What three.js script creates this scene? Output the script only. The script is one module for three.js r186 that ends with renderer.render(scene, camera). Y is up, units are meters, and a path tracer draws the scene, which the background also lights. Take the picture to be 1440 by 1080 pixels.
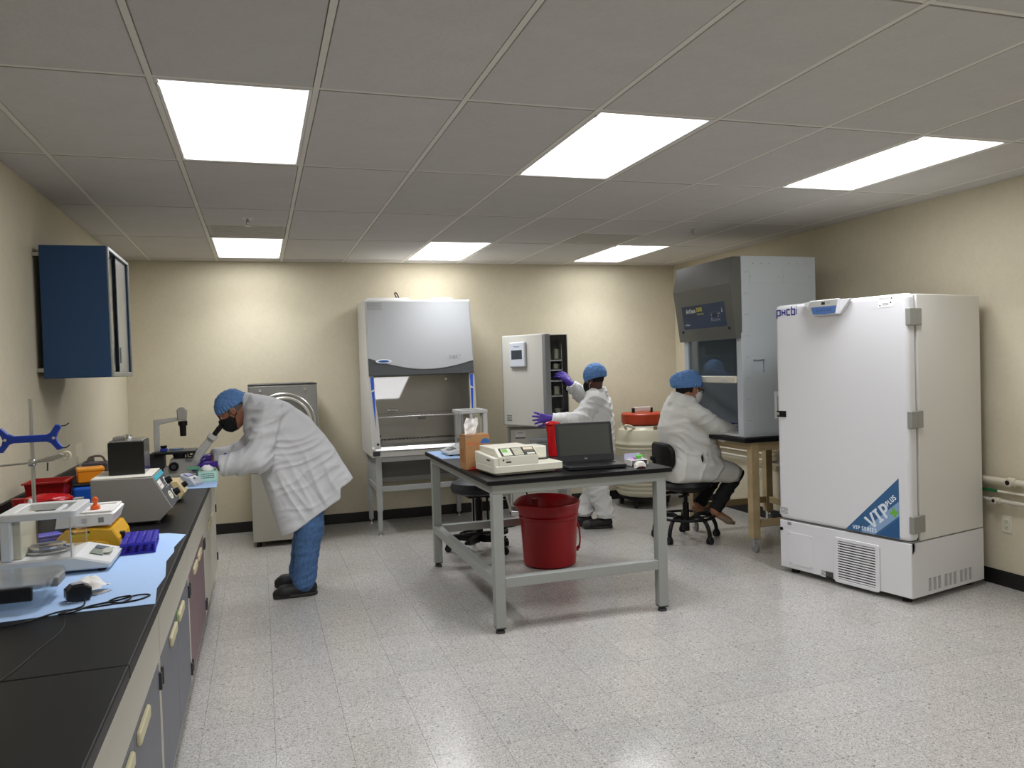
import * as THREE from 'three';
import { RoundedBoxGeometry } from 'three/addons/geometries/RoundedBoxGeometry.js';
import { mergeGeometries, mergeVertices, toCreasedNormals } from 'three/addons/utils/BufferGeometryUtils.js';
import { ImprovedNoise } from 'three/addons/math/ImprovedNoise.js';
import { RectAreaLightUniformsLib } from 'three/addons/lights/RectAreaLightUniformsLib.js';

// ---------- camera, light level ----------
const scene = new THREE.Scene();
scene.background = new THREE.Color(0x000000);
const camera = new THREE.PerspectiveCamera(51.96, 4 / 3, 0.05, 60);
camera.position.set(-0.259, 1.590, 3.234);
camera.rotation.set(-0.02364, -0.31025, -0.03098, 'YXZ');
const renderer = new THREE.WebGLRenderer();
renderer.toneMapping = THREE.LinearToneMapping;
renderer.toneMappingExposure = 1.17;
renderer.shadowMap.enabled = true;
RectAreaLightUniformsLib.init();
const PANEL_RADIANCE = 4.6, LENS_INTENSITY = 2.3, PANEL_COLOR = 0xf5f8ff;

// room measures (metres)
const XL = -1.47, XR = 4.47, ZB = -5.1, ZF = 4.9, H = 2.71;

// ---------- helpers ----------
const noise = new ImprovedNoise();
let seed = 12345;
const rnd = () => { seed = (seed * 1664525 + 1013904223) % 4294967296; return seed / 4294967296; };
const col = (c) => new THREE.Color(c);
function mat(c, rough = 0.6, o = {}) { return new THREE.MeshPhysicalMaterial({ color: col(c), roughness: rough, ...o }); }
const used = new Map();
function numbered(n) { const k = used.get(n) ?? 0; used.set(n, k + 1); return k ? n + '_' + String(k).padStart(3, '0') : n; }
function clean(g) {
  let q = g.index ? g.toNonIndexed() : g;
  for (const k of Object.keys(q.attributes)) if (!['position', 'normal', 'uv'].includes(k)) q.deleteAttribute(k);
  if (!q.attributes.normal) q.computeVertexNormals();
  if (!q.attributes.uv) q.setAttribute('uv', new THREE.BufferAttribute(new Float32Array(q.attributes.position.count * 2), 2));
  return q;
}
function mg(list) { return list.length === 1 ? list[0] : mergeGeometries(list.map(clean)); }
function part(parent, name, geo, m, label) {
  const g = Array.isArray(geo) ? mg(geo) : geo;
  const o = new THREE.Mesh(g, m); o.name = name; o.castShadow = o.receiveShadow = true;
  if (label) o.userData.label = label;
  parent.add(o); return o;
}
function thing(name, label, category, p = [0, 0, 0], ry = 0, group) {
  const o = new THREE.Group(); o.name = numbered(name); scene.add(o);
  o.position.set(...p); o.rotation.y = ry; o.userData = { label, category };
  if (group) o.userData.group = group;
  return o;
}
function single(name, label, category, geo, m, p = [0, 0, 0], ry = 0, group) {
  const o = part(scene, numbered(name), geo, m); o.position.set(...p); o.rotation.y = ry; o.userData = { label, category };
  if (group) o.userData.group = group;
  return o;
}
// parts given in room coordinates: move the group to its base without moving the parts
function rebase(o, x, y, z) { for (const c of o.children) c.position.sub(new THREE.Vector3(x, y, z)); o.position.set(x, y, z); return o; }
function structure(name) { const o = new THREE.Group(); o.name = name; o.userData = { kind: 'structure' }; scene.add(o); return o; }
// geometry makers
function bx(w, h, d, x = 0, y = 0, z = 0, r = 0.004, seg = 1) {
  r = Math.min(r, w / 2.02, h / 2.02, d / 2.02);
  return new RoundedBoxGeometry(w, h, d, seg, r).translate(x, y, z);
}
// box from bounds
function bb(x0, x1, y0, y1, z0, z1, r = 0.004, seg = 1) { return bx(Math.abs(x1 - x0), Math.abs(y1 - y0), Math.abs(z1 - z0), (x0 + x1) / 2, (y0 + y1) / 2, (z0 + z1) / 2, r, seg); }
function cy(r1, r2, h, x = 0, y = 0, z = 0, axis = 'y', seg = 24) {
  const g = new THREE.CylinderGeometry(r1, r2, h, seg);
  if (axis === 'x') g.rotateZ(-Math.PI / 2); if (axis === 'z') g.rotateX(Math.PI / 2);
  return g.translate(x, y, z);
}
function sp(r, x, y, z, sx = 1, sy = 1, sz = 1, n = 20) { return new THREE.SphereGeometry(r, n, Math.round(n * 0.7)).scale(sx, sy, sz).translate(x, y, z); }
function to(r, t, x, y, z, axis = 'y', arc = Math.PI * 2, n = 40) {
  const g = new THREE.TorusGeometry(r, t, 10, n, arc); if (axis === 'y') g.rotateX(Math.PI / 2); if (axis === 'x') g.rotateY(Math.PI / 2);
  return g.translate(x, y, z);
}
function lathe(pts, seg = 40) { return toCreasedNormals(new THREE.LatheGeometry(pts.map((p) => new THREE.Vector2(p[0], p[1])), seg), 0.7); }
function tube(pts, r, n = 40, closed = false, sides = 8) { return new THREE.TubeGeometry(new THREE.CatmullRomCurve3(pts.map((p) => new THREE.Vector3(...p)), closed, 'centripetal'), n, r, sides, closed); }
function rod(a, b, r1, r2 = r1, seg = 16) {
  const A = new THREE.Vector3(...a), B = new THREE.Vector3(...b), d = B.clone().sub(A), g = new THREE.CylinderGeometry(r2, r1, d.length(), seg);
  g.applyQuaternion(new THREE.Quaternion().setFromUnitVectors(new THREE.Vector3(0, 1, 0), d.clone().normalize()));
  return g.translate((A.x + B.x) / 2, (A.y + B.y) / 2, (A.z + B.z) / 2);
}
function bar(a, b, w, h, r = 0.003) { // square bar from a to b
  const A = new THREE.Vector3(...a), B = new THREE.Vector3(...b), d = B.clone().sub(A), g = bx(w, h, d.length(), 0, 0, 0, r);
  const m = new THREE.Matrix4().lookAt(B, A, new THREE.Vector3(0, 1, 0.001)); g.applyMatrix4(m);
  return g.translate((A.x + B.x) / 2, (A.y + B.y) / 2, (A.z + B.z) / 2);
}
// polygon in (a,b) extruded; plane 'xy' along z, 'zy' along x (points are (z,y)), 'xz' along y
function ext(pts, d0, d1, plane = 'xy', bev = 0.002, holes = []) {
  const s = new THREE.Shape(pts.map((p) => new THREE.Vector2(p[0], p[1])));
  for (const h of holes) s.holes.push(new THREE.Path(h.map((p) => new THREE.Vector2(p[0], p[1]))));
  const dep = Math.abs(d1 - d0) - 2 * bev, g = new THREE.ExtrudeGeometry(s, { depth: dep, bevelEnabled: bev > 0, bevelSize: bev, bevelThickness: bev, bevelOffset: -bev, bevelSegments: 1, curveSegments: 12 });
  g.translate(0, 0, Math.min(d0, d1) + bev);
  if (plane === 'zy') g.applyMatrix4(new THREE.Matrix4().set(0, 0, 1, 0, 0, 1, 0, 0, 1, 0, 0, 0, 0, 0, 0, 1));
  if (plane === 'xz') g.applyMatrix4(new THREE.Matrix4().set(1, 0, 0, 0, 0, 0, 1, 0, 0, 1, 0, 0, 0, 0, 0, 1));
  if (plane !== 'xy') { // those two swaps mirror: turn the faces round
    const q = g.index ? g.toNonIndexed() : g, a = q.attributes.position.array, u = q.attributes.uv.array;
    for (let i = 0; i < a.length; i += 9) for (let c = 0; c < 3; c++) { const t = a[i + 3 + c]; a[i + 3 + c] = a[i + 6 + c]; a[i + 6 + c] = t; }
    for (let i = 0; i < u.length; i += 6) for (let c = 0; c < 2; c++) { const t = u[i + 2 + c]; u[i + 2 + c] = u[i + 4 + c]; u[i + 4 + c] = t; }
    q.computeVertexNormals(); return q;
  }
  return g;
}
const circle = (cx, cyy, r, n = 24) => Array.from({ length: n }, (_, i) => [cx + r * Math.cos(i / n * 2 * Math.PI), cyy + r * Math.sin(i / n * 2 * Math.PI)]);
function rrect(x0, x1, y0, y1, r, n = 5) {
  const o = [];
  for (const [cx, cyy, a] of [[x1 - r, y0 + r, -90], [x1 - r, y1 - r, 0], [x0 + r, y1 - r, 90], [x0 + r, y0 + r, 180]]) for (let i = 0; i <= n; i++) { const t = (a + 90 * i / n) * Math.PI / 180; o.push([cx + r * Math.cos(t), cyy + r * Math.sin(t)]); }
  return o;
}
// uv in metres by the way a face points
function muv(g, s = 1) {
  const q = clean(g), p = q.attributes.position, n = q.attributes.normal, u = q.attributes.uv;
  for (let i = 0; i < p.count; i++) {
    const ax = Math.abs(n.getX(i)), ay = Math.abs(n.getY(i)), az = Math.abs(n.getZ(i));
    if (ax >= ay && ax >= az) u.setXY(i, p.getZ(i) * s, p.getY(i) * s); else if (ay >= az) u.setXY(i, p.getX(i) * s, p.getZ(i) * s); else u.setXY(i, p.getX(i) * s, p.getY(i) * s);
  }
  return q;
}
// textures
function dataTex(n, fn, srgb) {
  const d = new Uint8Array(n * n * 4);
  for (let y = 0; y < n; y++) for (let x = 0; x < n; x++) { const c = fn(x, y); d.set([c[0], c[1], c[2], 255], (y * n + x) * 4); }
  const t = new THREE.DataTexture(d, n, n); t.wrapS = t.wrapT = THREE.RepeatWrapping; t.magFilter = THREE.LinearFilter; t.minFilter = THREE.LinearMipmapLinearFilter; t.generateMipmaps = true;
  if (srgb) t.colorSpace = THREE.SRGBColorSpace; t.needsUpdate = true; return t;
}
// tileable value noise
function vnoise(n, cells) {
  const g = Float32Array.from({ length: cells * cells }, () => rnd());
  return (x, y) => {
    const fx = x / n * cells, fy = y / n * cells, x0 = Math.floor(fx), y0 = Math.floor(fy), s = (t) => t * t * (3 - 2 * t), a = s(fx - x0), b = s(fy - y0), at = (i, j) => g[((j % cells) + cells) % cells * cells + ((i % cells) + cells) % cells];
    return (at(x0, y0) * (1 - a) + at(x0 + 1, y0) * a) * (1 - b) + (at(x0, y0 + 1) * (1 - a) + at(x0 + 1, y0 + 1) * a) * b;
  };
}
const cl8 = (v) => Math.max(0, Math.min(255, Math.round(v)));
function canvasTex(w, h, draw) {
  const c = document.createElement('canvas'); c.width = w; c.height = h; const g = c.getContext('2d'); draw(g, w, h);
  const t = new THREE.CanvasTexture(c); t.colorSpace = THREE.SRGBColorSpace; return t;
}
// a printed sheet or sticker: a thin flat piece with its print
function print(parent, name, w, h, draw, p, rot = [0, 0, 0], o = {}) {
  const res = o.res ?? 1000, t = canvasTex(Math.max(8, Math.round(w * res)), Math.max(8, Math.round(h * res)), draw);
  const m = new THREE.MeshPhysicalMaterial({ map: t, roughness: o.rough ?? 0.5, transparent: !!o.clear });
  const q = part(parent, name, new THREE.PlaneGeometry(w, h), m, o.label); q.position.set(...p); q.rotation.set(rot[0], rot[1], rot[2], 'YXZ'); return q;
}
const fill = (g, c, x, y, w, h) => { g.fillStyle = c; g.fillRect(x, y, w, h); };
function text(g, s, x, y, px, c, font = 'bold', align = 'left', maxw) { g.fillStyle = c; g.font = font + ' ' + px + 'px sans-serif'; g.textAlign = align; g.textBaseline = 'alphabetic'; g.fillText(s, x, y, maxw); }
// lines of print too small to read
function scribble(g, x, y, w, h, c, lines) { g.fillStyle = c; for (let i = 0; i < lines; i++) { let t = 0; while (t < w) { const k = w * (0.04 + rnd() * 0.12); g.fillRect(x + t, y + i * h / lines, Math.min(k, w - t), h / lines * 0.45); t += k + w * 0.03; } } }

// ---------- shared materials ----------
const nA = vnoise(256, 64), nB = vnoise(256, 16), nC = vnoise(256, 5);
const texPeel = dataTex(256, (x, y) => { const v = cl8(255 * (0.6 * nA(x, y) + 0.4 * nB(x, y))); return [v, v, v]; });
const texWall = dataTex(256, (x, y) => { const v = 246 + 3 * (nC(x, y) - 0.5) + 3 * (nB(x, y) - 0.5) + 5 * (nA(x, y) - 0.5); return [cl8(v), cl8(v), cl8(v - 1)]; }, true);
const fA = vnoise(512, 80), fB = vnoise(512, 64), fC = vnoise(512, 8), fD = vnoise(512, 256);
const texVct = dataTex(512, (x, y) => { let v = 224 + 3 * (fC(x, y) - 0.5) + 30 * (fD(x, y) - 0.5); const a = fA(x, y), b = fB(x, y); if (a > 0.72) v -= 50 * (a - 0.72) / 0.28 + 16; if (b > 0.74) v += 26; if (fA(y, x) > 0.78) v -= 42; return [cl8(v + 1), cl8(v - 1), cl8(v - 4)]; }, true);
const texWax = dataTex(256, (x, y) => { const v = cl8(255 * (0.27 + 0.02 * (nB(x, y) - 0.5) + 0.03 * (nC(x, y) - 0.5) + 0.04 * (nA(x, y) - 0.5))); return [v, v, v]; });
const brushA = vnoise(256, 128), texBrush = dataTex(256, (x, y) => { const v = cl8(255 * (0.5 * brushA(0, y) + 0.2 * brushA(x * 0.05, y) + 0.3 * nA(x * 0.02, y))); return [v, v, v]; });
const M = {
  wall: mat('#d4cbb3', 0.85, { map: texWall, bumpMap: texPeel, bumpScale: 0.0006 }),
  ceil: mat('#cfcbc4', 0.95, { map: texWall, bumpMap: texPeel, bumpScale: 0.001 }),
  tbar: mat('#d9d5cc', 0.6), plenum: mat('#3b3936', 0.9),
  base: mat('#141313', 0.45),
  white: mat('#d6d5d3', 0.42), offwhite: mat('#cdcbc5', 0.45), cream: mat('#d0ccb9', 0.45), lightgrey: mat('#b9bab8', 0.45), grey: mat('#8a8c8a', 0.5), darkgrey: mat('#3a3b3d', 0.5), black: mat('#0c0c0d', 0.45, { specularIntensity: 0.6 }), rubber: mat('#17171a', 0.75), blackgloss: mat('#0b0b0d', 0.15),
  epoxy: mat('#0e0e10', 0.42, { specularIntensity: 0.45 }), steel: mat('#b8b8b6', 0.3, { metalness: 1 }), chrome: mat('#d8d8d8', 0.12, { metalness: 1 }), brushed: mat('#a9a8a2', 0.34, { metalness: 1, bumpMap: texBrush, bumpScale: 0.0001 }),
  tubegrey: mat('#9a9d98', 0.42), red: mat('#8e0d16', 0.35), pipe: mat('#cfc7b4', 0.35),
  clear: new THREE.MeshPhysicalMaterial({ color: col('#ffffff'), roughness: 0.04, transmission: 1, thickness: 0, ior: 1.45 }),
  glass: new THREE.MeshPhysicalMaterial({ color: col('#ffffff'), roughness: 0.02, transmission: 1, thickness: 0, ior: 1.5 }),
  blue: mat('#1c3fa0', 0.45), pad: mat('#a9c6ec', 0.95, { bumpMap: texPeel, bumpScale: 0.001 }),
};
// ---------- the room ----------
{
  const floor = structure('floor');
  part(floor, 'slab', bb(XL - 0.1, XR + 0.1, -0.12, -0.003, ZB - 0.1, ZF + 0.1, 0.001), mat('#5c5852', 0.8));
  const T = 0.3048, e = T / 2 - 0.00025, c = 0.0004;
  const mats = ['#d3d1ce', '#d0cfcc', '#d5d3d0', '#d1cfcb'].map((k) => new THREE.MeshPhysicalMaterial({ color: col(k), map: texVct, roughness: 0.19 }));
  const geos = [0, 1, 2, 3].map((r) => {
    const v = [[-e, -0.003, -e], [e, -0.003, -e], [e, -0.003, e], [-e, -0.003, e], [-e + c, 0, -e + c], [e - c, 0, -e + c], [e - c, 0, e - c], [-e + c, 0, e - c]];
    const q = [[4, 7, 6, 5], [0, 4, 5, 1], [1, 5, 6, 2], [2, 6, 7, 3], [3, 7, 4, 0]], P = [], U = [], a = r * Math.PI / 2 + 0.0, o = r * 0.23;
    for (const f of q) for (const i of [f[0], f[1], f[2], f[0], f[2], f[3]]) { P.push(...v[i]); const x = v[i][0] / T, z = v[i][2] / T; U.push(x * Math.cos(a) - z * Math.sin(a) + 0.5 + o, x * Math.sin(a) + z * Math.cos(a) + 0.5 + o); }
    const g = new THREE.BufferGeometry(); g.setAttribute('position', new THREE.Float32BufferAttribute(P, 3)); g.setAttribute('uv', new THREE.Float32BufferAttribute(U, 2)); g.computeVertexNormals(); return g;
  });
  const cells = [], cam = new THREE.Vector3(), vp = new THREE.Matrix4();
  const x0 = -0.249 - 4 * T + T / 2, z0 = ZB + T / 2;
  // the tiles nearest to the open middle of the room are single pieces
  for (let i = 0; i < 20; i++) for (let j = 0; j < 34; j++) { const x = x0 + i * T, z = z0 + j * T; if (x - T / 2 > XR || z - T / 2 > ZF) continue; cells.push([x, z, Math.hypot((x - 1.5) * 0.72, z + 1.9) + (x < -0.72 ? 6 : 0) + (z > 0.75 ? 4 : 0)]); }
  cells.sort((a, b) => a[2] - b[2]);
  const rest = [];
  cells.forEach(([x, z], i) => {
    const g = geos[Math.floor(rnd() * 4)], m = mats[Math.floor(rnd() * 4)];
    if (i < 300) part(floor, 'floor_tile', g, m).position.set(x, 0, z); else rest.push(g.clone().translate(x, 0, z));
  });
  part(floor, 'further_floor_tiles', rest, mats[0]).userData.kind = 'stuff';
}
function wall(name, x0, x1, z0, z1) { const o = part(scene, name, muv(bb(x0, x1, -0.1, H + 0.25, z0, z1, 0.001), 0.8), M.wall); o.userData.kind = 'structure'; }
wall('wall_left', XL - 0.12, XL, ZB - 0.12, ZF + 0.12); wall('wall_right', XR, XR + 0.12, ZB - 0.12, ZF + 0.12);
wall('wall_back', XL, XR, ZB - 0.12, ZB); wall('wall_front', XL, XR, ZF, ZF + 0.12);
function baseboard(name, x0, x1, z0, z1) { const o = part(scene, name, bb(x0, x1, 0, 0.105, z0, z1, 0.003), M.base); o.userData.kind = 'structure'; }
baseboard('baseboard_back', XL, XR, ZB, ZB + 0.008); baseboard('baseboard_right', XR - 0.008, XR, ZB + 0.008, ZF);
baseboard('baseboard_left', XL, XL + 0.008, ZB + 0.008, ZF); baseboard('baseboard_front', XL + 0.008, XR - 0.008, ZF - 0.008, ZF);
const GX = 0.61, GZ = 1.22, isLight = (i, k) => [-1, 2, 5].includes(i) && [-3, 0, 3].includes(k);
{
  const ceiling = structure('ceiling');
  part(ceiling, 'deck', bb(XL - 0.1, XR + 0.1, H + 0.16, H + 0.25, ZB - 0.1, ZF + 0.1, 0.001), M.plenum);
  const xs = [XL]; for (let i = -2; i <= 7; i++) xs.push(i * GX); xs.push(XR);
  const zs = [ZB]; for (let k = 4; k >= -4; k--) zs.push(-k * GZ); zs.push(ZF);
  const tileMats = ['#cac7c3', '#c6c4c0', '#ccc9c5'].map((k) => { const m = M.ceil.clone(); m.color = col(k); return m; });
  const cache = new Map();
  const tile = (x0, x1, z0, z1, name = 'ceiling_tile', m, dy = 0) => {
    const a = (u, lo) => u === XL || u === XR || u === ZB || u === ZF ? 0.001 : 0.0145, w = x1 - x0 - a(x0) - a(x1), d = z1 - z0 - a(z0) - a(z1), key = w.toFixed(3) + d.toFixed(3);
    if (!cache.has(key)) cache.set(key, muv(bx(w, 0.016, d, 0, 0, 0, 0.003), 1.4));
    part(ceiling, name, cache.get(key), m ?? tileMats[Math.floor(rnd() * 3)]).position.set((x0 + a(x0) + x1 - a(x1)) / 2, H + 0.008 + dy, (z0 + a(z0) + z1 - a(z1)) / 2);
  };
  for (let a = 0; a + 1 < xs.length; a++) for (let b = 0; b + 1 < zs.length; b++) {
    const i = a - 3, k = 4 - b; // cell column i runs from GX*i; cell row k spans z=-GZ*k .. -GZ*(k+1)
    if (isLight(i, k)) continue;
    if ((i === -1 || i === 4) && k === 2) { tile(xs[a], xs[a + 1], -3.08, zs[b + 1]); continue; }
    tile(xs[a], xs[a + 1], zs[b], zs[b + 1], 'ceiling_tile', undefined, (rnd() - 0.5) * 0.002);
  }
  for (let i = -2; i <= 7; i++) part(ceiling, 'grid_runner', bb(i * GX - 0.012, i * GX + 0.012, H + 0.001, H + 0.03, ZB, ZF, 0.001), M.tbar);
  for (let k = 4; k >= -4; k--) part(ceiling, 'grid_cross_tee', bb(XL, XR, H + 0.003, H + 0.028, -k * GZ - 0.011, -k * GZ + 0.011, 0.001), M.tbar);
  for (const x of [-GX, 4 * GX]) part(ceiling, 'grid_cross_tee', bb(x + 0.012, x + GX - 0.012, H + 0.003, H + 0.028, -3.09, -3.068, 0.001), M.tbar);
}
// ceiling lights
{
  const lit = new THREE.MeshPhysicalMaterial({ color: col('#ffffff'), roughness: 0.5, emissive: col('#fffaf4'), emissiveIntensity: 2.2 });
  const litDim = new THREE.MeshPhysicalMaterial({ color: col('#ffffff'), roughness: 0.5, emissive: col('#f4f6f4'), emissiveIntensity: 0.78 });
  const where = {
    '-1,0': 'recessed ceiling light panel over the open floor beside the bench', '2,0': 'recessed ceiling light panel above the near end of the centre table', '5,0': 'recessed ceiling light panel above the upright freezer',
    '-1,3': 'recessed ceiling light panel near the back wall, behind a sprinkler and a grey vent', '2,3': 'recessed ceiling light panel near the back wall, in front of the biosafety cabinet', '5,3': 'recessed ceiling light panel with a dim middle strip, near the back wall corner',
    '-1,-3': 'recessed ceiling light panel over the near end of the bench', '2,-3': 'recessed ceiling light panel over the middle of the entrance side', '5,-3': 'recessed ceiling light panel over the entrance side by the pipes',
  };
  for (const i of [-1, 2, 5]) for (const k of [0, 3, -3]) {
    const cx = (i + 0.5) * GX, cz = -(k + 0.5) * GZ, t = thing('ceiling_light', where[i + ',' + k], 'ceiling light', [cx, H, cz], 0, 'recessed ceiling light panels');
    const w = GX / 2 - 0.0125, d = GZ / 2 - 0.0125;
    part(t, 'frame', [bb(-w, -w + 0.016, 0.0, 0.03, -d, d), bb(w - 0.016, w, 0.0, 0.03, -d, d), bb(-w + 0.016, w - 0.016, 0.0, 0.03, -d, -d + 0.016), bb(-w + 0.016, w - 0.016, 0.0, 0.03, d - 0.016, d)], M.white);
    part(t, 'housing', bb(-w, w, 0.03, 0.1, -d, d, 0.01), M.white);
    if (i === 5 && k === 3) {
      part(t, 'diffuser', [bb(-w + 0.016, -0.09, 0.014, 0.026, -d + 0.016, d - 0.016, 0.001), bb(0.09, w - 0.016, 0.014, 0.026, -d + 0.016, d - 0.016, 0.001)], lit);
      part(t, 'middle_diffuser', bb(-0.09, 0.09, 0.014, 0.026, -d + 0.016, d - 0.016, 0.001), litDim, 'dimmer middle strip');
    } else part(t, 'diffuser', bb(-w + 0.016, w - 0.016, 0.014, 0.026, -d + 0.016, d - 0.016, 0.001), lit);
    for (const z of [-d + 0.06, d - 0.06]) part(t, 'hinge', bx(0.008, 0.006, 0.03, -w + 0.008, -0.001, z, 0.002), M.steel);
    const L = new THREE.RectAreaLight(PANEL_COLOR, PANEL_RADIANCE, 2 * w - 0.05, 2 * d - 0.05); L.position.set(cx, H + 0.011, cz); L.rotation.x = -Math.PI / 2; L.name = 'panel_light'; scene.add(L);
    // the prismatic lens throws more of its light down and sideways than along the ceiling
    for (const s of [-0.3, 0.3]) { const S = new THREE.SpotLight(PANEL_COLOR, LENS_INTENSITY, 0, 1.12, 0.55, 2); S.position.set(cx, H - 0.03, cz + s); S.target.position.set(cx, 0, cz + s); S.shadow.radius = 7; S.castShadow = true; S.name = 'lens_light'; scene.add(S); scene.add(S.target); }
  }
  // vent panels and sprinklers
  const vent = mat('#a9a69f', 0.6);
  for (const [x, lab] of [[-GX, 'grey ceiling vent panel beside the sprinkler, in front of a light panel'], [4 * GX, 'grey ceiling vent panel between the two back light panels']]) {
    const t = thing('ceiling_vent', lab, 'vent', [x + GX / 2, H, -3.375], 0, 'ceiling vent panels'), w = GX / 2 - 0.014;
    part(t, 'vent_frame', bb(-w, w, 0.012, 0.03, -0.28, 0.28, 0.003), vent);
    for (let k = 0; k < 9; k++) part(t, 'slat', bx(2 * w - 0.06, 0.004, 0.045, 0, 0.01, -0.235 + k * 0.0585, 0.001).rotateX(0), vent);
  }
  for (const [x, z, lab] of [[-0.296, -2.78, 'chrome sprinkler head with a white ring under the ceiling vent tile'], [3.342, -2.77, 'bare metal sprinkler head in the ceiling near the air hood']]) {
    const t = thing('sprinkler_head', lab, 'sprinkler', [x, H, z], 0, 'ceiling sprinkler heads');
    part(t, 'escutcheon', lathe([[0, -0.004], [0.03, -0.005], [0.042, 0.0], [0.042, 0.002], [0, 0.002]], 24), x < 0 ? M.white : M.steel);
    part(t, 'stem', cy(0.009, 0.011, 0.03, 0, -0.018, 0, 'y', 12), M.steel);
    part(t, 'frame_arm', [rod([-0.011, -0.03, 0], [-0.004, -0.055, 0], 0.0025), rod([0.011, -0.03, 0], [0.004, -0.055, 0], 0.0025)], M.steel);
    part(t, 'deflector', cy(0.02, 0.02, 0.002, 0, -0.056, 0, 'y', 16), M.steel);
  }
}
// ---------- upright freezer ----------
{
  const t = thing('upright_freezer', 'tall white upright laboratory freezer with a blue triangle sticker, standing against the wall', 'freezer', [3.491, 0, -1.207], -1.358);
  const W = mat('#e2e2e4', 0.38), W2 = mat('#dddbd5', 0.42);
  const low = part(t, 'lower_front', ext([[-0.52, 0.04], [0.52, 0.04], [0.52, 0.388], [-0.52, 0.388]], -0.016, -0.002, 'xy', 0.004, [rrect(-0.012, 0.272, 0.055, 0.318, 0.01)]), W);
  const slots = []; for (let c = 0; c < 9; c++) for (let r = 0; r < 11; r++) { const z1 = -0.42 - (0.01 + c * 0.1 + Math.floor(c / 3) * 0.045 - 0.5) * 0.5, y1 = 0.1455 - 0.085 * (0.02 + r * 0.089); slots.push([[z1 - 0.035, y1 - 0.0046], [z1, y1 - 0.0046], [z1, y1], [z1 - 0.035, y1]]); }
  part(t, 'lower_side', ext([[-0.8, 0.04], [-0.014, 0.04], [-0.014, 0.318], [-0.03, 0.318], [-0.05, 0.335], [-0.056, 0.36], [-0.052, 0.388], [-0.8, 0.388]], 0.508, 0.52, 'zy', 0, slots), W, 'side with vent slots'); part(t, 'lower_side', bb(-0.52, -0.508, 0.04, 0.388, -0.8, -0.016), W);
  part(t, 'lower_back', bb(-0.508, 0.508, 0.04, 0.388, -0.8, -0.788), W); part(t, 'lower_floor', bb(-0.508, 0.508, 0.04, 0.052, -0.788, -0.016), W); part(t, 'compressor', bb(-0.3, 0.2, 0.053, 0.3, -0.6, -0.2, 0.03, 2), M.grey); part(t, 'fan_plate', bb(-0.05, 0.32, 0.055, 0.33, -0.13, -0.12), M.grey); part(t, 'drain_hose', tube([[0.49, 0.37, -0.03], [0.495, 0.34, -0.035], [0.49, 0.3, -0.05], [0.47, 0.1, -0.08]], 0.012, 20), M.rubber);
  part(t, 'body', bb(-0.52, 0.52, 0.395, 1.963, -0.8, -0.1015, 0.006, 2), W2);
  part(t, 'gasket', [bb(-0.505, 0.505, 0.4, 1.955, -0.104, -0.095)], M.darkgrey); part(t, 'deck', bb(-0.506, 0.506, 0.38, 0.396, -0.786, -0.02), M.grey);
  const door = part(t, 'door', bb(-0.525, 0.52, 0.398, 1.967, -0.097, 0, 0.032, 5), W);
  const hm = mat('#9a9a95', 0.4, { metalness: 0.3 });
  // control panel
  const cp = part(door, 'control_panel', [ext([[-0.243, 1.966], [-0.16, 1.868], [0.056, 1.868], [0.142, 1.966]], 0, 0.03, 'xy', 0.004), ext([[-0.172, 1.972], [-0.148, 1.872], [0.044, 1.872], [0.066, 1.972]], 0.028, 0.05, 'xy', 0.004)], W);
  const face = new THREE.ShapeGeometry(new THREE.Shape([[-0.166, 1.966], [-0.143, 1.877], [-0.05, 1.871], [0.039, 1.877], [0.06, 1.966]].map((p) => new THREE.Vector2(...p))));
  const fu = face.attributes.uv, fp = face.attributes.position; for (let i = 0; i < fu.count; i++) fu.setXY(i, (fp.getX(i) + 0.166) / 0.226, (fp.getY(i) - 1.871) / 0.095);
  const ft = canvasTex(460, 194, (g, w, h) => { fill(g, '#b3b3ad', 0, 0, w, h); fill(g, '#4a6ba0', 0, h * 0.42, w, h); fill(g, '#17191c', w * 0.42, h * 0.1, w * 0.13, h * 0.2); for (let i = 0; i < 6; i++) { g.strokeStyle = '#22386b'; g.lineWidth = 5; g.strokeRect(w * (0.24 + i * 0.095), h * 0.6, w * 0.05, h * 0.14); } scribble(g, w * 0.6, h * 0.12, w * 0.14, h * 0.14, '#6d6d68', 3); });
  part(door, 'control_face', face.translate(0, 0, 0.0512), new THREE.MeshPhysicalMaterial({ map: ft, roughness: 0.4 }), 'grey and blue button panel');
  print(door, 'lettering', 0.19, 0.095, (g, w, h) => { const c = '#2b2a8f'; const b = h * 0.68; g.lineWidth = h * 0.105; g.strokeStyle = c; g.lineJoin = 'round'; const x0 = w * 0.03, s = h * 0.40;
    g.strokeRect(x0 + 6, b - s, s * 0.8, s); g.beginPath(); g.moveTo(x0 + 6, b); g.lineTo(x0 + 6, b + s * 0.55); g.stroke();
    let x = x0 + s * 1.35; g.beginPath(); g.moveTo(x, b - s); g.lineTo(x, b); g.moveTo(x + s * 0.7, b - s); g.lineTo(x + s * 0.7, b); g.moveTo(x, b - s / 2); g.lineTo(x + s * 0.7, b - s / 2); g.stroke();
    x += s * 1.15; g.beginPath(); g.moveTo(x + s * 0.75, b - s); g.lineTo(x, b - s); g.lineTo(x, b); g.lineTo(x + s * 0.75, b); g.stroke();
    x += s * 1.1; g.strokeRect(x, b - s, s * 0.75, s); g.beginPath(); g.moveTo(x, b); g.lineTo(x, b - s * 1.55); g.stroke();
    x += s * 1.2; g.beginPath(); g.moveTo(x, b); g.lineTo(x, b - s); g.moveTo(x, b - s * 1.3); g.lineTo(x, b - s * 1.55); g.stroke(); }, [-0.415, 1.91, 0.0012], [0, 0, 0], { res: 1600, clear: true, label: 'dark blue lettering' });
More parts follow.
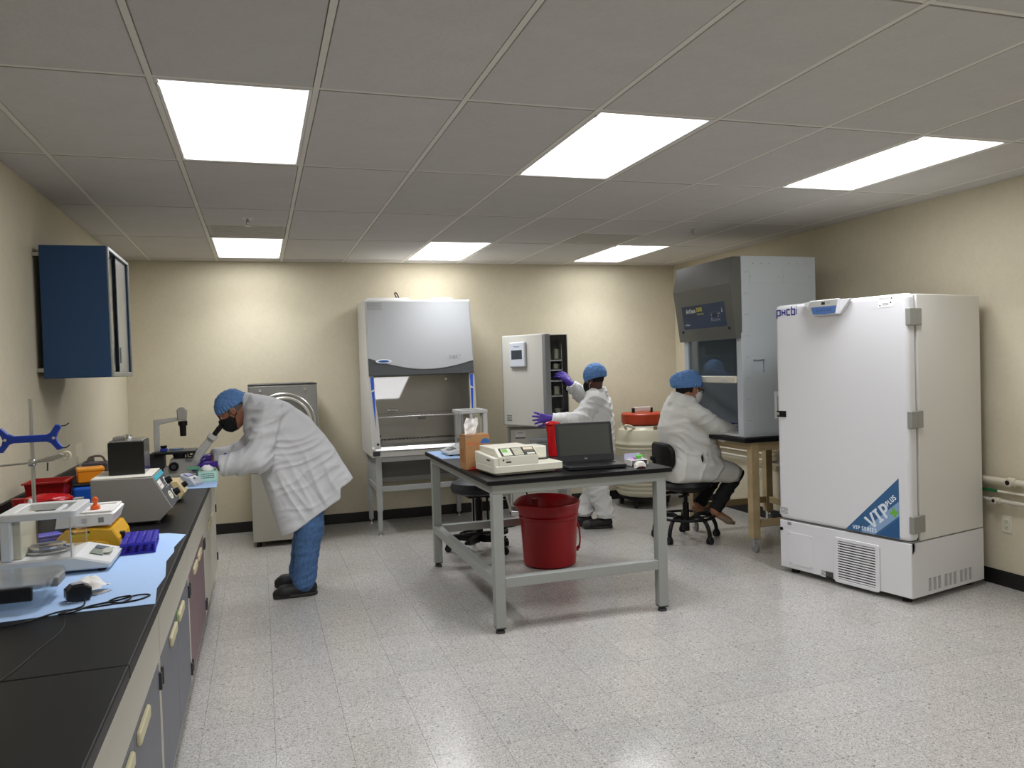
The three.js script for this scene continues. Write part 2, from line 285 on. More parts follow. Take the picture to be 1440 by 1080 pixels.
  print(door, 'sticker', 0.105, 0.068, (g, w, h) => { fill(g, '#f3f3f2', 0, 0, w, h); scribble(g, w * 0.08, h * 0.12, w * 0.7, h * 0.2, '#8f9197', 3); scribble(g, w * 0.3, h * 0.62, w * 0.4, h * 0.24, '#3b3d44', 3); g.fillStyle = '#15161a'; for (const [x, y] of [[0.12, 0.82], [0.84, 0.6], [0.9, 0.2]]) { g.beginPath(); g.arc(w * x, h * y, h * 0.07, 0, 7); g.fill(); } }, [0.377, 1.922, 0.0012]);
  // triangle
  {
    const A = [0.046, 0.408], B = [0.444, 0.408], C = [0.444, 0.797], g = new THREE.ShapeGeometry(new THREE.Shape([A, B, C].map((p) => new THREE.Vector2(...p)))), u = g.attributes.uv, p = g.attributes.position;
    for (let i = 0; i < u.count; i++) u.setXY(i, (p.getX(i) - A[0]) / 0.398, (p.getY(i) - 0.408) / 0.389);
    const tx = canvasTex(1020, 1000, (g, w, h) => {
      fill(g, '#39648f', 0, 0, w, h); g.fillStyle = '#8ba8cd'; g.beginPath(); g.moveTo(w * 0.55, h); g.lineTo(w, h * 0.62); g.lineTo(w, h * 0.38); g.lineTo(w * 0.3, h); g.fill(); fill(g, '#2d5a8b', w * 0.6, h, 0, 0);
      g.fillStyle = '#2d5a8b'; g.beginPath(); g.moveTo(w * 0.62, h); g.lineTo(w, h * 0.66); g.lineTo(w, h); g.fill();
      g.save(); g.translate(w * 0.50, h * 0.93); g.rotate(-0.70); text(g, 'VIP', 0, 0, 330, '#dfe8f4', 'bold', 'left', 520); g.restore();
      g.save(); g.translate(w * 0.80, h * 0.50); g.rotate(-0.76); text(g, 'PLUS', 0, 0, 120, '#f2f6fb', 'bold', 'left', 230); g.restore();
      g.save(); g.translate(w * 0.915, h * 0.58); g.rotate(-0.2); g.fillStyle = '#6fb443'; g.fillRect(-74, -26, 148, 52); g.fillRect(-26, -74, 52, 148); g.restore();
      text(g, 'VIP SERIES', w * 0.14, h * 0.965, 92, '#e6f0fa', 'bold', 'left', 800);
    });
    part(door, 'triangle_sticker', g.translate(0, 0, 0.0012), new THREE.MeshPhysicalMaterial({ map: tx, roughness: 0.35 }), 'blue triangular sticker with lettering');
  }
  const latch = part(door, 'latch', bx(0.082, 0.044, 0.008, -0.478, 1.172, 0.002, 0.002), M.black, 'black latch plate'); part(door, 'latch_pin', bx(0.03, 0.024, 0.012, -0.508, 1.172, 0.004, 0.003), M.chrome);
  part(door, 'grip', [bb(-0.565, -0.538, 1.13, 1.335, -0.06, -0.02, 0.008, 2), bb(-0.545, -0.52, 1.3, 1.33, -0.055, -0.025), bb(-0.545, -0.52, 1.135, 1.165, -0.055, -0.025)], M.lightgrey);
  print(door, 'sticker', 0.075, 0.056, (g, w, h) => { fill(g, '#d6d6d4', 0, 0, w, h); scribble(g, 3, h * 0.06, w - 6, h * 0.9, '#6c6d72', 5); }, [-0.477, 0.457, 0.0012]);
  for (const y of [1.818, 1.17, 0.506]) { const hg = part(t, 'hinge', bb(0.5, 0.538, y - 0.055, y + 0.055, -0.075, -0.006, 0.006, 2), hm); part(hg, 'hinge_leaf', bb(0.515, 0.534, y - 0.054, y + 0.054, -0.135, -0.079, 0.005, 2), hm); }
  // grille
  const gr = part(t, 'grille_frame', ext(rrect(-0.045, 0.302, 0.03, 0.342, 0.02), 0, 0.012, 'xy', 0.003, [rrect(-0.012, 0.272, 0.055, 0.318, 0.01)]), W);
  for (let i = 0; i < 15; i++) part(gr, 'grille_slat', bx(0.294, 0.0095, 0.008, 0.13, 0.064 + i * 0.0175, 0.007, 0.002), W);
  part(t, 'access_cover', bb(-0.435, -0.228, 0.075, 0.307, -0.002, 0.003, 0.0012), W);
  for (const [x, y] of [[-0.425, 0.297], [-0.238, 0.297], [-0.425, 0.085], [-0.238, 0.085]]) part(t, 'screw', cy(0.005, 0.005, 0.004, x, y, 0.004, 'z', 10), M.lightgrey);
  print(t, 'rating_label', 0.1, 0.045, (g, w, h) => { fill(g, '#d9d9d6', 0, 0, w * 0.4, h); fill(g, '#17181a', w * 0.4, 0, w, h); scribble(g, 3, 3, w * 0.36, h * 0.8, '#26272b', 4); scribble(g, w * 0.45, 4, w * 0.5, h * 0.7, '#77787c', 4); }, [-0.112, 0.062, 0.0012]);
  part(t, 'lock', cy(0.012, 0.012, 0.008, -0.503, 0.322, 0.002, 'z', 16), M.black); part(t, 'lower_latch', bx(0.03, 0.02, 0.01, -0.43, 0.372, 0.002, 0.004), M.grey);
  for (const [x, z] of [[-0.44, -0.07], [0.44, -0.07], [-0.44, -0.72], [0.44, -0.72]]) part(t, 'foot', [cy(0.03, 0.03, 0.022, x, 0.0115, z, 'y', 16), cy(0.015, 0.015, 0.02, x, 0.031, z, 'y', 12)], M.black);
}
// ---------- clean-air hood on its wooden table ----------
{
  const t = thing('workbench_table', 'beige wooden table on castors with a black top, under the air hood', 'table');
  const wood = mat('#c3ae86', 0.55, { map: dataTex(128, (x, y) => { const v = 232 + 22 * (nB(x * 0.2, y * 2) - 0.5) + 10 * (nA(x * 0.3, y * 2) - 0.5); return [cl8(v), cl8(v - 2), cl8(v - 6)]; }, true) });
  const x0 = 3.45, x1 = 4.43, z0 = -3.3, z1 = -2.235;
  part(t, 'tabletop', bb(x0, x1, 0.902, 0.94, z0, z1, 0.006, 2), M.epoxy, 'black table top');
  const L = [[3.56, -2.29], [4.36, -2.29], [3.56, -3.22], [4.36, -3.22]];
  for (const [x, z] of L) { part(t, 'leg', bb(x - 0.035, x + 0.035, 0.115, 0.902, z - 0.035, z + 0.035, 0.004), wood); }
  for (const z of [-2.29, -3.22]) { part(t, 'apron', bb(3.595, 4.325, 0.83, 0.902, z - 0.018, z + 0.018), wood); part(t, 'stretcher', bb(3.595, 4.325, 0.2, 0.26, z - 0.018, z + 0.018), wood); }
  for (const x of [3.56, 4.36]) { part(t, 'apron', bb(x - 0.018, x + 0.018, 0.83, 0.902, -3.185, -2.325), wood); }
  part(t, 'stretcher', bb(4.342, 4.378, 0.2, 0.26, -3.185, -2.325), wood);
  for (const [x, z] of L) {
    const c = part(t, 'caster', [bb(x - 0.02, x + 0.02, 0.1, 0.115, z - 0.02, z + 0.02), bb(x - 0.017, x - 0.013, 0.035, 0.105, z - 0.018, z + 0.02), bb(x + 0.013, x + 0.017, 0.035, 0.105, z - 0.018, z + 0.02)], M.chrome);
    part(c, 'wheel', cy(0.04, 0.04, 0.022, x, 0.0405, z + 0.012, 'x', 24), M.grey);
  }
  rebase(t, 3.95, 0, -2.77);
}
{
  const t = thing('clean_air_hood', 'grey clean-air hood with a dark blue control panel, standing on the wooden table', 'hood');
  const sk = mat('#c6cdd2', 0.42), head = mat('#63645f', 0.32), slate = mat('#ccd3d9', 0.6);
  const x0 = 3.49, x1 = 4.21, zn = -2.29, zf = -3.2, y0 = 0.942, y1 = 2.42;
  const hole = [[3.59, 1.472], [3.696, 1.472], [3.696, 1.574], [3.59, 1.574]];
  part(t, 'side_panel', ext([[x0, y0], [x1, y0], [x1, y1], [x0, y1]], zn - 0.02, zn, 'xy', 0.002, [hole]), sk);
  part(t, 'side_panel', bb(x0, x1, y0, y1, zf, zf + 0.02), sk);
  part(t, 'back_panel', bb(x1 - 0.02, x1 - 0.001, y0, y1, zf + 0.02, zn - 0.02), slate);
  part(t, 'filter_box', bb(x0 + 0.002, x1 - 0.02, 1.8, y1 - 0.002, zf + 0.02, zn - 0.02), sk);
  part(t, 'work_floor', bb(x0, x1 - 0.02, y0, y0 + 0.02, zf + 0.02, zn - 0.02), M.white);
  part(t, 'inner_lining', bb(x0 + 0.01, x1 - 0.022, y0 + 0.02, 1.8, zf + 0.02, zf + 0.024), slate); part(t, 'inner_lining', bb(x0 + 0.01, x1 - 0.022, y0 + 0.02, 1.8, zn - 0.024, zn - 0.0205), slate);
  part(t, 'front_post', bb(x0 - 0.012, x0 + 0.03, y0, 1.8, zn - 0.075, zn - 0.001, 0.005), sk); part(t, 'front_post', bb(x0 - 0.012, x0 + 0.03, y0, 1.8, zf + 0.001, zf + 0.075, 0.005), sk);
  part(t, 'sash', bb(x0 + 0.004, x0 + 0.01, 1.4, 1.8, zf + 0.075, zn - 0.075, 0.001), new THREE.MeshPhysicalMaterial({ color: col('#e6eaeb'), roughness: 0.05, transmission: 1, thickness: 0 }), 'clear sash');
  const rail = part(t, 'handle_rail', bb(x0 - 0.03, x0 + 0.012, 1.385, 1.445, zf + 0.078, zn - 0.078, 0.012, 3), mat('#e2ddcb', 0.35), 'cream handle rail');
  for (const z of [-3.0, -2.52]) part(rail, 'finger_grip', bb(x0 - 0.036, x0 - 0.028, 1.395, 1.425, z - 0.04, z + 0.04, 0.003), M.white);
  const hd = part(t, 'control_head', ext([[x0 + 0.002, 1.752], [3.437, 1.752], [3.38, 2.2], [3.418, 2.416], [x0 + 0.002, 2.416]], zf, zn - 0.004, 'xy', 0.004), head, 'dark grey sloping control head');
  print(t, 'control_label', 0.68, 0.205, (g, w, h) => {
    fill(g, '#22395a', 0, 0, w, h); fill(g, '#1b2f4d', 0, 0, w * 0.34, h * 0.6); fill(g, '#141e2c', w * 0.34, h * 0.06, w * 0.16, h * 0.26);
    text(g, 'AirClean', w * 0.1, h * 0.31, h * 0.24, '#eef1ee', 'bold', 'left', w * 0.23); text(g, '3000', w * 0.345, h * 0.29, h * 0.26, '#d8d34a', 'bold', 'left', w * 0.145); text(g, 'Workstation', w * 0.36, h * 0.42, h * 0.10, '#c9c84f', 'bold', 'left', w * 0.16);
    for (let i = 0; i < 6; i++) fill(g, '#31507a', w * 0.38, h * (0.5 + i * 0.075), w * 0.26, 3); g.strokeStyle = '#7e8ea6'; g.lineWidth = 2; g.strokeRect(w * 0.66, h * 0.38, w * 0.22, h * 0.4);
    for (const [x, y] of [[0.68, 0.45], [0.83, 0.42], [0.86, 0.42], [0.83, 0.54], [0.68, 0.58]]) fill(g, '#9fa8b6', w * x, h * y, w * 0.018, h * 0.07); fill(g, '#0e1420', w * 0.715, h * 0.45, w * 0.09, h * 0.12); scribble(g, w * 0.67, h * 0.66, w * 0.2, h * 0.1, '#a7b0bd', 2);
    g.fillStyle = '#b9c3cd'; g.beginPath(); g.moveTo(w * 0.93, h * 0.2); g.lineTo(w * 0.95, h * 0.42); g.lineTo(w * 0.915, h * 0.42); g.fill(); text(g, 'AirClean', w * 0.04, h * 0.84, h * 0.1, '#e8ebe8', 'bold', 'left', w * 0.12);
  }, [3.4095, 1.962, -2.745], [0.127, -Math.PI / 2, 0], { res: 1400, label: 'dark blue control label with white and yellow lettering' });
  for (const z of [-3.11, -2.375]) part(t, 'knob', cy(0.01, 0.01, 0.014, 3.425, 1.84, z, 'x', 14), M.black);
  part(t, 'cover_plate', ext(rrect(3.565, 3.855, 2.195, 2.315, 0.006), zn, zn + 0.003, 'xy', 0.001), sk); part(t, 'cover_plate', ext(rrect(3.885, 4.16, 2.195, 2.315, 0.006), zn, zn + 0.003, 'xy', 0.001), sk); part(t, 'cover_plate', ext(rrect(3.56, 3.98, 0.965, 1.16, 0.006), zn, zn + 0.003, 'xy', 0.001), sk);
  const rv = []; for (let k = 0; k < 8; k++) for (const x of [3.522, 3.544]) rv.push(cy(0.0035, 0.0035, 0.003, x, 2.29 - k * 0.173, zn + 0.001, 'z', 8));
  for (const [x, y] of [[3.6, 2.36], [3.68, 2.36], [3.76, 2.36], [3.95, 2.36], [4.03, 2.36], [4.11, 2.36], [3.575, 2.255], [3.845, 2.255], [3.895, 2.255], [4.15, 2.255], [3.575, 1.13], [3.78, 1.14], [3.575, 0.985]]) rv.push(cy(0.0035, 0.0035, 0.004, x, y, zn + 0.003, 'z', 8));
  rv.forEach((g) => part(t, 'screw', g, M.grey));
  part(t, 'service_recess', [bb(3.585, 3.7, 1.467, 1.579, zn - 0.075, zn - 0.07), bb(3.585, 3.59, 1.467, 1.579, zn - 0.07, zn - 0.012), bb(3.696, 3.701, 1.467, 1.579, zn - 0.07, zn - 0.012), bb(3.59, 3.696, 1.467, 1.472, zn - 0.07, zn - 0.012), bb(3.59, 3.696, 1.574, 1.579, zn - 0.07, zn - 0.012)], M.darkgrey, 'square recess in the side');
  part(t, 'inlet_block', bb(3.6, 3.64, 1.49, 1.545, zn - 0.07, zn - 0.03), sk);
  rebase(t, 3.85, 0.942, -2.745);
}
// ---------- pipes and sockets on the wall ----------
{
  const mk = (lab, y, r, m, x) => { const t = thing('wall_pipe', lab, 'pipe', [x, y, 0]); part(t, 'tube', cy(r, r, 7.0, 0, 0, -1.5, 'z', 16), m); return t; };
  const a = mk('thick cream pipe, topmost of the three running along the wall', 0.72, 0.021, M.pipe, 4.425), b = mk('thin white pipe with a green section, middle of three wall pipes', 0.645, 0.009, mat('#e3ddcf', 0.4), 4.44), c = mk('shiny grey pipe, lowest of the three running along the wall', 0.582, 0.014, mat('#c9c3b6', 0.25), 4.432);
  part(b, 'green_sleeve', cy(0.0105, 0.0105, 0.5, 0, 0, -1.05, 'z', 12), mat('#1e6b3a', 0.4), 'green pipe section');
  for (const [t, r, z] of [[a, 0.03, -0.68], [c, 0.021, -0.8]]) { const f = part(t, 'fitting', [cy(r, r, 0.06, 0, 0, z, 'z', 8), cy(r * 0.85, r * 0.85, 0.03, -r, 0, z, 'x', 14)], M.pipe); part(f, 'port', cy(r * 0.55, r * 0.55, 0.004, -r - 0.0155, 0, z, 'x', 14), M.black); }
  for (const [t, x] of [[a, 4.425], [b, 4.44], [c, 4.432]]) for (const z of [-4.3, -2.0, 0.6]) part(t, 'wall_clip', bb(0, XR - x, -0.008, 0.008, z - 0.012, z + 0.012, 0.002), M.pipe);
  const outlet = (lab, y, z, rocker) => {
    const t = thing('wall_socket', lab, 'socket', [XR, y, z], -Math.PI / 2);
    part(t, 'cover', bb(-0.036, 0.036, -0.058, 0.058, 0, 0.006, 0.003), M.cream);
    if (rocker) part(t, 'switch_plate', bb(-0.016, 0.016, -0.034, 0.034, 0.005, 0.01), M.white);
    else for (const s of [-0.02, 0.02]) { const f = part(t, 'socket_face', bx(0.032, 0.029, 0.004, 0, s, 0.007, 0.0015), M.cream); part(f, 'slot', [bx(0.003, 0.009, 0.002, -0.007, s + 0.003, 0.0092, 0.0005), bx(0.003, 0.008, 0.002, 0.007, s + 0.003, 0.0092, 0.0005), cy(0.003, 0.003, 0.002, 0, s - 0.008, 0.0092, 'z', 10)], M.darkgrey); }
  };
  outlet('cream double wall socket under the three wall pipes', 0.425, -0.76); outlet('cream wall socket behind the wooden table legs', 0.425, -3.36); outlet('plain white wall plate beside a socket behind the wooden table', 0.44, -3.49, true);
}
// ---------- bench with base cabinets ----------
const BT = 0.9; // worktop height
{
  const t = thing('countertop', 'long black laboratory worktop running along the wall', 'countertop');
  for (const [a, b] of [[-3.3, 1.16], [1.162, 4.6]]) part(t, 'worktop_slab', bb(XL + 0.002, -0.58, 0.862, BT, a, b, 0.005, 2), M.epoxy);
  part(t, 'backsplash', bb(XL + 0.002, XL + 0.022, BT, BT + 0.1, -3.3, 4.6, 0.003), M.epoxy);
  rebase(t, -1.02, 0.862, 0.65);
}
{
  const grey = mat('#6d7079', 0.5), mauve = mat('#7b6268', 0.5), cream = mat('#c9c5b6', 0.5), carc = mat('#c5c1b4', 0.5), pull = mat('#cfc7a0', 0.4);
  const units = [[1.47, 2.6, grey, 'grey-doored base cabinet under the bare end of the worktop'], [0.325, 1.455, grey, 'grey-doored base cabinet under the joint in the worktop'], [-0.815, 0.31, grey, 'grey-doored base cabinet under the balance and blue pad, with a green tag'], [-1.9, -0.83, mauve, 'mauve-doored base cabinet under the water bath'], [-3.26, -1.915, cream, 'cream-doored base cabinet under the microscope at the bench end']];
  for (const [a, b, m, lab] of units) {
    const t = thing('base_cabinet', lab, 'cabinet');
    part(t, 'carcass', bb(XL + 0.03, -0.645, 0.1, 0.862, a, b, 0.003), carc);
    part(t, 'toe_kick', bb(XL + 0.03, -0.71, 0.0, 0.1, a + 0.002, b - 0.002), M.black);
    part(t, 'top_rail', bb(-0.645, -0.615, 0.63, 0.862, a, b, 0.003), carc);
    part(t, 'bottom_rail', bb(-0.645, -0.622, 0.1, 0.118, a, b, 0.003), carc);
    const mid = (a + b) / 2;
    part(t, 'stile', bb(-0.645, -0.618, 0.118, 0.63, a, a + 0.016, 0.002), carc); part(t, 'stile', bb(-0.645, -0.618, 0.118, 0.63, b - 0.016, b, 0.002), carc);
    for (const [p, q, h, s] of [[a + 0.019, mid - 0.003, mid - 0.14, a + 0.019], [mid + 0.003, b - 0.019, mid + 0.17, b - 0.019]]) {
      const d = part(t, 'door', bb(-0.64, -0.618, 0.122, 0.624, p, q, 0.003), m);
      part(d, 'pull', ext(rrect(h - 0.105, h + 0.105, 0.565, 0.605, 0.012), -0.62, -0.606, 'zy', 0.004), pull, 'cream recessed pull');
      for (const y of [0.19, 0.56]) part(d, 'hinge', bb(-0.625, -0.608, y - 0.03, y + 0.03, s - 0.008, s + 0.008, 0.003), M.darkgrey);
    }
    if (m === grey && a < 0 && a > -1) part(t, 'tag', bx(0.003, 0.05, 0.02, -0.6165, 0.6, -0.262, 0.001), mat('#7fb06a', 0.6), 'green tag');
    rebase(t, -1.0, 0, mid);
  }
}
// ---------- blue wall cabinet ----------
{
  const t = thing('wall_cabinet', 'dark blue wall cabinet with sliding glass doors, hung over the bench', 'cabinet');
  const b = mat('#12395f', 0.38), al = mat('#9fa4a8', 0.35, { metalness: 0.8 });
  const x0 = -1.432, x1 = -1.083, y0 = 1.595, y1 = 2.362, zn = -1.885, zf = -2.64;
  part(t, 'side_panel', bb(x0, x1, y0, y1, zn - 0.018, zn), b); part(t, 'side_panel', bb(x0, x1, y0, y1, zf, zf + 0.018), b);
  part(t, 'top_panel', bb(x0, x1, y1 - 0.018, y1, zf + 0.018, zn - 0.018), b); part(t, 'bottom_panel', bb(x0, x1, y0, y0 + 0.03, zf + 0.018, zn - 0.018), b);
  part(t, 'back_panel', bb(x0, x0 + 0.01, y0, y1, zf + 0.018, zn - 0.018), b);
  for (const y of [1.86, 2.1]) part(t, 'shelf', bb(x0 + 0.012, x1 - 0.06, y, y + 0.015, zf + 0.02, zn - 0.02), b);
  part(t, 'door_frame', [bb(x1, x1 + 0.012, y0, y1, zn - 0.02, zn - 0.001), bb(x1, x1 + 0.012, y0, y1, zf + 0.001, zf + 0.02), bb(x1, x1 + 0.012, y1 - 0.022, y1, zf + 0.02, zn - 0.02), bb(x1, x1 + 0.012, y0, y0 + 0.03, zf + 0.02, zn - 0.02)], al);
  const pane = new THREE.MeshPhysicalMaterial({ color: col('#c9d2d4'), roughness: 0.06, transmission: 1, thickness: 0 }), greyPane = new THREE.MeshPhysicalMaterial({ color: col('#c4c8c8'), roughness: 0.3, transmission: 0.35, thickness: 0 });  // far pane is pale grey, rougher and less see-through
  for (const [a, c, x] of [[zn - 0.022, zn - 0.4, x1 - 0.02], [zn - 0.36, zf + 0.022, x1 - 0.006]]) { const d = part(t, 'glass_door', bb(x - 0.004, x, y0 + 0.03, y1 - 0.022, a, c, 0.001), x > x1 - 0.01 ? greyPane : pane); part(d, 'door_edge', bb(x - 0.006, x + 0.003, y0 + 0.03, y1 - 0.022, c, c + 0.014, 0.002), b); part(d, 'finger_pull', bb(x, x + 0.008, 1.68, 1.78, a - 0.03, a - 0.022, 0.002), al); }
  for (const y of [y0 + 0.05, y1 - 0.05]) part(t, 'wall_bracket', bb(XL, x0 + 0.004, y - 0.012, y + 0.012, zn - 0.06, zn - 0.012, 0.002), M.steel);
  rebase(t, XL, y0, -2.26);
}
// ---------- blue absorbent pads ----------
function padSheet(name, lab, pts, y, th = 0.0025) {
  const o = single(name, lab, 'pad', ext(pts, y, y + th, 'xz', 0.0006), M.pad); return o;
}
padSheet('absorbent_pad', 'large pale blue absorbent pad under the balance and the yellow shaker', [[-1.27, 0.665], [-0.99, 0.655], [-0.79, 0.637], [-0.583, 0.64], [-0.6, 0.45], [-0.59, 0.3], [-0.612, 0.06], [-0.6, -0.1], [-0.609, -0.19], [-0.585, -0.436], [-0.66, -0.5], [-0.798, -0.532], [-0.86, -0.45], [-1.04, -0.46], [-1.04, -0.18], [-1.27, -0.17]], BT + 0.0005);
padSheet('absorbent_pad', 'small pale blue pad under the glove box and grey meter', [[-0.79, -1.92], [-0.53, -1.9], [-0.545, -2.45], [-0.8, -2.46]], BT + 0.0005);
// ---------- water bath with its block ----------
{
  const t = thing('water_bath', 'grey water bath with a sloping black control face and teal stripe', 'water bath');
  const gm = mat('#8f8c86', 0.5), zn = -0.77, zf = -1.09;
  const prof = [[-1.01, 0.915], [-0.725, 0.915], [-0.667, 0.972], [-0.747, 1.121], [-1.01, 1.125]];
  part(t, 'housing', ext(prof, zf, zn, 'xy', 0.003), gm);
  part(t, 'lid', bb(-1.008, -0.752, 1.1235, 1.1285, zf + 0.003, zn - 0.003, 0.002), mat('#d9d5c8', 0.45), 'cream top plate');
  // face: slopes from (-0.747,1.121) to (-0.667,0.972)
  const L = 0.169, ang = Math.atan2(0.08, 0.149), g = new THREE.Group();
  const face = print(t, 'control_face', 0.31, L, (g, w, h) => { fill(g, '#3a3d40', 0, 0, w, h); fill(g, '#2f9fb0', 0, 0, w, h * 0.13); fill(g, '#d9d8d2', w * 0.01, h * 0.16, w * 0.36, h * 0.26); fill(g, '#b6483f', w * 0.05, h * 0.3, w * 0.26, h * 0.02); scribble(g, w * 0.45, h * 0.3, w * 0.4, h * 0.25, '#8c8f92', 3); g.fillStyle = '#e2dcc4'; g.beginPath(); g.ellipse(w * 0.45, h * 0.72, w * 0.16, h * 0.13, 0, 0, 7); g.fill(); g.strokeStyle = '#55524a'; g.lineWidth = 4; g.beginPath(); g.ellipse(w * 0.45, h * 0.72, w * 0.08, h * 0.06, 0, 0, 7); g.stroke(); }, [-0.7055, 1.0475, -0.93], [-0.493, Math.PI / 2, 0], { label: 'black control face with a teal stripe' });
  const n = [Math.cos(0.493), Math.sin(0.493)];
  for (const [u, z] of [[0.025, -1.0], [-0.045, -1.02]]) { const cx = -0.707 - u * 0.473, cyy = 1.0465 + u * 0.881; const k = part(t, 'knob', [rod([cx, cyy, z], [cx + 0.03 * n[0], cyy + 0.03 * n[1], z], 0.019, 0.015, 18)], M.black); part(k, 'knob_skirt', rod([cx, cyy, z], [cx + 0.004 * n[0], cyy + 0.004 * n[1], z], 0.026, 0.026, 20), M.white); }
  for (const x of [-0.97, -0.74]) for (const z of [zn - 0.03, zf + 0.03]) part(t, 'foot', cy(0.013, 0.015, 0.015, x, BT + 0.0075, z, 'y', 12), M.rubber);
  rebase(t, -0.85, BT, -0.93);
}
{
  const t = thing('heating_chamber', 'black-fronted clear chamber with a steel lid, on top of the water bath', 'chamber');
  const x0 = -0.948, x1 = -0.792, y0 = 1.129, y1 = 1.283, zn = -0.86, zf = -1.06;
  part(t, 'front_plate', bb(x0, x1, y0, y1, zn - 0.006, zn, 0.004, 2), mat('#0c0f0d', 0.25), 'black front plate');
  const c = new THREE.MeshPhysicalMaterial({ color: col('#9aa0a0'), roughness: 0.1, transmission: 1, thickness: 0 });
  part(t, 'side_pane', bb(x0, x0 + 0.004, y0, y1, zf + 0.004, zn - 0.006, 0.001), c); part(t, 'side_pane', bb(x1 - 0.004, x1, y0, y1, zf + 0.004, zn - 0.006, 0.001), c); part(t, 'back_pane', bb(x0, x1, y0, y1, zf, zf + 0.004, 0.001), c);
  part(t, 'inner_block', bb(x0 + 0.02, x1 - 0.02, y0, y0 + 0.08, zf + 0.03, zn - 0.03, 0.004), M.grey);
  part(t, 'lid', [bb(x0 + 0.005, x1 - 0.005, y1, y1 + 0.008, zf + 0.01, zn - 0.005, 0.003), bb(x0 + 0.015, x0 + 0.08, y1 + 0.008, y1 + 0.022, zf + 0.03, zn - 0.05, 0.003)], M.steel);
  part(t, 'lid_knob', lathe([[0, 0.03], [0.016, 0.028], [0.019, 0.016], [0.014, 0.006], [0.014, 0], [0, 0]], 20).translate(-0.865, y1 + 0.007, -0.9), M.chrome);
  rebase(t, -0.87, y0, -0.96);
}
// small clear stand behind
{
  const t = thing('acrylic_box', 'small clear acrylic box holding a dark blue block, behind the water bath', 'box');
  const x0 = -1.21, x1 = -1.05, y0 = BT, zn = -1.5, zf = -1.66;
  part(t, 'panel', bb(x0, x0 + 0.004, y0, 1.24, zf, zn, 0.001), M.clear); part(t, 'panel', bb(x1 - 0.004, x1, y0, 1.24, zf, zn, 0.001), M.clear); part(t, 'panel', bb(x0 + 0.004, x1 - 0.004, y0, 1.24, zf, zf + 0.004, 0.001), M.clear); part(t, 'panel', bb(x0 + 0.004, x1 - 0.004, y0, 1.24, zn - 0.004, zn, 0.001), M.clear);
  part(t, 'block', bb(x0 + 0.02, x1 - 0.015, y0 + 0.001, 1.13, zf + 0.02, zn - 0.02, 0.008), mat('#2c3547', 0.5), 'dark blue block'); part(t, 'block_handle', tube([[x0 + 0.04, 1.13, -1.58], [x0 + 0.05, 1.155, -1.58], [x1 - 0.05, 1.16, -1.58], [x1 - 0.03, 1.13, -1.58]], 0.006, 20), mat('#5b4a40', 0.6));
  rebase(t, -1.13, y0, -1.58);
}
// ---------- bins along the wall ----------
{
  const t = thing('red_bin', 'dark red open plastic bin on the worktop against the wall', 'bin');
  const P = (w, d) => [[-w, -d], [w, -d], [w, d], [-w, d]];
  const g = new THREE.BufferGeometry(); // tapered open tub
  const tub = lathe([[0.001, 0.003], [0.078, 0.003], [0.1, 0.17], [0.112, 0.17], [0.112, 0.178], [0.094, 0.178], [0.072, 0.01], [0.001, 0.01]], 4); tub.rotateY(Math.PI / 4).scale(1.25, 1, 1.4);
  part(t, 'tub', toCreasedNormals(clean(tub), 0.5), mat('#9c1013', 0.35));
  t.position.set(-1.3, BT, -1.32);
  const o = thing('orange_box', 'orange plastic box lying on the blue bag', 'box', [-1.125, 1.045, -1.4], 0.25);
  part(o, 'body', bx(0.125, 0.075, 0.1, 0, 0.0375, 0, 0.008, 2), mat('#dc8413', 0.4)); part(o, 'lid', bx(0.13, 0.02, 0.105, 0, 0.068, 0, 0.006, 2), mat('#e29220', 0.4));
  const b = thing('blue_container', 'bright blue bagged container under the orange box', 'container', [-1.135, BT, -1.4], 0.1);
  part(b, 'body', bx(0.15, 0.13, 0.13, 0, 0.0655, 0, 0.02, 3), mat('#1557b8', 0.35)); part(b, 'top_band', bx(0.14, 0.014, 0.12, 0, 0.137, 0, 0.005), mat('#1a1d22', 0.6));
  const q = crumple(0.11, 0.032, 0.06, 31, 0.018); single('red_bag', 'crumpled glossy red bag lying in front of the red bin', 'bag', q, mat('#b3151c', 0.22), [-1.225, BT + 0.125, -0.93], 0.15);
  const c = thing('red_cup', 'small red lidded cup beside the stand rod', 'cup', [-1.32, BT + 0.09, -0.85]); part(c, 'cup', lathe([[0, 0.001], [0.02, 0.001], [0.024, 0.05], [0, 0.05]], 20), mat('#a51518', 0.35)); part(c, 'lid', cy(0.026, 0.026, 0.014, 0, 0.057, 0, 'y', 20), mat('#8d0f12', 0.4));
  const d = thing('dropper_bottle', 'tiny white-capped bottle beside the red bag', 'bottle', [-1.262, BT + 0.09, -0.81]); part(d, 'bottle', lathe([[0, 0.001], [0.016, 0.001], [0.016, 0.03], [0.008, 0.038], [0, 0.038]], 18), mat('#262322', 0.3)); part(d, 'cap', lathe([[0, 0.038], [0.011, 0.038], [0.01, 0.055], [0.006, 0.066], [0, 0.067]], 18), M.white);
  single('storage_box', 'low dark grey storage box under the red bag, behind the balance', 'box', bx(0.22, 0.088, 0.24, 0, 0.0445, 0, 0.006, 2), M.darkgrey, [-1.24, BT, -0.9]);
  single('grey_carton', 'small grey carton standing behind the red bag', 'carton', bx(0.04, 0.13, 0.05, 0, 0.065, 0, 0.002), mat('#a3a09b', 0.7), [-1.09, BT, -0.92]);
}
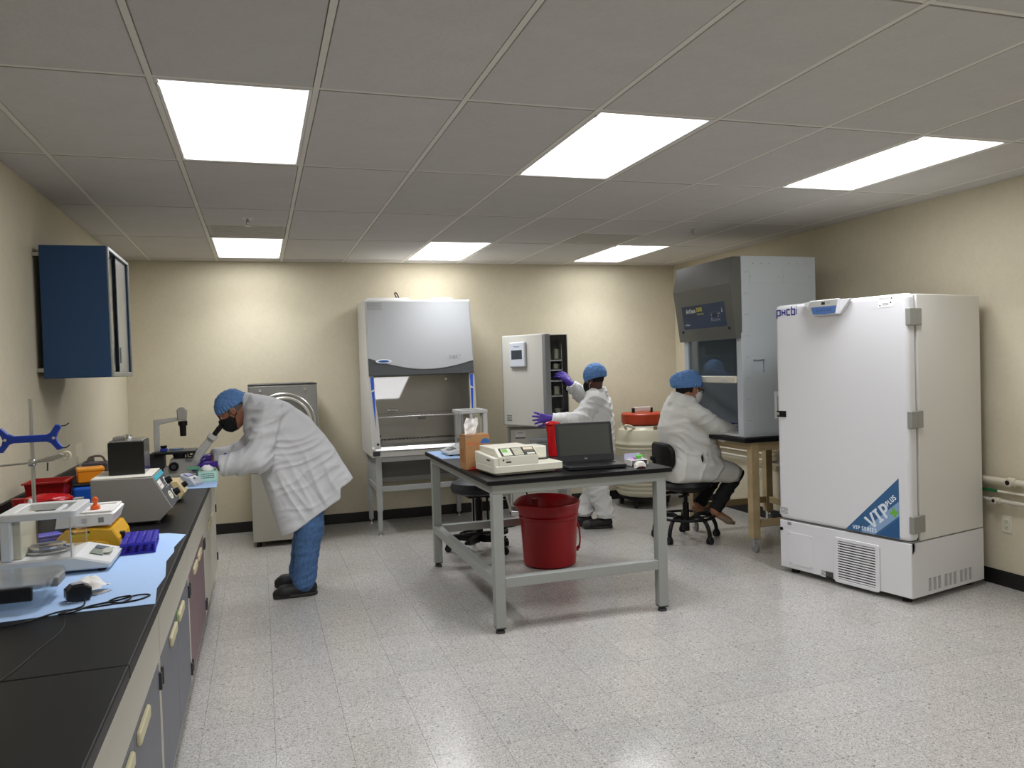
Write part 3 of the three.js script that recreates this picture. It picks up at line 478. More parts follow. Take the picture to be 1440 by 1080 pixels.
function crumple(a, b, c, s, amp, n = 28) {
  const g = new THREE.SphereGeometry(1, n, n), p = g.attributes.position;
  for (let i = 0; i < p.count; i++) { const x = p.getX(i), y = p.getY(i), z = p.getZ(i), k = 1 + amp * 12 * (Math.abs(noise.noise(x * 2.4 + s, y * 2.4, z * 2.4)) - 0.2) + amp * 6 * noise.noise(x * 6 + s, y * 6, z * 6); p.setXYZ(i, x * a * k, y < 0 ? Math.max(y * b * k, -b) : y * b * k, z * c * k); }
  g.computeVertexNormals(); return g;
}
// ---------- ring stand with burette clamp ----------
{
  const t = thing('retort_stand', 'steel retort stand with a blue double burette clamp and a grey jaw clamp', 'stand', [-1.138, BT, -0.35]);
  part(t, 'base', bb(-0.085, 0.085, 0, 0.012, -0.08, 0.12, 0.003), M.darkgrey); part(t, 'rod', cy(0.0075, 0.0075, 0.61, 0, 0.31, -0.02, 'y', 16), M.steel);
  const bm = mat('#123aa0', 0.28), k8 = 0.82, cl = part(t, 'burette_clamp', ext([[-0.09, -0.022], [-0.118, -0.06], [-0.14, -0.058], [-0.138, -0.046], [-0.122, -0.022], [-0.116, 0.0], [-0.124, 0.022], [-0.142, 0.044], [-0.14, 0.056], [-0.12, 0.06], [-0.09, 0.028], [-0.07, 0.018], [0.07, 0.018], [0.088, 0.028], [0.112, 0.066], [0.132, 0.062], [0.136, 0.05], [0.12, 0.024], [0.112, 0.0], [0.12, -0.022], [0.138, -0.044], [0.136, -0.056], [0.116, -0.06], [0.088, -0.024], [0.07, -0.016], [-0.07, -0.016]].map(([x, y]) => [x * k8, y * k8]), -0.012, 0.008, 'xy', 0.003).translate(0.0, 0.455, 0.0), bm, 'blue double burette clamp');
  for (const x of [-0.085, 0.085]) part(cl, 'screw', cy(0.006, 0.006, 0.006, x, 0.456, 0.01, 'z', 14), M.chrome);
  for (const [x, y, s] of [[-0.115, 0.045, -1], [-0.115, -0.043, -1], [0.112, 0.047, 1], [0.112, -0.042, 1]]) part(cl, 'jaw_wire', tube([[x, y + 0.455, 0], [x + s * 0.016, y + 0.457, 0.002], [x + s * 0.028, y + 0.466, 0.004]], 0.0022, 10), M.black);
  part(t, 'boss', [bx(0.028, 0.028, 0.03, 0, 0.36, -0.01, 0.008, 2), rod([0, 0.36, 0], [0, 0.36, 0.03], 0.005)], M.chrome);
  part(t, 'clamp_arm', [rod([-0.2, 0.352, 0.01], [0.02, 0.362, 0.01], 0.004), ext([[0.0, -0.006], [0.05, -0.01], [0.1, -0.004], [0.105, 0.01], [0.09, 0.017], [0.05, 0.013], [0.0, 0.005]], 0.0, 0.02, 'xy', 0.003).rotateZ(0.12).translate(0.02, 0.366, 0)], mat('#b5b3ab', 0.3, { metalness: 0.7 }));
  part(t, 'clamp_jaw', to(0.014, 0.006, 0.128, 0.382, 0.012, 'z'), mat('#c7bda4', 0.5)); part(t, 'wing_screw', rod([0.06, 0.358, 0.01], [0.058, 0.325, 0.01], 0.003), M.darkgrey);
}
// ---------- analytical balances ----------
function balance(name, lab, p, ry, sx, hgt) {
  const t = thing(name, lab, 'balance', p, ry), wm = mat('#d5d6d4', 0.38), w = sx, d = 0.27;
  part(t, 'base', ext([[-w / 2 - 0.02, 0.012], [w / 2 + 0.11, 0.012], [w / 2 + 0.115, 0.03], [w / 2 + 0.015, 0.058], [w / 2, 0.062], [-w / 2 - 0.02, 0.062]], -d / 2, d / 2, 'xy', 0.006), wm);
  for (const x of [-w / 2, w / 2 + 0.08]) for (const z of [-d / 2 + 0.03, d / 2 - 0.03]) part(t, 'foot', cy(0.012, 0.014, 0.013, x, 0.0065, z, 'y', 12), M.rubber);
  part(t, 'display_panel', [bx(0.07, 0.002, 0.09, w / 2 + 0.062, 0.0475, -0.01, 0.0008).rotateZ(0)], mat('#b9bdb4', 0.35)).rotation.z = 0;
  const sc = part(t, 'screen', bx(0.045, 0.003, 0.075, 0, 0, 0, 0.001), mat('#7f8a7c', 0.2)); sc.position.set(w / 2 + 0.055, 0.0505, 0.02); sc.rotation.z = -0.27;
  const kp = part(t, 'keypad', bx(0.045, 0.003, 0.05, 0, 0, 0, 0.001), mat('#4d5666', 0.4)); kp.position.set(w / 2 + 0.056, 0.0503, -0.055); kp.rotation.z = -0.27;
  // draft shield
  for (const [x, z] of [[-w / 2, -d / 2 + 0.02], [-w / 2, d / 2 - 0.02]]) part(t, 'post', bx(0.035, hgt - 0.062, 0.03, x + 0.01, 0.062 + (hgt - 0.062) / 2, z, 0.008, 2), wm);
  part(t, 'back_column', bb(-w / 2, -w / 2 + 0.05, 0.062, hgt - 0.01, -d / 2 + 0.035, d / 2 - 0.035, 0.004), mat('#c9c4ae', 0.45));
  part(t, 'top_frame', ext(rrect(-w / 2 - 0.012, w / 2 + 0.01, -d / 2, d / 2, 0.02), hgt - 0.012, hgt + 0.014, 'xz', 0.003, [rrect(-w / 2 + 0.03, w / 2 - 0.03, -d / 2 + 0.035, d / 2 - 0.035, 0.01)]), wm);
  part(t, 'top_rib', bx(0.018, 0.014, d - 0.04, w / 2 - 0.07, hgt - 0.002, 0, 0.004), wm);
  part(t, 'front_pane', bb(w / 2 - 0.006, w / 2 - 0.002, 0.06, hgt - 0.012, -d / 2 + 0.02, d / 2 - 0.02, 0.0008), M.glass); for (const z of [-d / 2 + 0.006, d / 2 - 0.01]) { const pn = part(t, 'side_pane', bb(-w / 2 + 0.03, w / 2 - 0.008, 0.06, hgt - 0.012, z, z + 0.004, 0.0008), M.glass); part(pn, 'pane_edge', bb(w / 2 - 0.012, w / 2 - 0.008, 0.06, hgt - 0.012, z - 0.001, z + 0.005, 0.001), M.lightgrey); }
  part(t, 'pan', lathe([[0, 0.085], [0.055, 0.085], [0.06, 0.089], [0.06, 0.082], [0.008, 0.08], [0.008, 0.062], [0, 0.062]], 32), M.chrome, 'steel weighing pan');
  part(t, 'pan_ring', to(0.07, 0.004, 0, 0.07, 0, 'y'), M.steel);
  return t;
}
balance('analytical_balance', 'white analytical balance with a glass draft shield, on the blue pad at the bench', [-1.01, BT + 0.003, 0.0], 0, 0.22, 0.212);
// ---------- yellow shaker ----------
{
  const t = thing('shaker', 'yellow benchtop shaker with a white tray and an orange knob', 'shaker', [-0.928, BT + 0.003, -0.34]);
  const ym = mat('#d9a413', 0.35);
  part(t, 'housing', ext([[-0.122, 0.012], [-0.095, 0.012], [-0.06, 0.024], [0.04, 0.024], [0.08, 0.012], [0.122, 0.012], [0.118, 0.05], [0.096, 0.09], [0.03, 0.098], [-0.07, 0.098], [-0.1, 0.07], [-0.12, 0.03]], -0.13, 0.13, 'xy', 0.006), ym);
  part(t, 'front_arch', ext([[-0.07, 0.02], [0.09, 0.016], [0.075, 0.04], [0.03, 0.05], [-0.02, 0.048], [-0.05, 0.04]], 0.128, 0.134, 'xy', 0.002), mat('#e2b125', 0.35));
  part(t, 'base', bb(-0.12, 0.12, 0.0, 0.014, -0.125, 0.125, 0.004), M.darkgrey);
  print(t, 'lettering', 0.07, 0.02, (g, w, h) => { g.clearRect(0, 0, w, h); fill(g, '#25231c', 0, 0, w, h * 0.36); fill(g, '#c8d13a', w * 0.08, h * 0.5, w * 0.9, h * 0.5); }, [-0.02, 0.078, 0.1312], [0, 0, 0], { clear: true });
  part(t, 'support', bb(-0.05, 0.05, 0.098, 0.106, -0.06, 0.06), M.darkgrey);
  const tr = part(t, 'tray', ext([[-0.108, 0.104], [0.088, 0.104], [0.104, 0.15], [0.09, 0.156], [-0.09, 0.156], [-0.1, 0.15]], -0.125, 0.125, 'xy', 0.006), mat('#ebe9e4', 0.4), 'white tray');
  part(tr, 'tray_rim', [bb(-0.09, 0.095, 0.156, 0.163, 0.1, 0.12), bb(-0.09, 0.095, 0.156, 0.163, -0.12, -0.1), bb(0.078, 0.096, 0.156, 0.163, -0.1, 0.1), bb(-0.092, -0.075, 0.156, 0.163, -0.1, 0.1)], mat('#ebe9e4', 0.4)); part(tr, 'tray_label', bb(0.045, 0.065, 0.118, 0.138, 0.124, 0.1262, 0.0005), M.grey);
  part(t, 'knob', lathe([[0, 0.156], [0.018, 0.156], [0.018, 0.17], [0.009, 0.175], [0.007, 0.182], [0.012, 0.19], [0.012, 0.198], [0.006, 0.206], [0, 0.207]], 24).translate(0.018, 0, 0.02), mat('#d8591e', 0.35), 'orange knob');
  part(t, 'switch', [bx(0.022, 0.03, 0.03, 0.118, 0.05, 0.06, 0.004)], M.black);
}
// ---------- tube rack ----------
{
  const t = thing('tube_rack', 'purple-blue perforated tube rack lying on the blue pad', 'rack', [-0.738, BT + 0.003, -0.24], 0.06);
  const m = mat('#2a1fa6', 0.35), w = 0.062, d = 0.13;
  const holes = []; for (let i = 0; i < 4; i++) for (let j = 0; j < 9; j++) holes.push(circle(-w + 0.02 + i * 0.028, -d + 0.022 + j * 0.027, 0.009, 8));
  for (const y of [0.0, 0.036]) part(t, 'plate', ext([[-w, -d], [w, -d], [w, d], [-w, d]], y, y + 0.008, 'xz', 0.001, holes), m);
  for (const z of [-d + 0.004, d - 0.004]) part(t, 'end_plate', ext([[-w, 0.0], [w, 0.0], [w, 0.044], [-w, 0.044]], z - 0.003, z + 0.003, 'xy', 0.001, [[[-w + 0.008, 0.009], [w - 0.007, 0.009], [w - 0.007, 0.034], [-w + 0.008, 0.034]]]), m);
  part(t, 'side_plate', [bb(-w, -w + 0.005, 0.0, 0.044, -d + 0.008, -d + 0.03), bb(-w, -w + 0.005, 0.0, 0.044, d - 0.03, d - 0.008)], m); part(t, 'side_plate', [bb(w - 0.005, w, 0.0, 0.044, -d + 0.008, -d + 0.03), bb(w - 0.005, w, 0.0, 0.044, d - 0.03, d - 0.008)], m);
}
// ---------- small things on the pad ----------
{
  const t = thing('plastic_container', 'clear plastic lidded container with a black latch bar, on the blue pad', 'container', [-1.1, BT + 0.003, 0.435]);
  const tub = (w, d, h, r) => { const a = rrect(-w, w, -d, d, r, 6), b = a.map((p) => [p[0] * 0.9, p[1] * 0.88]), P = [], n = a.length; for (let i = 0; i < n; i++) { const j = (i + 1) % n; P.push(b[i][0], 0, b[i][1], a[i][0], h, a[i][1], a[j][0], h, a[j][1], b[i][0], 0, b[i][1], a[j][0], h, a[j][1], b[j][0], 0, b[j][1]); P.push(0, 0, 0, b[i][0], 0, b[i][1], b[j][0], 0, b[j][1]); } const g = new THREE.BufferGeometry(); g.setAttribute('position', new THREE.Float32BufferAttribute(P, 3)); g.computeVertexNormals(); return toCreasedNormals(g, 0.6); };
  part(t, 'tub', tub(0.21, 0.125, 0.062, 0.035), new THREE.MeshPhysicalMaterial({ color: col('#eef4f8'), roughness: 0.12, transmission: 0.82, thickness: 0 }));
  part(t, 'lid', ext(rrect(-0.215, 0.215, -0.13, 0.13, 0.037), 0.062, 0.076, 'xz', 0.003), new THREE.MeshPhysicalMaterial({ color: col('#c3c8cc'), roughness: 0.2, transmission: 0.75, thickness: 0 }), 'translucent grey lid');
  part(t, 'latch_bar', bb(-0.05, 0.175, 0.03, 0.073, 0.126, 0.142, 0.005, 2), mat('#14161b', 0.4), 'black latch bar'); part(t, 'end_clip', bb(0.19, 0.225, 0.045, 0.075, -0.05, 0.05, 0.006, 2), M.grey);
  const a = thing('power_adapter', 'black plug-in power adapter with a printed label, beside its coiled lead', 'adapter', [-0.818, BT + 0.003, 0.5], 0.35);
  part(a, 'body', ext([[-0.036, 0.012], [-0.018, 0], [0.026, 0], [0.036, 0.016], [0.034, 0.04], [0.014, 0.052], [-0.02, 0.05], [-0.036, 0.036]], -0.028, 0.028, 'xy', 0.004), mat('#101218', 0.3));
  print(a, 'rating_label', 0.034, 0.03, (g, w, h) => { fill(g, '#b9bcc4', 0, 0, w, h); scribble(g, 2, 2, w - 4, h - 4, '#2d3038', 5); }, [-0.002, 0.0545, 0.003], [-Math.PI / 2, 0.0, 0], { res: 2000 });
  part(a, 'prong', [bx(0.012, 0.002, 0.006, -0.03, 0.006, 0.03, 0.0005), bx(0.012, 0.002, 0.006, -0.018, 0.003, 0.03, 0.0005)], M.chrome);
  single('adapter_lead', 'thin black power lead looping across the front of the worktop', 'cable', tube([[-0.79, BT + 0.012, 0.545], [-0.79, BT + 0.006, 0.59], [-0.83, BT + 0.006, 0.635], [-0.84, BT + 0.006, 0.655], [-0.81, BT + 0.006, 0.65], [-0.77, BT + 0.006, 0.6], [-0.7, BT + 0.006, 0.565], [-0.64, BT + 0.008, 0.535], [-0.61, BT + 0.006, 0.54], [-0.63, BT + 0.006, 0.58], [-0.68, BT + 0.006, 0.6], [-0.72, BT + 0.009, 0.585], [-0.7, BT + 0.012, 0.56], [-0.66, BT + 0.012, 0.555], [-0.67, BT + 0.006, 0.585], [-0.74, BT + 0.005, 0.61], [-0.84, BT + 0.005, 0.62], [-0.92, BT + 0.005, 0.7], [-0.98, BT + 0.005, 0.72], [-1.04, BT + 0.005, 0.7], [-1.06, BT + 0.005, 0.66], [-1.04, BT + 0.006, 0.6]], 0.0027, 140, false, 6), M.black);
  single('thin_wire', 'very thin grey wire trailing over the bare black worktop', 'wire', tube([[-0.82, BT + 0.002, 0.665], [-0.80, BT + 0.002, 0.8], [-0.82, BT + 0.002, 0.95], [-0.84, BT + 0.002, 1.1], [-0.87, BT + 0.002, 1.22], [-0.93, BT + 0.002, 1.34], [-1.02, BT + 0.002, 1.45]], 0.0008, 60, false, 5), M.darkgrey);
  const p = thing('paper_packet', 'crumpled white printed paper packet beside the power adapter', 'packet', [-0.805, BT + 0.003, 0.41], -0.3);
  { const g = new THREE.PlaneGeometry(0.1, 0.085, 14, 12).rotateX(-Math.PI / 2), v = g.attributes.position; for (let i = 0; i < v.count; i++) { const x = v.getX(i), z = v.getZ(i); v.setY(i, 0.018 + 0.03 * Math.max(0, 1 - (x * x + z * z) / 0.0028) + 0.012 * noise.noise(x * 40, z * 40, 3)); } g.computeVertexNormals();
    const tx = canvasTex(200, 170, (q, w, h) => { fill(q, '#e9e6e2', 0, 0, w, h); scribble(q, 14, 16, w * 0.5, h * 0.4, '#8f8c8b', 5); scribble(q, w * 0.6, 20, w * 0.3, h * 0.25, '#5b595a', 3); }); part(p, 'sheet', g, new THREE.MeshPhysicalMaterial({ map: tx, roughness: 0.8, side: THREE.DoubleSide })); part(p, 'card', ext([[-0.02, 0.0], [0.07, -0.01], [0.05, 0.045], [-0.03, 0.05]], 0.001, 0.003, 'xz', 0), mat('#b6b2ab', 0.8)); }
  single('black_lead_coil', 'small coil of black lead between the balance and the shaker', 'cable', tube([[-0.9, BT + 0.007, -0.13], [-0.86, BT + 0.009, -0.17], [-0.82, BT + 0.01, -0.15], [-0.835, BT + 0.014, -0.11], [-0.88, BT + 0.018, -0.12], [-0.86, BT + 0.02, -0.15], [-0.83, BT + 0.017, -0.13]], 0.0045, 60, false, 6), M.black);
  const k = thing('purple_case', 'flat purple plastic case lying behind the balance', 'case', [-1.14, BT, -0.55], 0.5); part(k, 'tray', bx(0.1, 0.022, 0.07, 0, 0.011, 0, 0.006, 2), mat('#4a47a8', 0.4)); part(k, 'lid', bx(0.102, 0.014, 0.072, 0, 0.0295, 0, 0.006, 2), mat('#5a58bd', 0.4));
  single('mint_packet', 'pale mint printed packet standing behind the balance glass', 'packet', bx(0.05, 0.11, 0.03, 0, 0.055, 0, 0.006, 2), mat('#b9d6cb', 0.6), [-1.165, BT + 0.003, -0.2], 0.3);
}
// ---------- cream device, grey meter, glove box ----------
{
  const c = thing('stirrer', 'small cream control box with a black knob beside the water bath', 'stirrer', [-0.765, BT, -1.5]);
  part(c, 'housing', ext([[-0.1, 0.012], [0.07, 0.012], [0.1, 0.05], [0.06, 0.115], [-0.1, 0.12]], -0.08, 0.08, 'xy', 0.004), mat('#cdb98a', 0.45)); part(c, 'knob', rod([0.083, 0.082, 0.02], [0.103, 0.095, 0.02], 0.016, 0.013), M.black); for (const x of [-0.08, 0.05]) for (const z of [-0.06, 0.06]) part(c, 'foot', cy(0.01, 0.012, 0.013, x, 0.0065, z, 'y', 12), M.rubber);
  const m = thing('pocket_meter', 'grey handheld meter with blue marks, lying on the small blue pad', 'meter', [-0.685, BT + 0.003, -2.05], -0.55);
  part(m, 'body', ext([[-0.06, 0.0], [0.055, 0.0], [0.062, 0.02], [0.03, 0.05], [-0.05, 0.075], [-0.062, 0.03]], -0.045, 0.045, 'xy', 0.008), mat('#b6b9be', 0.4)); const s = part(m, 'screen', bx(0.04, 0.003, 0.055, 0, 0, 0, 0.001), mat('#2f3f8f', 0.3), 'blue display'); s.position.set(-0.018, 0.068, 0); s.rotation.z = -0.3; const bt = part(m, 'button', bx(0.014, 0.004, 0.012, 0, 0, 0, 0.002), M.black); bt.position.set(0.035, 0.05, 0.015); bt.rotation.z = -0.5;
  const g = thing('glove_box', 'mint green and white open glove carton on the small blue pad', 'carton', [-0.605, BT + 0.003, -2.27], 0.12);
  const gm = mat('#a9d3c2', 0.6); part(g, 'carton', [bx(0.12, 0.07, 0.006, 0, 0.035, 0.1, 0.002), bx(0.12, 0.07, 0.006, 0, 0.035, -0.1, 0.002), bx(0.006, 0.07, 0.2, -0.057, 0.035, 0, 0.002), bx(0.006, 0.07, 0.2, 0.057, 0.035, 0, 0.002), bx(0.11, 0.004, 0.2, 0, 0.004, 0, 0.001)], gm);
  part(g, 'open_flap', bx(0.08, 0.003, 0.19, -0.08, 0.085, 0, 0.001).rotateZ(0.0), mat('#1f7a55', 0.6), 'dark green flap');
  print(g, 'lettering', 0.1, 0.05, (q, w, h) => { fill(q, '#b9ddcd', 0, 0, w, h); scribble(q, 6, 6, w - 20, h - 14, '#2f4a44', 3); }, [0, 0.035, 0.1038]);
  part(g, 'glove_tuft', crumple(0.04, 0.03, 0.05, 4, 0.02), mat('#eae9e6', 0.7), 'white tissue in the opening').position.set(0, 0.07, 0.02);
}
// ---------- inverted microscope ----------
{
  const t = thing('inverted_microscope', 'grey inverted microscope with an overhead lamp arm, at the end of the bench', 'microscope', [-0.8, BT, -2.62]);
  const g1 = mat('#a9a69f', 0.45), g2 = mat('#2a2a2b', 0.45), lg = mat('#c4c2bc', 0.42);
  part(t, 'foot_plate', ext(rrect(-0.17, 0.15, -0.1, 0.1, 0.03), 0.0, 0.025, 'xz', 0.004), g1);
  part(t, 'body', [ext([[-0.16, 0.02], [0.1, 0.02], [0.13, 0.09], [0.09, 0.125], [-0.05, 0.125], [-0.07, 0.07], [-0.16, 0.07]], -0.06, 0.06, 'xy', 0.006)], g1);
  part(t, 'rear_block', bb(-0.18, -0.09, 0.02, 0.17, -0.06, 0.06, 0.008, 2), g2);
  part(t, 'stage', [bb(-0.15, 0.11, 0.168, 0.18, -0.11, 0.11, 0.003), bb(-0.15, 0.06, 0.158, 0.168, -0.09, 0.09)], g2, 'black specimen stage'); part(t, 'stage_bracket', [ext([[0.05, 0.168], [0.11, 0.168], [0.09, 0.125], [0.05, 0.125]], -0.09, -0.08, 'xy', 0.001, [[[0.06, 0.16], [0.095, 0.16], [0.082, 0.133], [0.06, 0.133]]]), ext([[0.05, 0.168], [0.11, 0.168], [0.09, 0.125], [0.05, 0.125]], 0.08, 0.09, 'xy', 0.001, [[[0.06, 0.16], [0.095, 0.16], [0.082, 0.133], [0.06, 0.133]]])], g2);
  part(t, 'nosepiece', [cy(0.045, 0.035, 0.03, 0.0, 0.14, 0, 'y', 24)], M.darkgrey); for (let i = 0; i < 4; i++) { const a = i * Math.PI / 2 + 0.5; part(t, 'objective', cy(0.009, 0.012, 0.03, 0.025 * Math.cos(a), 0.148, 0.025 * Math.sin(a), 'y', 14), M.chrome); }
  part(t, 'lamp_column', [ext([[-0.155, 0.16], [-0.12, 0.16], [-0.118, 0.36], [0.02, 0.385], [0.02, 0.405], [-0.155, 0.395]], -0.015, 0.015, 'xy', 0.004)], lg);
  part(t, 'lamp_house', ext([[0.0, 0.385], [0.055, 0.38], [0.06, 0.45], [0.04, 0.472], [0.01, 0.47], [-0.005, 0.455]], -0.035, 0.035, 'xy', 0.006), g1);
  part(t, 'condenser', [cy(0.03, 0.03, 0.03, 0.03, 0.362, 0, 'y', 24), cy(0.022, 0.02, 0.075, 0.03, 0.312, 0, 'y', 24)], M.black);
  part(t, 'filter_knob', [cy(0.022, 0.018, 0.02, -0.09, 0.21, 0.06, 'y', 20)], M.black); part(t, 'blue_filter', bx(0.045, 0.022, 0.05, -0.09, 0.191, 0.06, 0.006, 2), mat('#25399a', 0.4), 'blue filter holder');
  part(t, 'culture_dish', lathe([[0, 0.181], [0.045, 0.181], [0.045, 0.192], [0, 0.192]], 28).translate(-0.02, 0, -0.03), new THREE.MeshPhysicalMaterial({ color: col('#a9bfe6'), roughness: 0.1, transmission: 0.8, thickness: 0 }));
  for (const s of [-1, 1]) { const k = part(t, 'focus_knob', cy(0.03, 0.03, 0.025, -0.03, 0.075, s * 0.075, 'z', 24), M.black); part(k, 'fine_knob', cy(0.015, 0.015, 0.02, -0.03, 0.075, s * 0.095, 'z', 20), M.darkgrey); }
  const dx = 0.62, dy = 0.785; // tube direction
  part(t, 'eyepiece_tube', [ext([[0.06, 0.11], [0.12, 0.085], [0.235, 0.24], [0.195, 0.27]], -0.022, 0.022, 'xy', 0.006)], lg); part(t, 'eyepiece_head', [bar([0.205, 0.242, 0], [0.232, 0.276, 0], 0.09, 0.062, 0.008)], lg);
  for (const s of [-1, 1]) part(t, 'eyepiece', [rod([0.23, 0.272, s * 0.032], [0.262, 0.313, s * 0.032], 0.017, 0.017), rod([0.26, 0.31, s * 0.032], [0.277, 0.332, s * 0.032], 0.019, 0.015)], M.black);
}
// ---------- steriliser by the back wall ----------
{
  const t = thing('steriliser', 'floor-standing grey steriliser with a round front door, behind the bending person', 'steriliser');
  const sil = mat('#9b9b95', 0.4, { metalness: 0.35 }), cr = mat('#b9b6aa', 0.45), x0 = -0.362, x1 = 0.252, zn = -4.29, zf = -5.0;
  part(t, 'cabinet', bb(x0, x1, 0.05, 1.478, zf, zn - 0.02, 0.004), cr); part(t, 'lower_panel', bb(x0, x1, 0.05, 0.675, zn - 0.02, zn, 0.004), cr);
  part(t, 'middle_panel', bb(x0, x1, 0.682, 0.79, zn - 0.02, zn, 0.003), sil); part(t, 'upper_panel', bb(x0 + 0.008, x1 - 0.008, 0.796, 1.468, zn - 0.02, zn, 0.003), sil); part(t, 'top_strip', bb(x0, x1, 1.478, 1.486, zf, zn - 0.002, 0.002), M.darkgrey);
  part(t, 'edge_trim', bb(x0, x0 + 0.006, 0.796, 1.474, zn - 0.018, zn + 0.006), cr); part(t, 'edge_trim', bb(x1 - 0.006, x1, 0.796, 1.474, zn - 0.018, zn + 0.006), cr);
  const c = [-0.055, 1.12], ring = (a, b, m, n, s) => part(t, n, lathe(s, 56).rotateX(Math.PI / 2).translate(c[0], c[1], zn), m);
  ring(0, 0, mat('#c2c0b8', 0.3, { metalness: 0.5 }), 'outer_ring', [[0.285, 0], [0.285, 0.006], [0.278, 0.012], [0.27, 0.006], [0.27, 0]]);
  ring(0, 0, mat('#d0cdc2', 0.3, { metalness: 0.4 }), 'door_rim', [[0.25, 0], [0.25, 0.02], [0.24, 0.032], [0.225, 0.03], [0.222, 0.012], [0.222, 0]]);
  ring(0, 0, mat('#86867f', 0.4, { metalness: 0.4 }), 'door_disc', [[0.001, 0.02], [0.12, 0.018], [0.222, 0.008], [0.222, 0], [0.001, 0]]);
  part(t, 'door_handle', [cy(0.02, 0.02, 0.05, c[0], c[1], zn + 0.04, 'z', 18), rod([c[0] - 0.07, c[1], zn + 0.06], [c[0] + 0.07, c[1], zn + 0.06], 0.01)], M.black);
  for (const [x, y] of [[-0.255, 1.43], [0.14, 1.43]]) part(t, 'panel_screw', cy(0.012, 0.012, 0.01, x, y, zn + 0.003, 'z', 14), M.chrome);
  part(t, 'pressure_gauge', [cy(0.032, 0.032, 0.02, -0.28, 0.735, zn + 0.008, 'z', 24)], M.chrome); print(t, 'gauge_dial', 0.05, 0.05, (g, w, h) => { g.clearRect(0, 0, w, h); g.fillStyle = '#eceae4'; g.beginPath(); g.arc(w / 2, h / 2, w * 0.48, 0, 7); g.fill(); g.strokeStyle = '#222'; g.lineWidth = 2; g.beginPath(); g.moveTo(w / 2, h / 2); g.lineTo(w * 0.25, h * 0.3); g.stroke(); }, [-0.28, 0.735, zn + 0.0192], [0, 0, 0], { clear: true });
  for (const x of [x0 + 0.05, x1 - 0.05]) for (const z of [zn - 0.06, zf + 0.06]) part(t, 'foot', cy(0.02, 0.024, 0.05, x, 0.025, z, 'y', 12), M.black);
  rebase(t, (x0 + x1) / 2, 0, -4.64);
}
// ---------- biosafety cabinet and its stand ----------
{
  const st = thing('cabinet_stand', 'pale grey steel stand with a lower shelf frame, under the biosafety cabinet', 'stand');
  const m = mat('#a9aba9', 0.45), xs = [0.8, 1.735], zs = [-4.34, -4.99];
  for (const x of xs) for (const z of zs) { const l = part(st, 'leg', bb(x - 0.027, x + 0.027, 0.23, 0.752, z - 0.027, z + 0.027, 0.003), m); part(l, 'leg_extension', bb(x - 0.021, x + 0.021, 0.04, 0.23, z - 0.021, z + 0.021, 0.003), m); part(l, 'levelling_foot', [cy(0.008, 0.008, 0.03, x, 0.028, z, 'y', 10), cy(0.02, 0.024, 0.012, x, 0.006, z, 'y', 14)], M.steel); }
  for (const z of zs) { part(st, 'top_rail', bb(xs[0], xs[1], 0.70, 0.752, z - 0.02, z + 0.02), m); part(st, 'shelf_rail', bb(xs[0] + 0.027, xs[1] - 0.027, 0.415, 0.465, z - 0.02, z + 0.02), m); }
  for (const x of xs) { part(st, 'top_rail', bb(x - 0.02, x + 0.02, 0.70, 0.752, zs[1] + 0.02, zs[0] - 0.02), m); part(st, 'shelf_rail', bb(x - 0.02, x + 0.02, 0.415, 0.465, zs[1] + 0.027, zs[0] - 0.027), m); part(st, 'side_panel', bb(x - 0.004, x + 0.004, 0.465, 0.70, zs[1] + 0.027, zs[0] - 0.027, 0.001), m); }
  part(st, 'back_panel', bb(xs[0] + 0.02, xs[1] - 0.02, 0.465, 0.70, zs[1] + 0.02, zs[1] + 0.026, 0.001), mat('#7c7d7b', 0.5));
  rebase(st, 1.267, 0, -4.66);
}
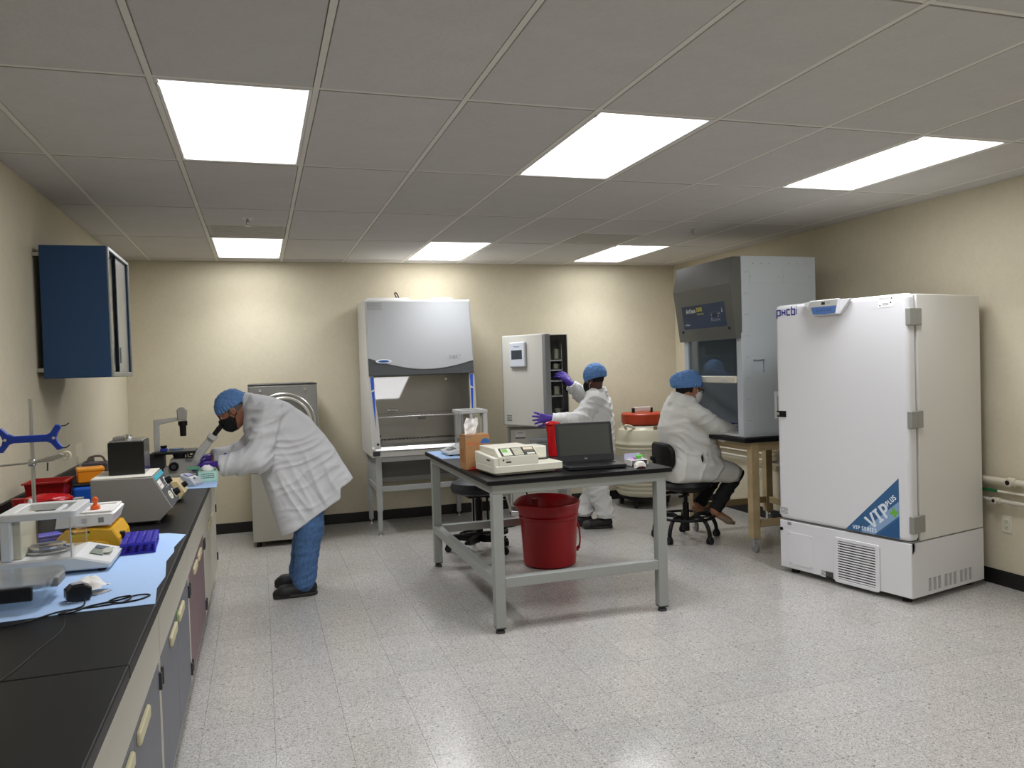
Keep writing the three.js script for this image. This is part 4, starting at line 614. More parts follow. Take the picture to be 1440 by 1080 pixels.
{
  const t = thing('biosafety_cabinet', 'white and dark grey biosafety cabinet with a glass sash and steel interior', 'cabinet');
  const wm = mat('#c9c7c1', 0.4), sil = mat('#b4b6b7', 0.32), dk = mat('#4b4d4f', 0.4), x0 = 0.738, x1 = 1.795, zb = -5.05;
  const Z = (y) => -4.30 - (y - 0.82) * 0.13; // sloping front
  const side = [[zb, 0.752], [-4.285, 0.752], [-4.285, 0.83], [Z(0.86), 0.86], [Z(1.53), 1.53], [Z(2.255), 2.255], [Z(2.27) - 0.02, 2.27], [zb, 2.27]];
  part(t, 'side_panel', ext(side, x0, x0 + 0.03, 'zy', 0.004), wm); part(t, 'side_panel', ext(side, x1 - 0.03, x1, 'zy', 0.004), wm);
  part(t, 'top_panel', bb(x0 + 0.03, x1 - 0.03, 2.25, 2.268, zb, Z(2.255) - 0.03), wm); part(t, 'back_panel', bb(x0 + 0.03, x1 - 0.03, 0.752, 2.25, zb, zb + 0.015), M.brushed);
  part(t, 'base_pan', bb(x0 + 0.03, x1 - 0.03, 0.752, 0.80, zb + 0.015, -4.29), wm);
  // steel interior
  const ss = M.brushed;
  part(t, 'work_surface', bb(x0 + 0.03, x1 - 0.03, 0.80, 0.826, zb + 0.02, -4.45, 0.002), ss); part(t, 'inner_back', bb(x0 + 0.03, x1 - 0.03, 0.876, 1.62, -4.86, -4.85, 0.001), ss); part(t, 'inner_back', bb(x0 + 0.03, x1 - 0.03, 0.826, 0.86, -4.86, -4.85, 0.001), ss);
  part(t, 'inner_side', bb(x0 + 0.03, x0 + 0.036, 0.826, 1.62, -4.85, -4.42, 0.001), ss); part(t, 'inner_side', bb(x1 - 0.036, x1 - 0.03, 0.826, 1.62, -4.85, -4.42, 0.001), ss); part(t, 'inner_ceiling', bb(x0 + 0.03, x1 - 0.03, 1.6, 1.61, -4.85, -4.42, 0.001), M.lightgrey);
  const gr = part(t, 'front_grille', ext([[-4.45, 0.80], [-4.29, 0.80], [-4.285, 0.815], [-4.31, 0.845], [-4.45, 0.835]], x0 + 0.03, x1 - 0.03, 'zy', 0.002), M.steel, 'polished steel front ledge');
  for (let i = 0; i < 25; i++) part(t, 'slot_divider', bb(x0 + 0.068 + i * 0.038, x0 + 0.084 + i * 0.038, 0.86, 0.876, -4.86, -4.85, 0.001), ss);
  const bd = part(t, 'seam_strip', bb(x0 + 0.036, x1 - 0.036, 1.13, 1.136, -4.85, -4.846, 0.001), M.grey);
  part(t, 'power_socket', [bb(1.3, 1.38, 1.06, 1.1, -4.852, -4.845, 0.003)], M.grey); part(t, 'petcock', [cy(0.012, 0.012, 0.03, 1.6, 1.47, -4.84, 'z', 14)], M.chrome); part(t, 'service_valve', [cy(0.01, 0.01, 0.04, x1 - 0.06, 1.1, -4.62, 'x', 12), bx(0.02, 0.06, 0.03, x1 - 0.08, 1.1, -4.62, 0.005)], M.darkgrey);
  part(t, 'towel_bar', rod([0.98, 1.17, -4.83], [1.08, 1.17, -4.83], 0.012), M.chrome);
  // hood front: curved grey panel with a dark smile-shaped band
  const zf = (y) => Z(y) + 0.004, tilt = Math.atan(0.13);
  const curve = []; for (let i = 0; i <= 16; i++) { const u = i / 16, x = x0 + 0.008 + u * (x1 - x0 - 0.016); const y = 1.71 - 0.125 * Math.sin(Math.PI * Math.min(1, u * 0.86 + 0.04)) - 0.02 * u; curve.push([x, y]); }
  const slope = new THREE.Matrix4().makeTranslation(0, 1.53, Z(1.53)).multiply(new THREE.Matrix4().makeRotationX(-tilt)).multiply(new THREE.Matrix4().makeTranslation(0, -1.53, 0));
  part(t, 'front_cover', ext([...curve, [x1 - 0.012, 2.26], [x0 + 0.012, 2.26]], -0.02, 0.022, 'xy', 0.006).applyMatrix4(slope), sil, 'silver grey front cover');
  part(t, 'front_band', ext([[x0 + 0.008, 1.525], [x1 - 0.008, 1.525], ...curve.slice().reverse()], -0.018, 0.016, 'xy', 0.004).applyMatrix4(slope), dk, 'dark grey curved band');
  const pr = (n, w, h, d, x, y, zz, o) => print(t, n, w, h, d, [x, y, Z(y) + zz], [-tilt, 0, 0], o);
  pr('badge', 0.16, 0.05, (g, w, h) => { g.clearRect(0, 0, w, h); g.fillStyle = '#e9eef2'; g.beginPath(); g.ellipse(w / 2, h / 2, w * 0.49, h * 0.42, 0, 0, 7); g.fill(); g.fillStyle = '#1d4f9c'; g.beginPath(); g.ellipse(w / 2, h * 0.56, w * 0.33, h * 0.22, 0, 0, 7); g.fill(); text(g, 'LABCONCO', w / 2, h * 0.46, h * 0.26, '#27406b', 'bold', 'center', w * 0.62); }, 0.892, 1.668, 0.025, { clear: true, label: 'oval white and blue badge' });
  pr('script_lettering', 0.18, 0.07, (g, w, h) => { g.clearRect(0, 0, w, h); g.fillStyle = '#5d6063'; g.font = 'italic ' + h * 0.52 + 'px serif'; g.fillText('Logic', w * 0.16, h * 0.55); g.fillRect(w * 0.05, h * 0.72, w * 0.75, 2); g.beginPath(); g.arc(w * 0.78, h * 0.22, h * 0.07, 0, 7); g.fill(); }, 1.6, 1.69, 0.0235, { clear: true, res: 1400 });
  pr('instruction_label', 0.16, 0.085, (g, w, h) => { g.clearRect(0, 0, w, h); scribble(g, 4, 4, w - 20, h - 8, '#a2a4a4', 6); }, 0.835, 2.2, 0.0235, { clear: true }); pr('control_lettering', 0.07, 0.012, (g, w, h) => { g.clearRect(0, 0, w, h); scribble(g, 0, 2, w, h - 4, '#9aa0a4', 2); }, 1.71, 1.545, 0.0175, { clear: true });
  // sash and posts
  const sash = part(t, 'sash', bx(x1 - x0 - 0.1, 0.42, 0.006, 0, 0, 0, 0.001), M.glass, 'sliding glass sash'); sash.position.set((x0 + x1) / 2, 1.335, Z(1.335) - 0.022); sash.rotation.x = -0.176;
  const se = part(t, 'sash_handle', bx(x1 - x0 - 0.1, 0.014, 0.012, 0, 0, 0, 0.003), M.steel); se.position.set((x0 + x1) / 2, 1.125, Z(1.125) - 0.01);
  const bm = mat('#1f55c8', 0.35);
  for (const [a, s] of [[x0, 1], [x1, -1]]) {
    const X = (d) => a + s * d, q = (pts) => (s < 0 ? pts.map((p) => [X(p[0]), p[1]]).reverse() : pts.map((p) => [X(p[0]), p[1]]));
    const po = part(t, 'front_post', ext(q([[0.002, 0.83], [0.085, 0.83], [0.075, 1.1], [0.06, 1.25], [0.055, 1.53], [0.002, 1.53]]), -0.03, 0.004, 'xy', 0.003).applyMatrix4(slope), wm);
    part(po, 'blue_inlay', ext(q([[0.048, 1.03], [0.052, 1.25], [0.05, 1.515], [0.018, 1.515], [0.024, 1.38]]), 0.002, 0.006, 'xy', 0.001).applyMatrix4(slope), bm, 'bright blue inlay');
    part(po, 'inlay_stripe', ext(q([[0.022, 1.385], [0.05, 1.4], [0.05, 1.38], [0.024, 1.372]]), 0.005, 0.0075, 'xy', 0.0005).applyMatrix4(slope), M.white); part(po, 'post_cap', bx(0.07, 0.05, 0.035, X(0.04), 0.79, -4.29, 0.01, 2), M.darkgrey); part(po, 'post_button', bx(0.02, 0.022, 0.006, X(0.06), 0.875, Z(0.875) + 0.005, 0.002), M.black);
  }
  rebase(t, 1.267, 0.752, -4.66);
  const tr = thing('white_tray', 'shallow white tray lying on top of the biosafety cabinet', 'tray', [1.0, 2.27, -4.8]); part(tr, 'tray', [bx(0.42, 0.006, 0.2, 0, 0.004, 0, 0.002), bx(0.42, 0.035, 0.005, 0, 0.02, 0.1, 0.002), bx(0.42, 0.035, 0.005, 0, 0.02, -0.1, 0.002), bx(0.005, 0.035, 0.2, -0.21, 0.02, 0, 0.002), bx(0.005, 0.035, 0.2, 0.21, 0.02, 0, 0.002)], M.white);
  const bk = thing('paper_stack', 'low stack of white papers on top of the biosafety cabinet', 'papers', [1.55, 2.27, -4.75]); part(bk, 'sheets', bx(0.2, 0.03, 0.2, 0, 0.016, 0, 0.002), M.white); part(bk, 'cover_sheet', bx(0.202, 0.003, 0.2, 0.004, 0.0325, 0.004, 0.001), M.offwhite);
  single('black_wire_loop', 'loop of black wire sticking up from the white tray', 'wire', tube([[1.14, 2.285, -4.8], [1.125, 2.33, -4.8], [1.105, 2.365, -4.8], [1.09, 2.365, -4.8], [1.1, 2.33, -4.8], [1.13, 2.29, -4.8]], 0.006, 40, false, 6), M.black);
  const bt = thing('flask', 'small clear glass flask standing inside the biosafety cabinet', 'flask', [0.86, 0.827, -4.6]); part(bt, 'flask', lathe([[0, 0.002], [0.035, 0.002], [0.04, 0.02], [0.014, 0.07], [0.014, 0.095], [0.017, 0.097]], 24), M.clear); part(bt, 'stopper', cy(0.015, 0.013, 0.02, 0, 0.1, 0, 'y', 16), M.darkgrey);
}
// ---------- stacked incubators ----------
{
  const wm = mat('#c6c4ba', 0.42), edge = mat('#8d8f8e', 0.4, { metalness: 0.3 }), x0 = 2.13, x1 = 2.77, zf = -4.42, zb = -5.0, YAW = -0.28, y0 = 0.962, y1 = 1.895;
  const t = thing('incubator', 'white incubator with its door swung open and shelves inside, upper of the stacked pair', 'incubator');
  const fr = 0.055;
  part(t, 'side_wall', bb(x0, x0 + fr, y0, y1, zb, zf), wm); part(t, 'side_wall', bb(x1 - fr, x1, y0, y1, zb, zf), wm); part(t, 'top_wall', bb(x0 + fr, x1 - fr, y1 - fr, y1, zb, zf), wm); part(t, 'bottom_wall', bb(x0 + fr, x1 - fr, y0, y0 + 0.09, zb, zf), wm); part(t, 'back_wall', bb(x0 + fr, x1 - fr, y0 + 0.09, y1 - fr, zb, zb + 0.04), M.lightgrey);
  part(t, 'front_frame', ext([[x0 + 0.01, y0 + 0.075], [x1 - 0.01, y0 + 0.075], [x1 - 0.01, y1 - 0.01], [x0 + 0.01, y1 - 0.01]], zf, zf + 0.012, 'xy', 0.002, [rrect(x0 + 0.065, x1 - 0.06, y0 + 0.13, y1 - 0.065, 0.05)]), M.blackgloss, 'black door seal frame');
  part(t, 'inner_lining', [bb(x0 + fr, x0 + fr + 0.004, y0 + 0.09, y1 - fr, zb + 0.04, zf - 0.002), bb(x1 - fr - 0.004, x1 - fr, y0 + 0.09, y1 - fr, zb + 0.04, zf - 0.002)].slice(0, 1), M.lightgrey); part(t, 'inner_lining', bb(x1 - fr - 0.004, x1 - fr, y0 + 0.09, y1 - fr, zb + 0.04, zf - 0.002), M.lightgrey);
  for (const y of [1.255, 1.41, 1.52, 1.62]) part(t, 'shelf', bb(x0 + fr + 0.006, x1 - fr - 0.006, y, y + 0.012, zb + 0.06, zf - 0.02, 0.002), M.lightgrey);
  // door
  const a = 68 * Math.PI / 180, dw = 0.64, dh0 = 0.99, dh1 = 1.885;
  const door = part(t, 'door', bx(dw, dh1 - dh0, 0.055, dw / 2, 0, 0.0275, 0.012, 3), wm, 'white outer door'); door.position.set(x0 + 0.012, (dh0 + dh1) / 2, zf + 0.016); door.rotation.y = -a - YAW;
  part(door, 'door_edge', bx(0.05, dh1 - dh0 - 0.01, 0.066, dw - 0.01, 0, 0.026, 0.008, 2), edge, 'grey door edge'); part(door, 'inner_skin', bx(dw - 0.06, dh1 - dh0 - 0.06, 0.01, dw / 2, 0, -0.004, 0.004), M.steel); part(door, 'hinge_strip', bx(0.02, dh1 - dh0, 0.06, 0.0, 0, 0.02, 0.006, 2), edge);
  const dp = part(door, 'display', [bx(0.24, 0.25, 0.03, 0.26, 0.255, 0.068, 0.02, 3)], mat('#c6cad0', 0.35), 'silver control display'); part(door, 'display_screen', bx(0.16, 0.09, 0.003, 0.26, 0.255, 0.0835, 0.002), mat('#333a40', 0.2));
  print(door, 'lettering', 0.11, 0.022, (g, w, h) => { g.clearRect(0, 0, w, h); text(g, 'Panasonic', w / 2, h * 0.8, h * 0.85, '#2c4a86', 'bold', 'center', w); }, [0.26, 0.335, 0.0838], [0, 0, 0], { clear: true, res: 1600 }); print(door, 'sticker', 0.08, 0.07, (g, w, h) => { g.clearRect(0, 0, w, h); for (let i = 0; i < 4; i++) fill(g, '#55585a', 0, h * i * 0.25, w, h * 0.12); }, [0.09, -0.38, 0.0556], [0, 0, 0], { clear: true });
  // dishes and flasks on the shelves
  const cl = new THREE.MeshPhysicalMaterial({ color: col('#d9ddcf'), roughness: 0.15, transmission: 0.7, thickness: 0 });
  rebase(t, x0, y0, zf); t.rotation.y = YAW;
  let n = 0; const shelfName = (y) => (y > 1.6 ? 'top shelf' : y > 1.5 ? 'second shelf' : y > 1.4 ? 'middle shelf' : y > 1.2 ? 'fourth shelf' : 'floor') + ' of the incubator';
  for (const [y, list] of [[1.634, [[2.57, 5, 0.075], [2.67, 6, 0.06]]], [1.534, [[2.57, 3, 0.07], [2.66, 3, 0.07]]], [1.424, [[2.56, 3, 0.065]]], [1.269, [[2.57, 5, 0.06], [2.66, 5, 0.07]]], [1.054, [[2.57, 5, 0.07], [2.67, 4, 0.075]]]]) for (const [x, k, s] of list) {
    const st = thing('culture_plates', 'clear culture plates on the ' + shelfName(y) + (x > 2.62 ? ', beside the inner wall' : ', on the door side'), 'plates', [x0 + (x - x0) * Math.cos(YAW) + (-0.16 - 0.02 * (n % 3)) * Math.sin(YAW), y, zf - (x - x0) * Math.sin(YAW) + (-0.16 - 0.02 * (n % 3)) * Math.cos(YAW)], YAW, 'culture plates inside the incubator'); n++;
    for (let i = 0; i < k; i++) part(st, 'plate', bx(s, 0.015, 0.11, 0, 0.009 + i * 0.0175, 0, 0.003), cl); part(st, 'end_label', bx(s * 0.6, k * 0.0165, 0.002, -s * 0.08, 0.009 + k * 0.0085, 0.057, 0.0005), mat('#cfcfb8', 0.6));
  }
  const b = thing('incubator', 'closed white incubator, lower of the stacked pair, half hidden by the centre table', 'incubator');
  part(b, 'body', bb(x0 + 0.01, x1, 0.1, 0.955, zb, zf - 0.06, 0.006), wm); part(b, 'door', bb(x0 + 0.03, x1 - 0.002, 0.14, 0.935, zf - 0.055, zf + 0.005, 0.012, 3), mat('#bdbbb2', 0.42)); part(b, 'hinge_strip', bb(x0 + 0.01, x0 + 0.028, 0.14, 0.935, zf - 0.055, zf, 0.005), edge);
  part(b, 'display', bb(2.36, 2.6, 0.6, 0.84, zf + 0.005, zf + 0.035, 0.02, 3), mat('#a5aaae', 0.35)); part(b, 'display_screen', bb(2.39, 2.57, 0.68, 0.77, zf + 0.034, zf + 0.0375, 0.002), mat('#2b3136', 0.2));
  print(b, 'lettering', 0.13, 0.024, (g, w, h) => { g.clearRect(0, 0, w, h); text(g, 'Panasonic', w / 2, h * 0.8, h * 0.85, '#22406f', 'bold', 'center', w); }, [2.48, 0.8, zf + 0.0362], [0, 0, 0], { clear: true, res: 1600 });
  print(b, 'notice', 0.1, 0.075, (g, w, h) => { fill(g, '#cfd0cc', 0, 0, w, h); scribble(g, w * 0.2, h * 0.2, w * 0.6, h * 0.2, '#3f4146', 1); fill(g, '#22262a', 0, h * 0.85, w, h * 0.15); }, [2.26, 0.88, zf + 0.0062]);
  part(b, 'vent_rib', bb(x0 + 0.012, x0 + 0.028, 0.15, 0.5, zf - 0.053, zf + 0.006), wm);
  const arm = part(b, 'dolly_arm', [rod([x0 - 0.03, 0.27, zf + 0.05], [x0 + 0.01, 0.11, zf + 0.06], 0.014), rod([x0 + 0.01, 0.11, zf + 0.06], [x0 + 0.09, 0.1, zf + 0.06], 0.014), bx(0.1, 0.05, 0.04, x0 + 0.06, 0.075, zf + 0.05, 0.006)], M.chrome, 'chrome dolly arm'); part(arm, 'wheel', cy(0.032, 0.032, 0.02, x0 + 0.07, 0.0325, zf + 0.075, 'z', 22), M.lightgrey);
  part(b, 'roller_base', bb(x0 + 0.0, x1, 0.075, 0.1, zb + 0.02, zf + 0.05, 0.004), M.darkgrey);
  for (const x of [x0 + 0.06, x1 - 0.06]) for (const z of [zf - 0.02, zb + 0.08]) { const c = part(b, 'caster', [bx(0.035, 0.03, 0.035, x, 0.062, z, 0.004)], M.steel); part(c, 'wheel', cy(0.034, 0.034, 0.022, x, 0.0345, z + 0.01, 'x', 22), M.lightgrey); }
  rebase(b, x0, 0, zf); b.rotation.y = YAW;
  single('incubator_cable', 'black cable hanging from the lower incubator to the floor', 'cable', tube([[2.27, 0.62, -4.335], [2.27, 0.5, -4.325], [2.28, 0.3, -4.31], [2.3, 0.1, -4.295], [2.26, 0.012, -4.28], [2.16, 0.01, -4.2], [2.04, 0.01, -4.12], [1.9, 0.01, -4.15]], 0.008, 80, false, 8), M.black);
}
// ---------- nitrogen dewar ----------
{
  const t = thing('storage_dewar', 'cream ribbed metal storage dewar with a red lid, in the corner by the air hood', 'dewar', [3.79, 0, -4.64]);
  const cm = mat('#c9c4ad', 0.28), rib = [];
  const prof = [[0.001, 0.115], [0.25, 0.115], [0.3, 0.13]];
  for (const y of [0.17, 0.215, 0.26, 0.305]) prof.push([0.318, y - 0.016], [0.326, y - 0.005], [0.326, y + 0.005], [0.318, y + 0.016]);
  prof.push([0.322, 0.33], [0.322, 0.62]); for (const y of [0.645, 0.69]) prof.push([0.32, y - 0.016], [0.327, y - 0.005], [0.327, y + 0.005], [0.318, y + 0.016]);
  prof.push([0.312, 0.74], [0.298, 0.82], [0.288, 0.845], [0.262, 0.858], [0.25, 0.885], [0.2, 0.895], [0.001, 0.895]);
  part(t, 'vessel', lathe(prof, 56), cm);
  const lid = part(t, 'lid', lathe([[0.001, 0.9], [0.235, 0.9], [0.24, 0.915], [0.248, 0.918], [0.25, 1.01], [0.238, 1.022], [0.001, 1.022]], 48), mat('#b03a18', 0.4), 'red lid');
  part(lid, 'handle', [bx(0.2, 0.05, 0.035, -0.02, 1.062, 0, 0.008, 2)], M.offwhite); part(lid, 'handle_end', [bx(0.025, 0.05, 0.04, -0.128, 1.05, 0, 0.006)], M.black); part(lid, 'handle_end', [bx(0.025, 0.05, 0.04, 0.092, 1.05, 0, 0.006)], M.black);
  part(t, 'side_handle', tube([[-0.2, 0.87, 0.16], [-0.27, 0.9, 0.16], [-0.31, 0.9, 0.16], [-0.29, 0.86, 0.14]], 0.014, 20), cm); part(t, 'hasp', [bx(0.07, 0.05, 0.012, 0.0, 0.862, 0.275, 0.004)], M.chrome);
  part(t, 'roller_ring', cy(0.27, 0.27, 0.03, 0, 0.1, 0, 'y', 40), M.black);
  for (let i = 0; i < 5; i++) { const a = i / 5 * 2 * Math.PI + 1.2, x = 0.27 * Math.cos(a), z = 0.27 * Math.sin(a); const c = part(t, 'caster', bx(0.05, 0.05, 0.05, x, 0.075, z, 0.008), M.black); part(c, 'wheel', cy(0.033, 0.033, 0.025, x, 0.0335, z, 'x', 20), M.rubber); }
}
// ---------- centre table ----------
const TT = 0.915;
{
  const t = thing('centre_table', 'grey steel-framed laboratory table with a black top, in the middle of the room', 'table');
  const m = M.tubegrey, x0 = 0.99, x1 = 2.205, z0 = -3.02, z1 = -1.19, lx = [1.055, 2.135], lz = [-1.24, -2.94];
  part(t, 'tabletop', bb(x0, x1, TT - 0.028, TT, z0, z1, 0.004, 2), M.epoxy, 'black table top');
  for (const x of lx) for (const z of lz) { const l = part(t, 'leg', bb(x - 0.032, x + 0.032, 0.035, 0.83, z - 0.032, z + 0.032, 0.004), m); part(l, 'levelling_foot', [cy(0.009, 0.009, 0.03, x, 0.03, z, 'y', 10), cy(0.026, 0.03, 0.016, x, 0.008, z, 'y', 16), bb(x - 0.03, x + 0.03, 0.028, 0.036, z - 0.03, z + 0.03, 0.002)], M.darkgrey); }
  for (const z of lz) { part(t, 'top_rail', bb(lx[0] - 0.032, lx[1] + 0.032, 0.83, TT - 0.028, z - 0.03, z + 0.03), m); part(t, 'lower_rail', bb(lx[0] + 0.032, lx[1] - 0.032, 0.27, 0.33, z - 0.03, z + 0.03), m); }
  for (const x of lx) { part(t, 'top_rail', bb(x - 0.03, x + 0.03, 0.83, TT - 0.028, lz[1] + 0.03, lz[0] - 0.03), m); }
  part(t, 'lower_rail', bb(lx[0] - 0.03, lx[0] + 0.03, 0.27, 0.33, lz[1] + 0.032, lz[0] - 0.032), m);
  rebase(t, 1.595, 0, -2.1);
}
// ---------- things on the centre table ----------
{
  const t = thing('wipes_box', 'brown cardboard wipes box with red and blue print and a white wipe sticking out', 'box', [1.086, TT, -1.815], 0.06);
  const card = (g, w, h) => { fill(g, '#a67c50', 0, 0, w, h); };
  part(t, 'carton', bx(0.17, 0.228, 0.125, 0, 0.1145, 0, 0.002), mat('#a67c50', 0.75));
  print(t, 'front_print', 0.168, 0.226, (g, w, h) => { card(g, w, h); scribble(g, w * 0.04, h * 0.04, w * 0.22, h * 0.05, '#3f5a96', 1); text(g, 'WYPALL', w * 0.05, h * 0.3, h * 0.13, '#cc5a35', 'bold', 'left', w * 0.58); scribble(g, w * 0.08, h * 0.36, w * 0.2, h * 0.05, '#94683d', 2); g.fillStyle = '#2f64a6'; g.beginPath(); g.arc(w * 0.82, h * 0.26, w * 0.2, Math.PI, 0); g.fill(); g.fillStyle = '#c9874f'; g.fillRect(w * 0.8, h * 0.26, w * 0.05, h * 0.14); scribble(g, w * 0.75, h * 0.03, w * 0.2, h * 0.04, '#c8553a', 1); g.fillStyle = '#c8392b'; g.beginPath(); g.moveTo(w * 0.05, h); g.quadraticCurveTo(w * 0.55, h * 0.85, w, h * 0.62); g.lineTo(w, h); g.fill(); }, [0, 0.1145, 0.0632], [0, 0, 0], { rough: 0.7, res: 2400, label: 'printed carton front' });
  print(t, 'side_print', 0.122, 0.226, (g, w, h) => { card(g, w, h); fill(g, '#94602f', 0, 0, w, h * 0.05); text(g, 'WYPALL', w * 0.06, h * 0.16, h * 0.08, '#8f5a2c', 'bold', 'left', w * 0.8); scribble(g, w * 0.08, h * 0.3, w * 0.2, h * 0.05, '#7d5028', 1); fill(g, '#9b6835', w * 0.15, h * 0.4, w * 0.7, h * 0.4); }, [-0.0862, 0.1145, 0], [0, -Math.PI / 2, 0], { rough: 0.7, res: 2400 });
  const s = new THREE.PlaneGeometry(0.11, 0.11, 22, 22), p = s.attributes.position; for (let i = 0; i < p.count; i++) { const x = p.getX(i), y = p.getY(i) + 0.055, k = 0.35 + 6 * y - 22 * y * y; p.setXYZ(i, x * (0.7 + 3.2 * y) * (1 - Math.max(0, y - 0.07) * 9) + 0.2 * y, y + 0.012 * noise.noise(x * 30, 0, 1), 0.02 * Math.sin(x * 70 + y * 20) + 0.012 * noise.noise(x * 40, y * 30, 2)); } s.computeVertexNormals();
  part(t, 'wipe', s.translate(-0.03, 0.222, 0.0), mat('#f1f0ee', 0.9, { side: THREE.DoubleSide }), 'white wipe sticking out');
}
{
  const t = thing('plate_reader', 'cream plate reader with a sloping keypad and an open tray', 'plate reader', [1.296, TT, -1.53], 0.09);
  const c = mat('#dcd9c8', 0.45);
  part(t, 'base', ext(rrect(-0.235, 0.235, -0.17, 0.17, 0.02), 0.018, 0.062, 'xz', 0.003), c); part(t, 'lower_step', ext(rrect(-0.22, 0.19, -0.16, 0.16, 0.02), 0.006, 0.02, 'xz', 0.003), mat('#b9b6a5', 0.5));
  part(t, 'housing', ext([[-0.17, 0.062], [0.168, 0.062], [0.168, 0.118], [0.09, 0.165], [-0.17, 0.165]], -0.2, 0.065, 'zy', 0.004).translate(-0.0, 0, 0), c);
  part(t, 'housing_lip', ext([[-0.168, 0.062], [0.166, 0.062], [0.166, 0.112], [-0.168, 0.132]], -0.234, -0.2, 'zy', 0.004), c);
  part(t, 'rear_housing', bb(0.065, 0.2, 0.072, 0.15, -0.165, 0.0, 0.008, 2), c); part(t, 'tray_slot', bb(0.068, 0.21, 0.062, 0.072, -0.16, 0.0, 0.002), M.darkgrey);
  const kp = print(t, 'keypad', 0.235, 0.082, (g, w, h) => { fill(g, '#3b3a36', 0, 0, w, h); fill(g, '#cfd3bd', w * 0.06, h * 0.06, w * 0.26, h * 0.88); fill(g, '#7fae5f', w * 0.08, h * 0.1, w * 0.15, h * 0.45); fill(g, '#bdb9a4', w * 0.38, h * 0.06, w * 0.26, h * 0.88); g.fillStyle = '#8b8877'; for (let i = 0; i < 5; i++) for (let j = 0; j < 4; j++) g.fillRect(w * (0.4 + i * 0.048), h * (0.12 + j * 0.19), w * 0.03, h * 0.1); fill(g, '#d6c6ad', w * 0.7, h * 0.06, w * 0.27, h * 0.3); scribble(g, w * 0.7, h * 0.42, w * 0.27, h * 0.26, '#86826f', 2); fill(g, '#d9d6c4', w * 0.74, h * 0.74, w * 0.22, h * 0.18); }, [-0.062, 0.1428, 0.1302], [-1.03, 0, 0], { res: 2400, label: 'dark keypad with a green display' });
  print(t, 'lettering', 0.07, 0.03, (g, w, h) => { g.clearRect(0, 0, w, h); g.fillStyle = '#2a2926'; g.beginPath(); g.arc(w * 0.12, h * 0.3, h * 0.2, 0, 7); g.fill(); scribble(g, w * 0.26, h * 0.22, w * 0.4, h * 0.2, '#6d6b62', 1); fill(g, '#33322e', w * 0.36, h * 0.6, w * 0.5, h * 0.3); }, [-0.145, 0.092, 0.1685], [0, 0, 0], { clear: true, res: 1800 }); part(t, 'side_plate', bb(-0.236, -0.233, 0.09, 0.1, 0.05, 0.1, 0.001), M.darkgrey);
  for (const x of [-0.19, 0.16]) for (const z of [-0.13, 0.13]) part(t, 'foot', cy(0.012, 0.014, 0.008, x, 0.004, z, 'y', 12), M.rubber);
}
{
  const t = thing('laptop', 'open black laptop with a dark screen, on the centre table', 'laptop', [1.772, TT, -1.46], -0.1);
  const k = mat('#16171a', 0.4);
  part(t, 'base', ext(rrect(-0.195, 0.195, -0.125, 0.125, 0.014), 0.003, 0.026, 'xz', 0.003), k); part(t, 'foot', [cy(0.01, 0.01, 0.004, -0.16, 0.002, 0.1, 'y', 10)], M.rubber); part(t, 'foot', [cy(0.01, 0.01, 0.004, 0.16, 0.002, 0.1, 'y', 10)], M.rubber); part(t, 'foot', cy(0.01, 0.01, 0.004, 0.16, 0.002, -0.1, 'y', 10), M.rubber); part(t, 'foot', cy(0.01, 0.01, 0.004, -0.16, 0.002, -0.1, 'y', 10), M.rubber);
  const kb = part(t, 'keyboard', bb(-0.165, 0.165, 0.025, 0.0275, -0.1, 0.015, 0.001), mat('#0c0d0f', 0.6)); for (let r = 0; r < 5; r++) for (let c = 0; c < 14; c++) part(kb, 'key', bx(0.02, 0.003, 0.0185, -0.15 + c * 0.0231, 0.0285, -0.088 + r * 0.022, 0.001), M.black);
  part(t, 'touchpad', bb(-0.05, 0.04, 0.0258, 0.0268, 0.035, 0.1, 0.001), mat('#222327', 0.5));
  const s = part(t, 'screen_lid', bx(0.39, 0.262, 0.014, 0, 0.131, 0, 0.006, 2), k); s.position.set(0, 0.022, -0.122); s.rotation.x = -0.2; part(s, 'display', bx(0.35, 0.2, 0.002, 0, 0.145, 0.0072, 0.0005), mat('#2e2f2b', 0.3), 'dark unlit display'); print(s, 'badge', 0.022, 0.01, (g, w, h) => { g.clearRect(0, 0, w, h); text(g, 'DELL', w / 2, h * 0.9, h, '#b9bcc0', 'bold', 'center', w); }, [0, 0.022, 0.0078], [0, 0, 0], { clear: true, res: 3000 });
  for (const x of [-0.13, 0.13]) part(t, 'hinge', cy(0.007, 0.007, 0.05, x, 0.026, -0.124, 'x', 12), M.black);
}
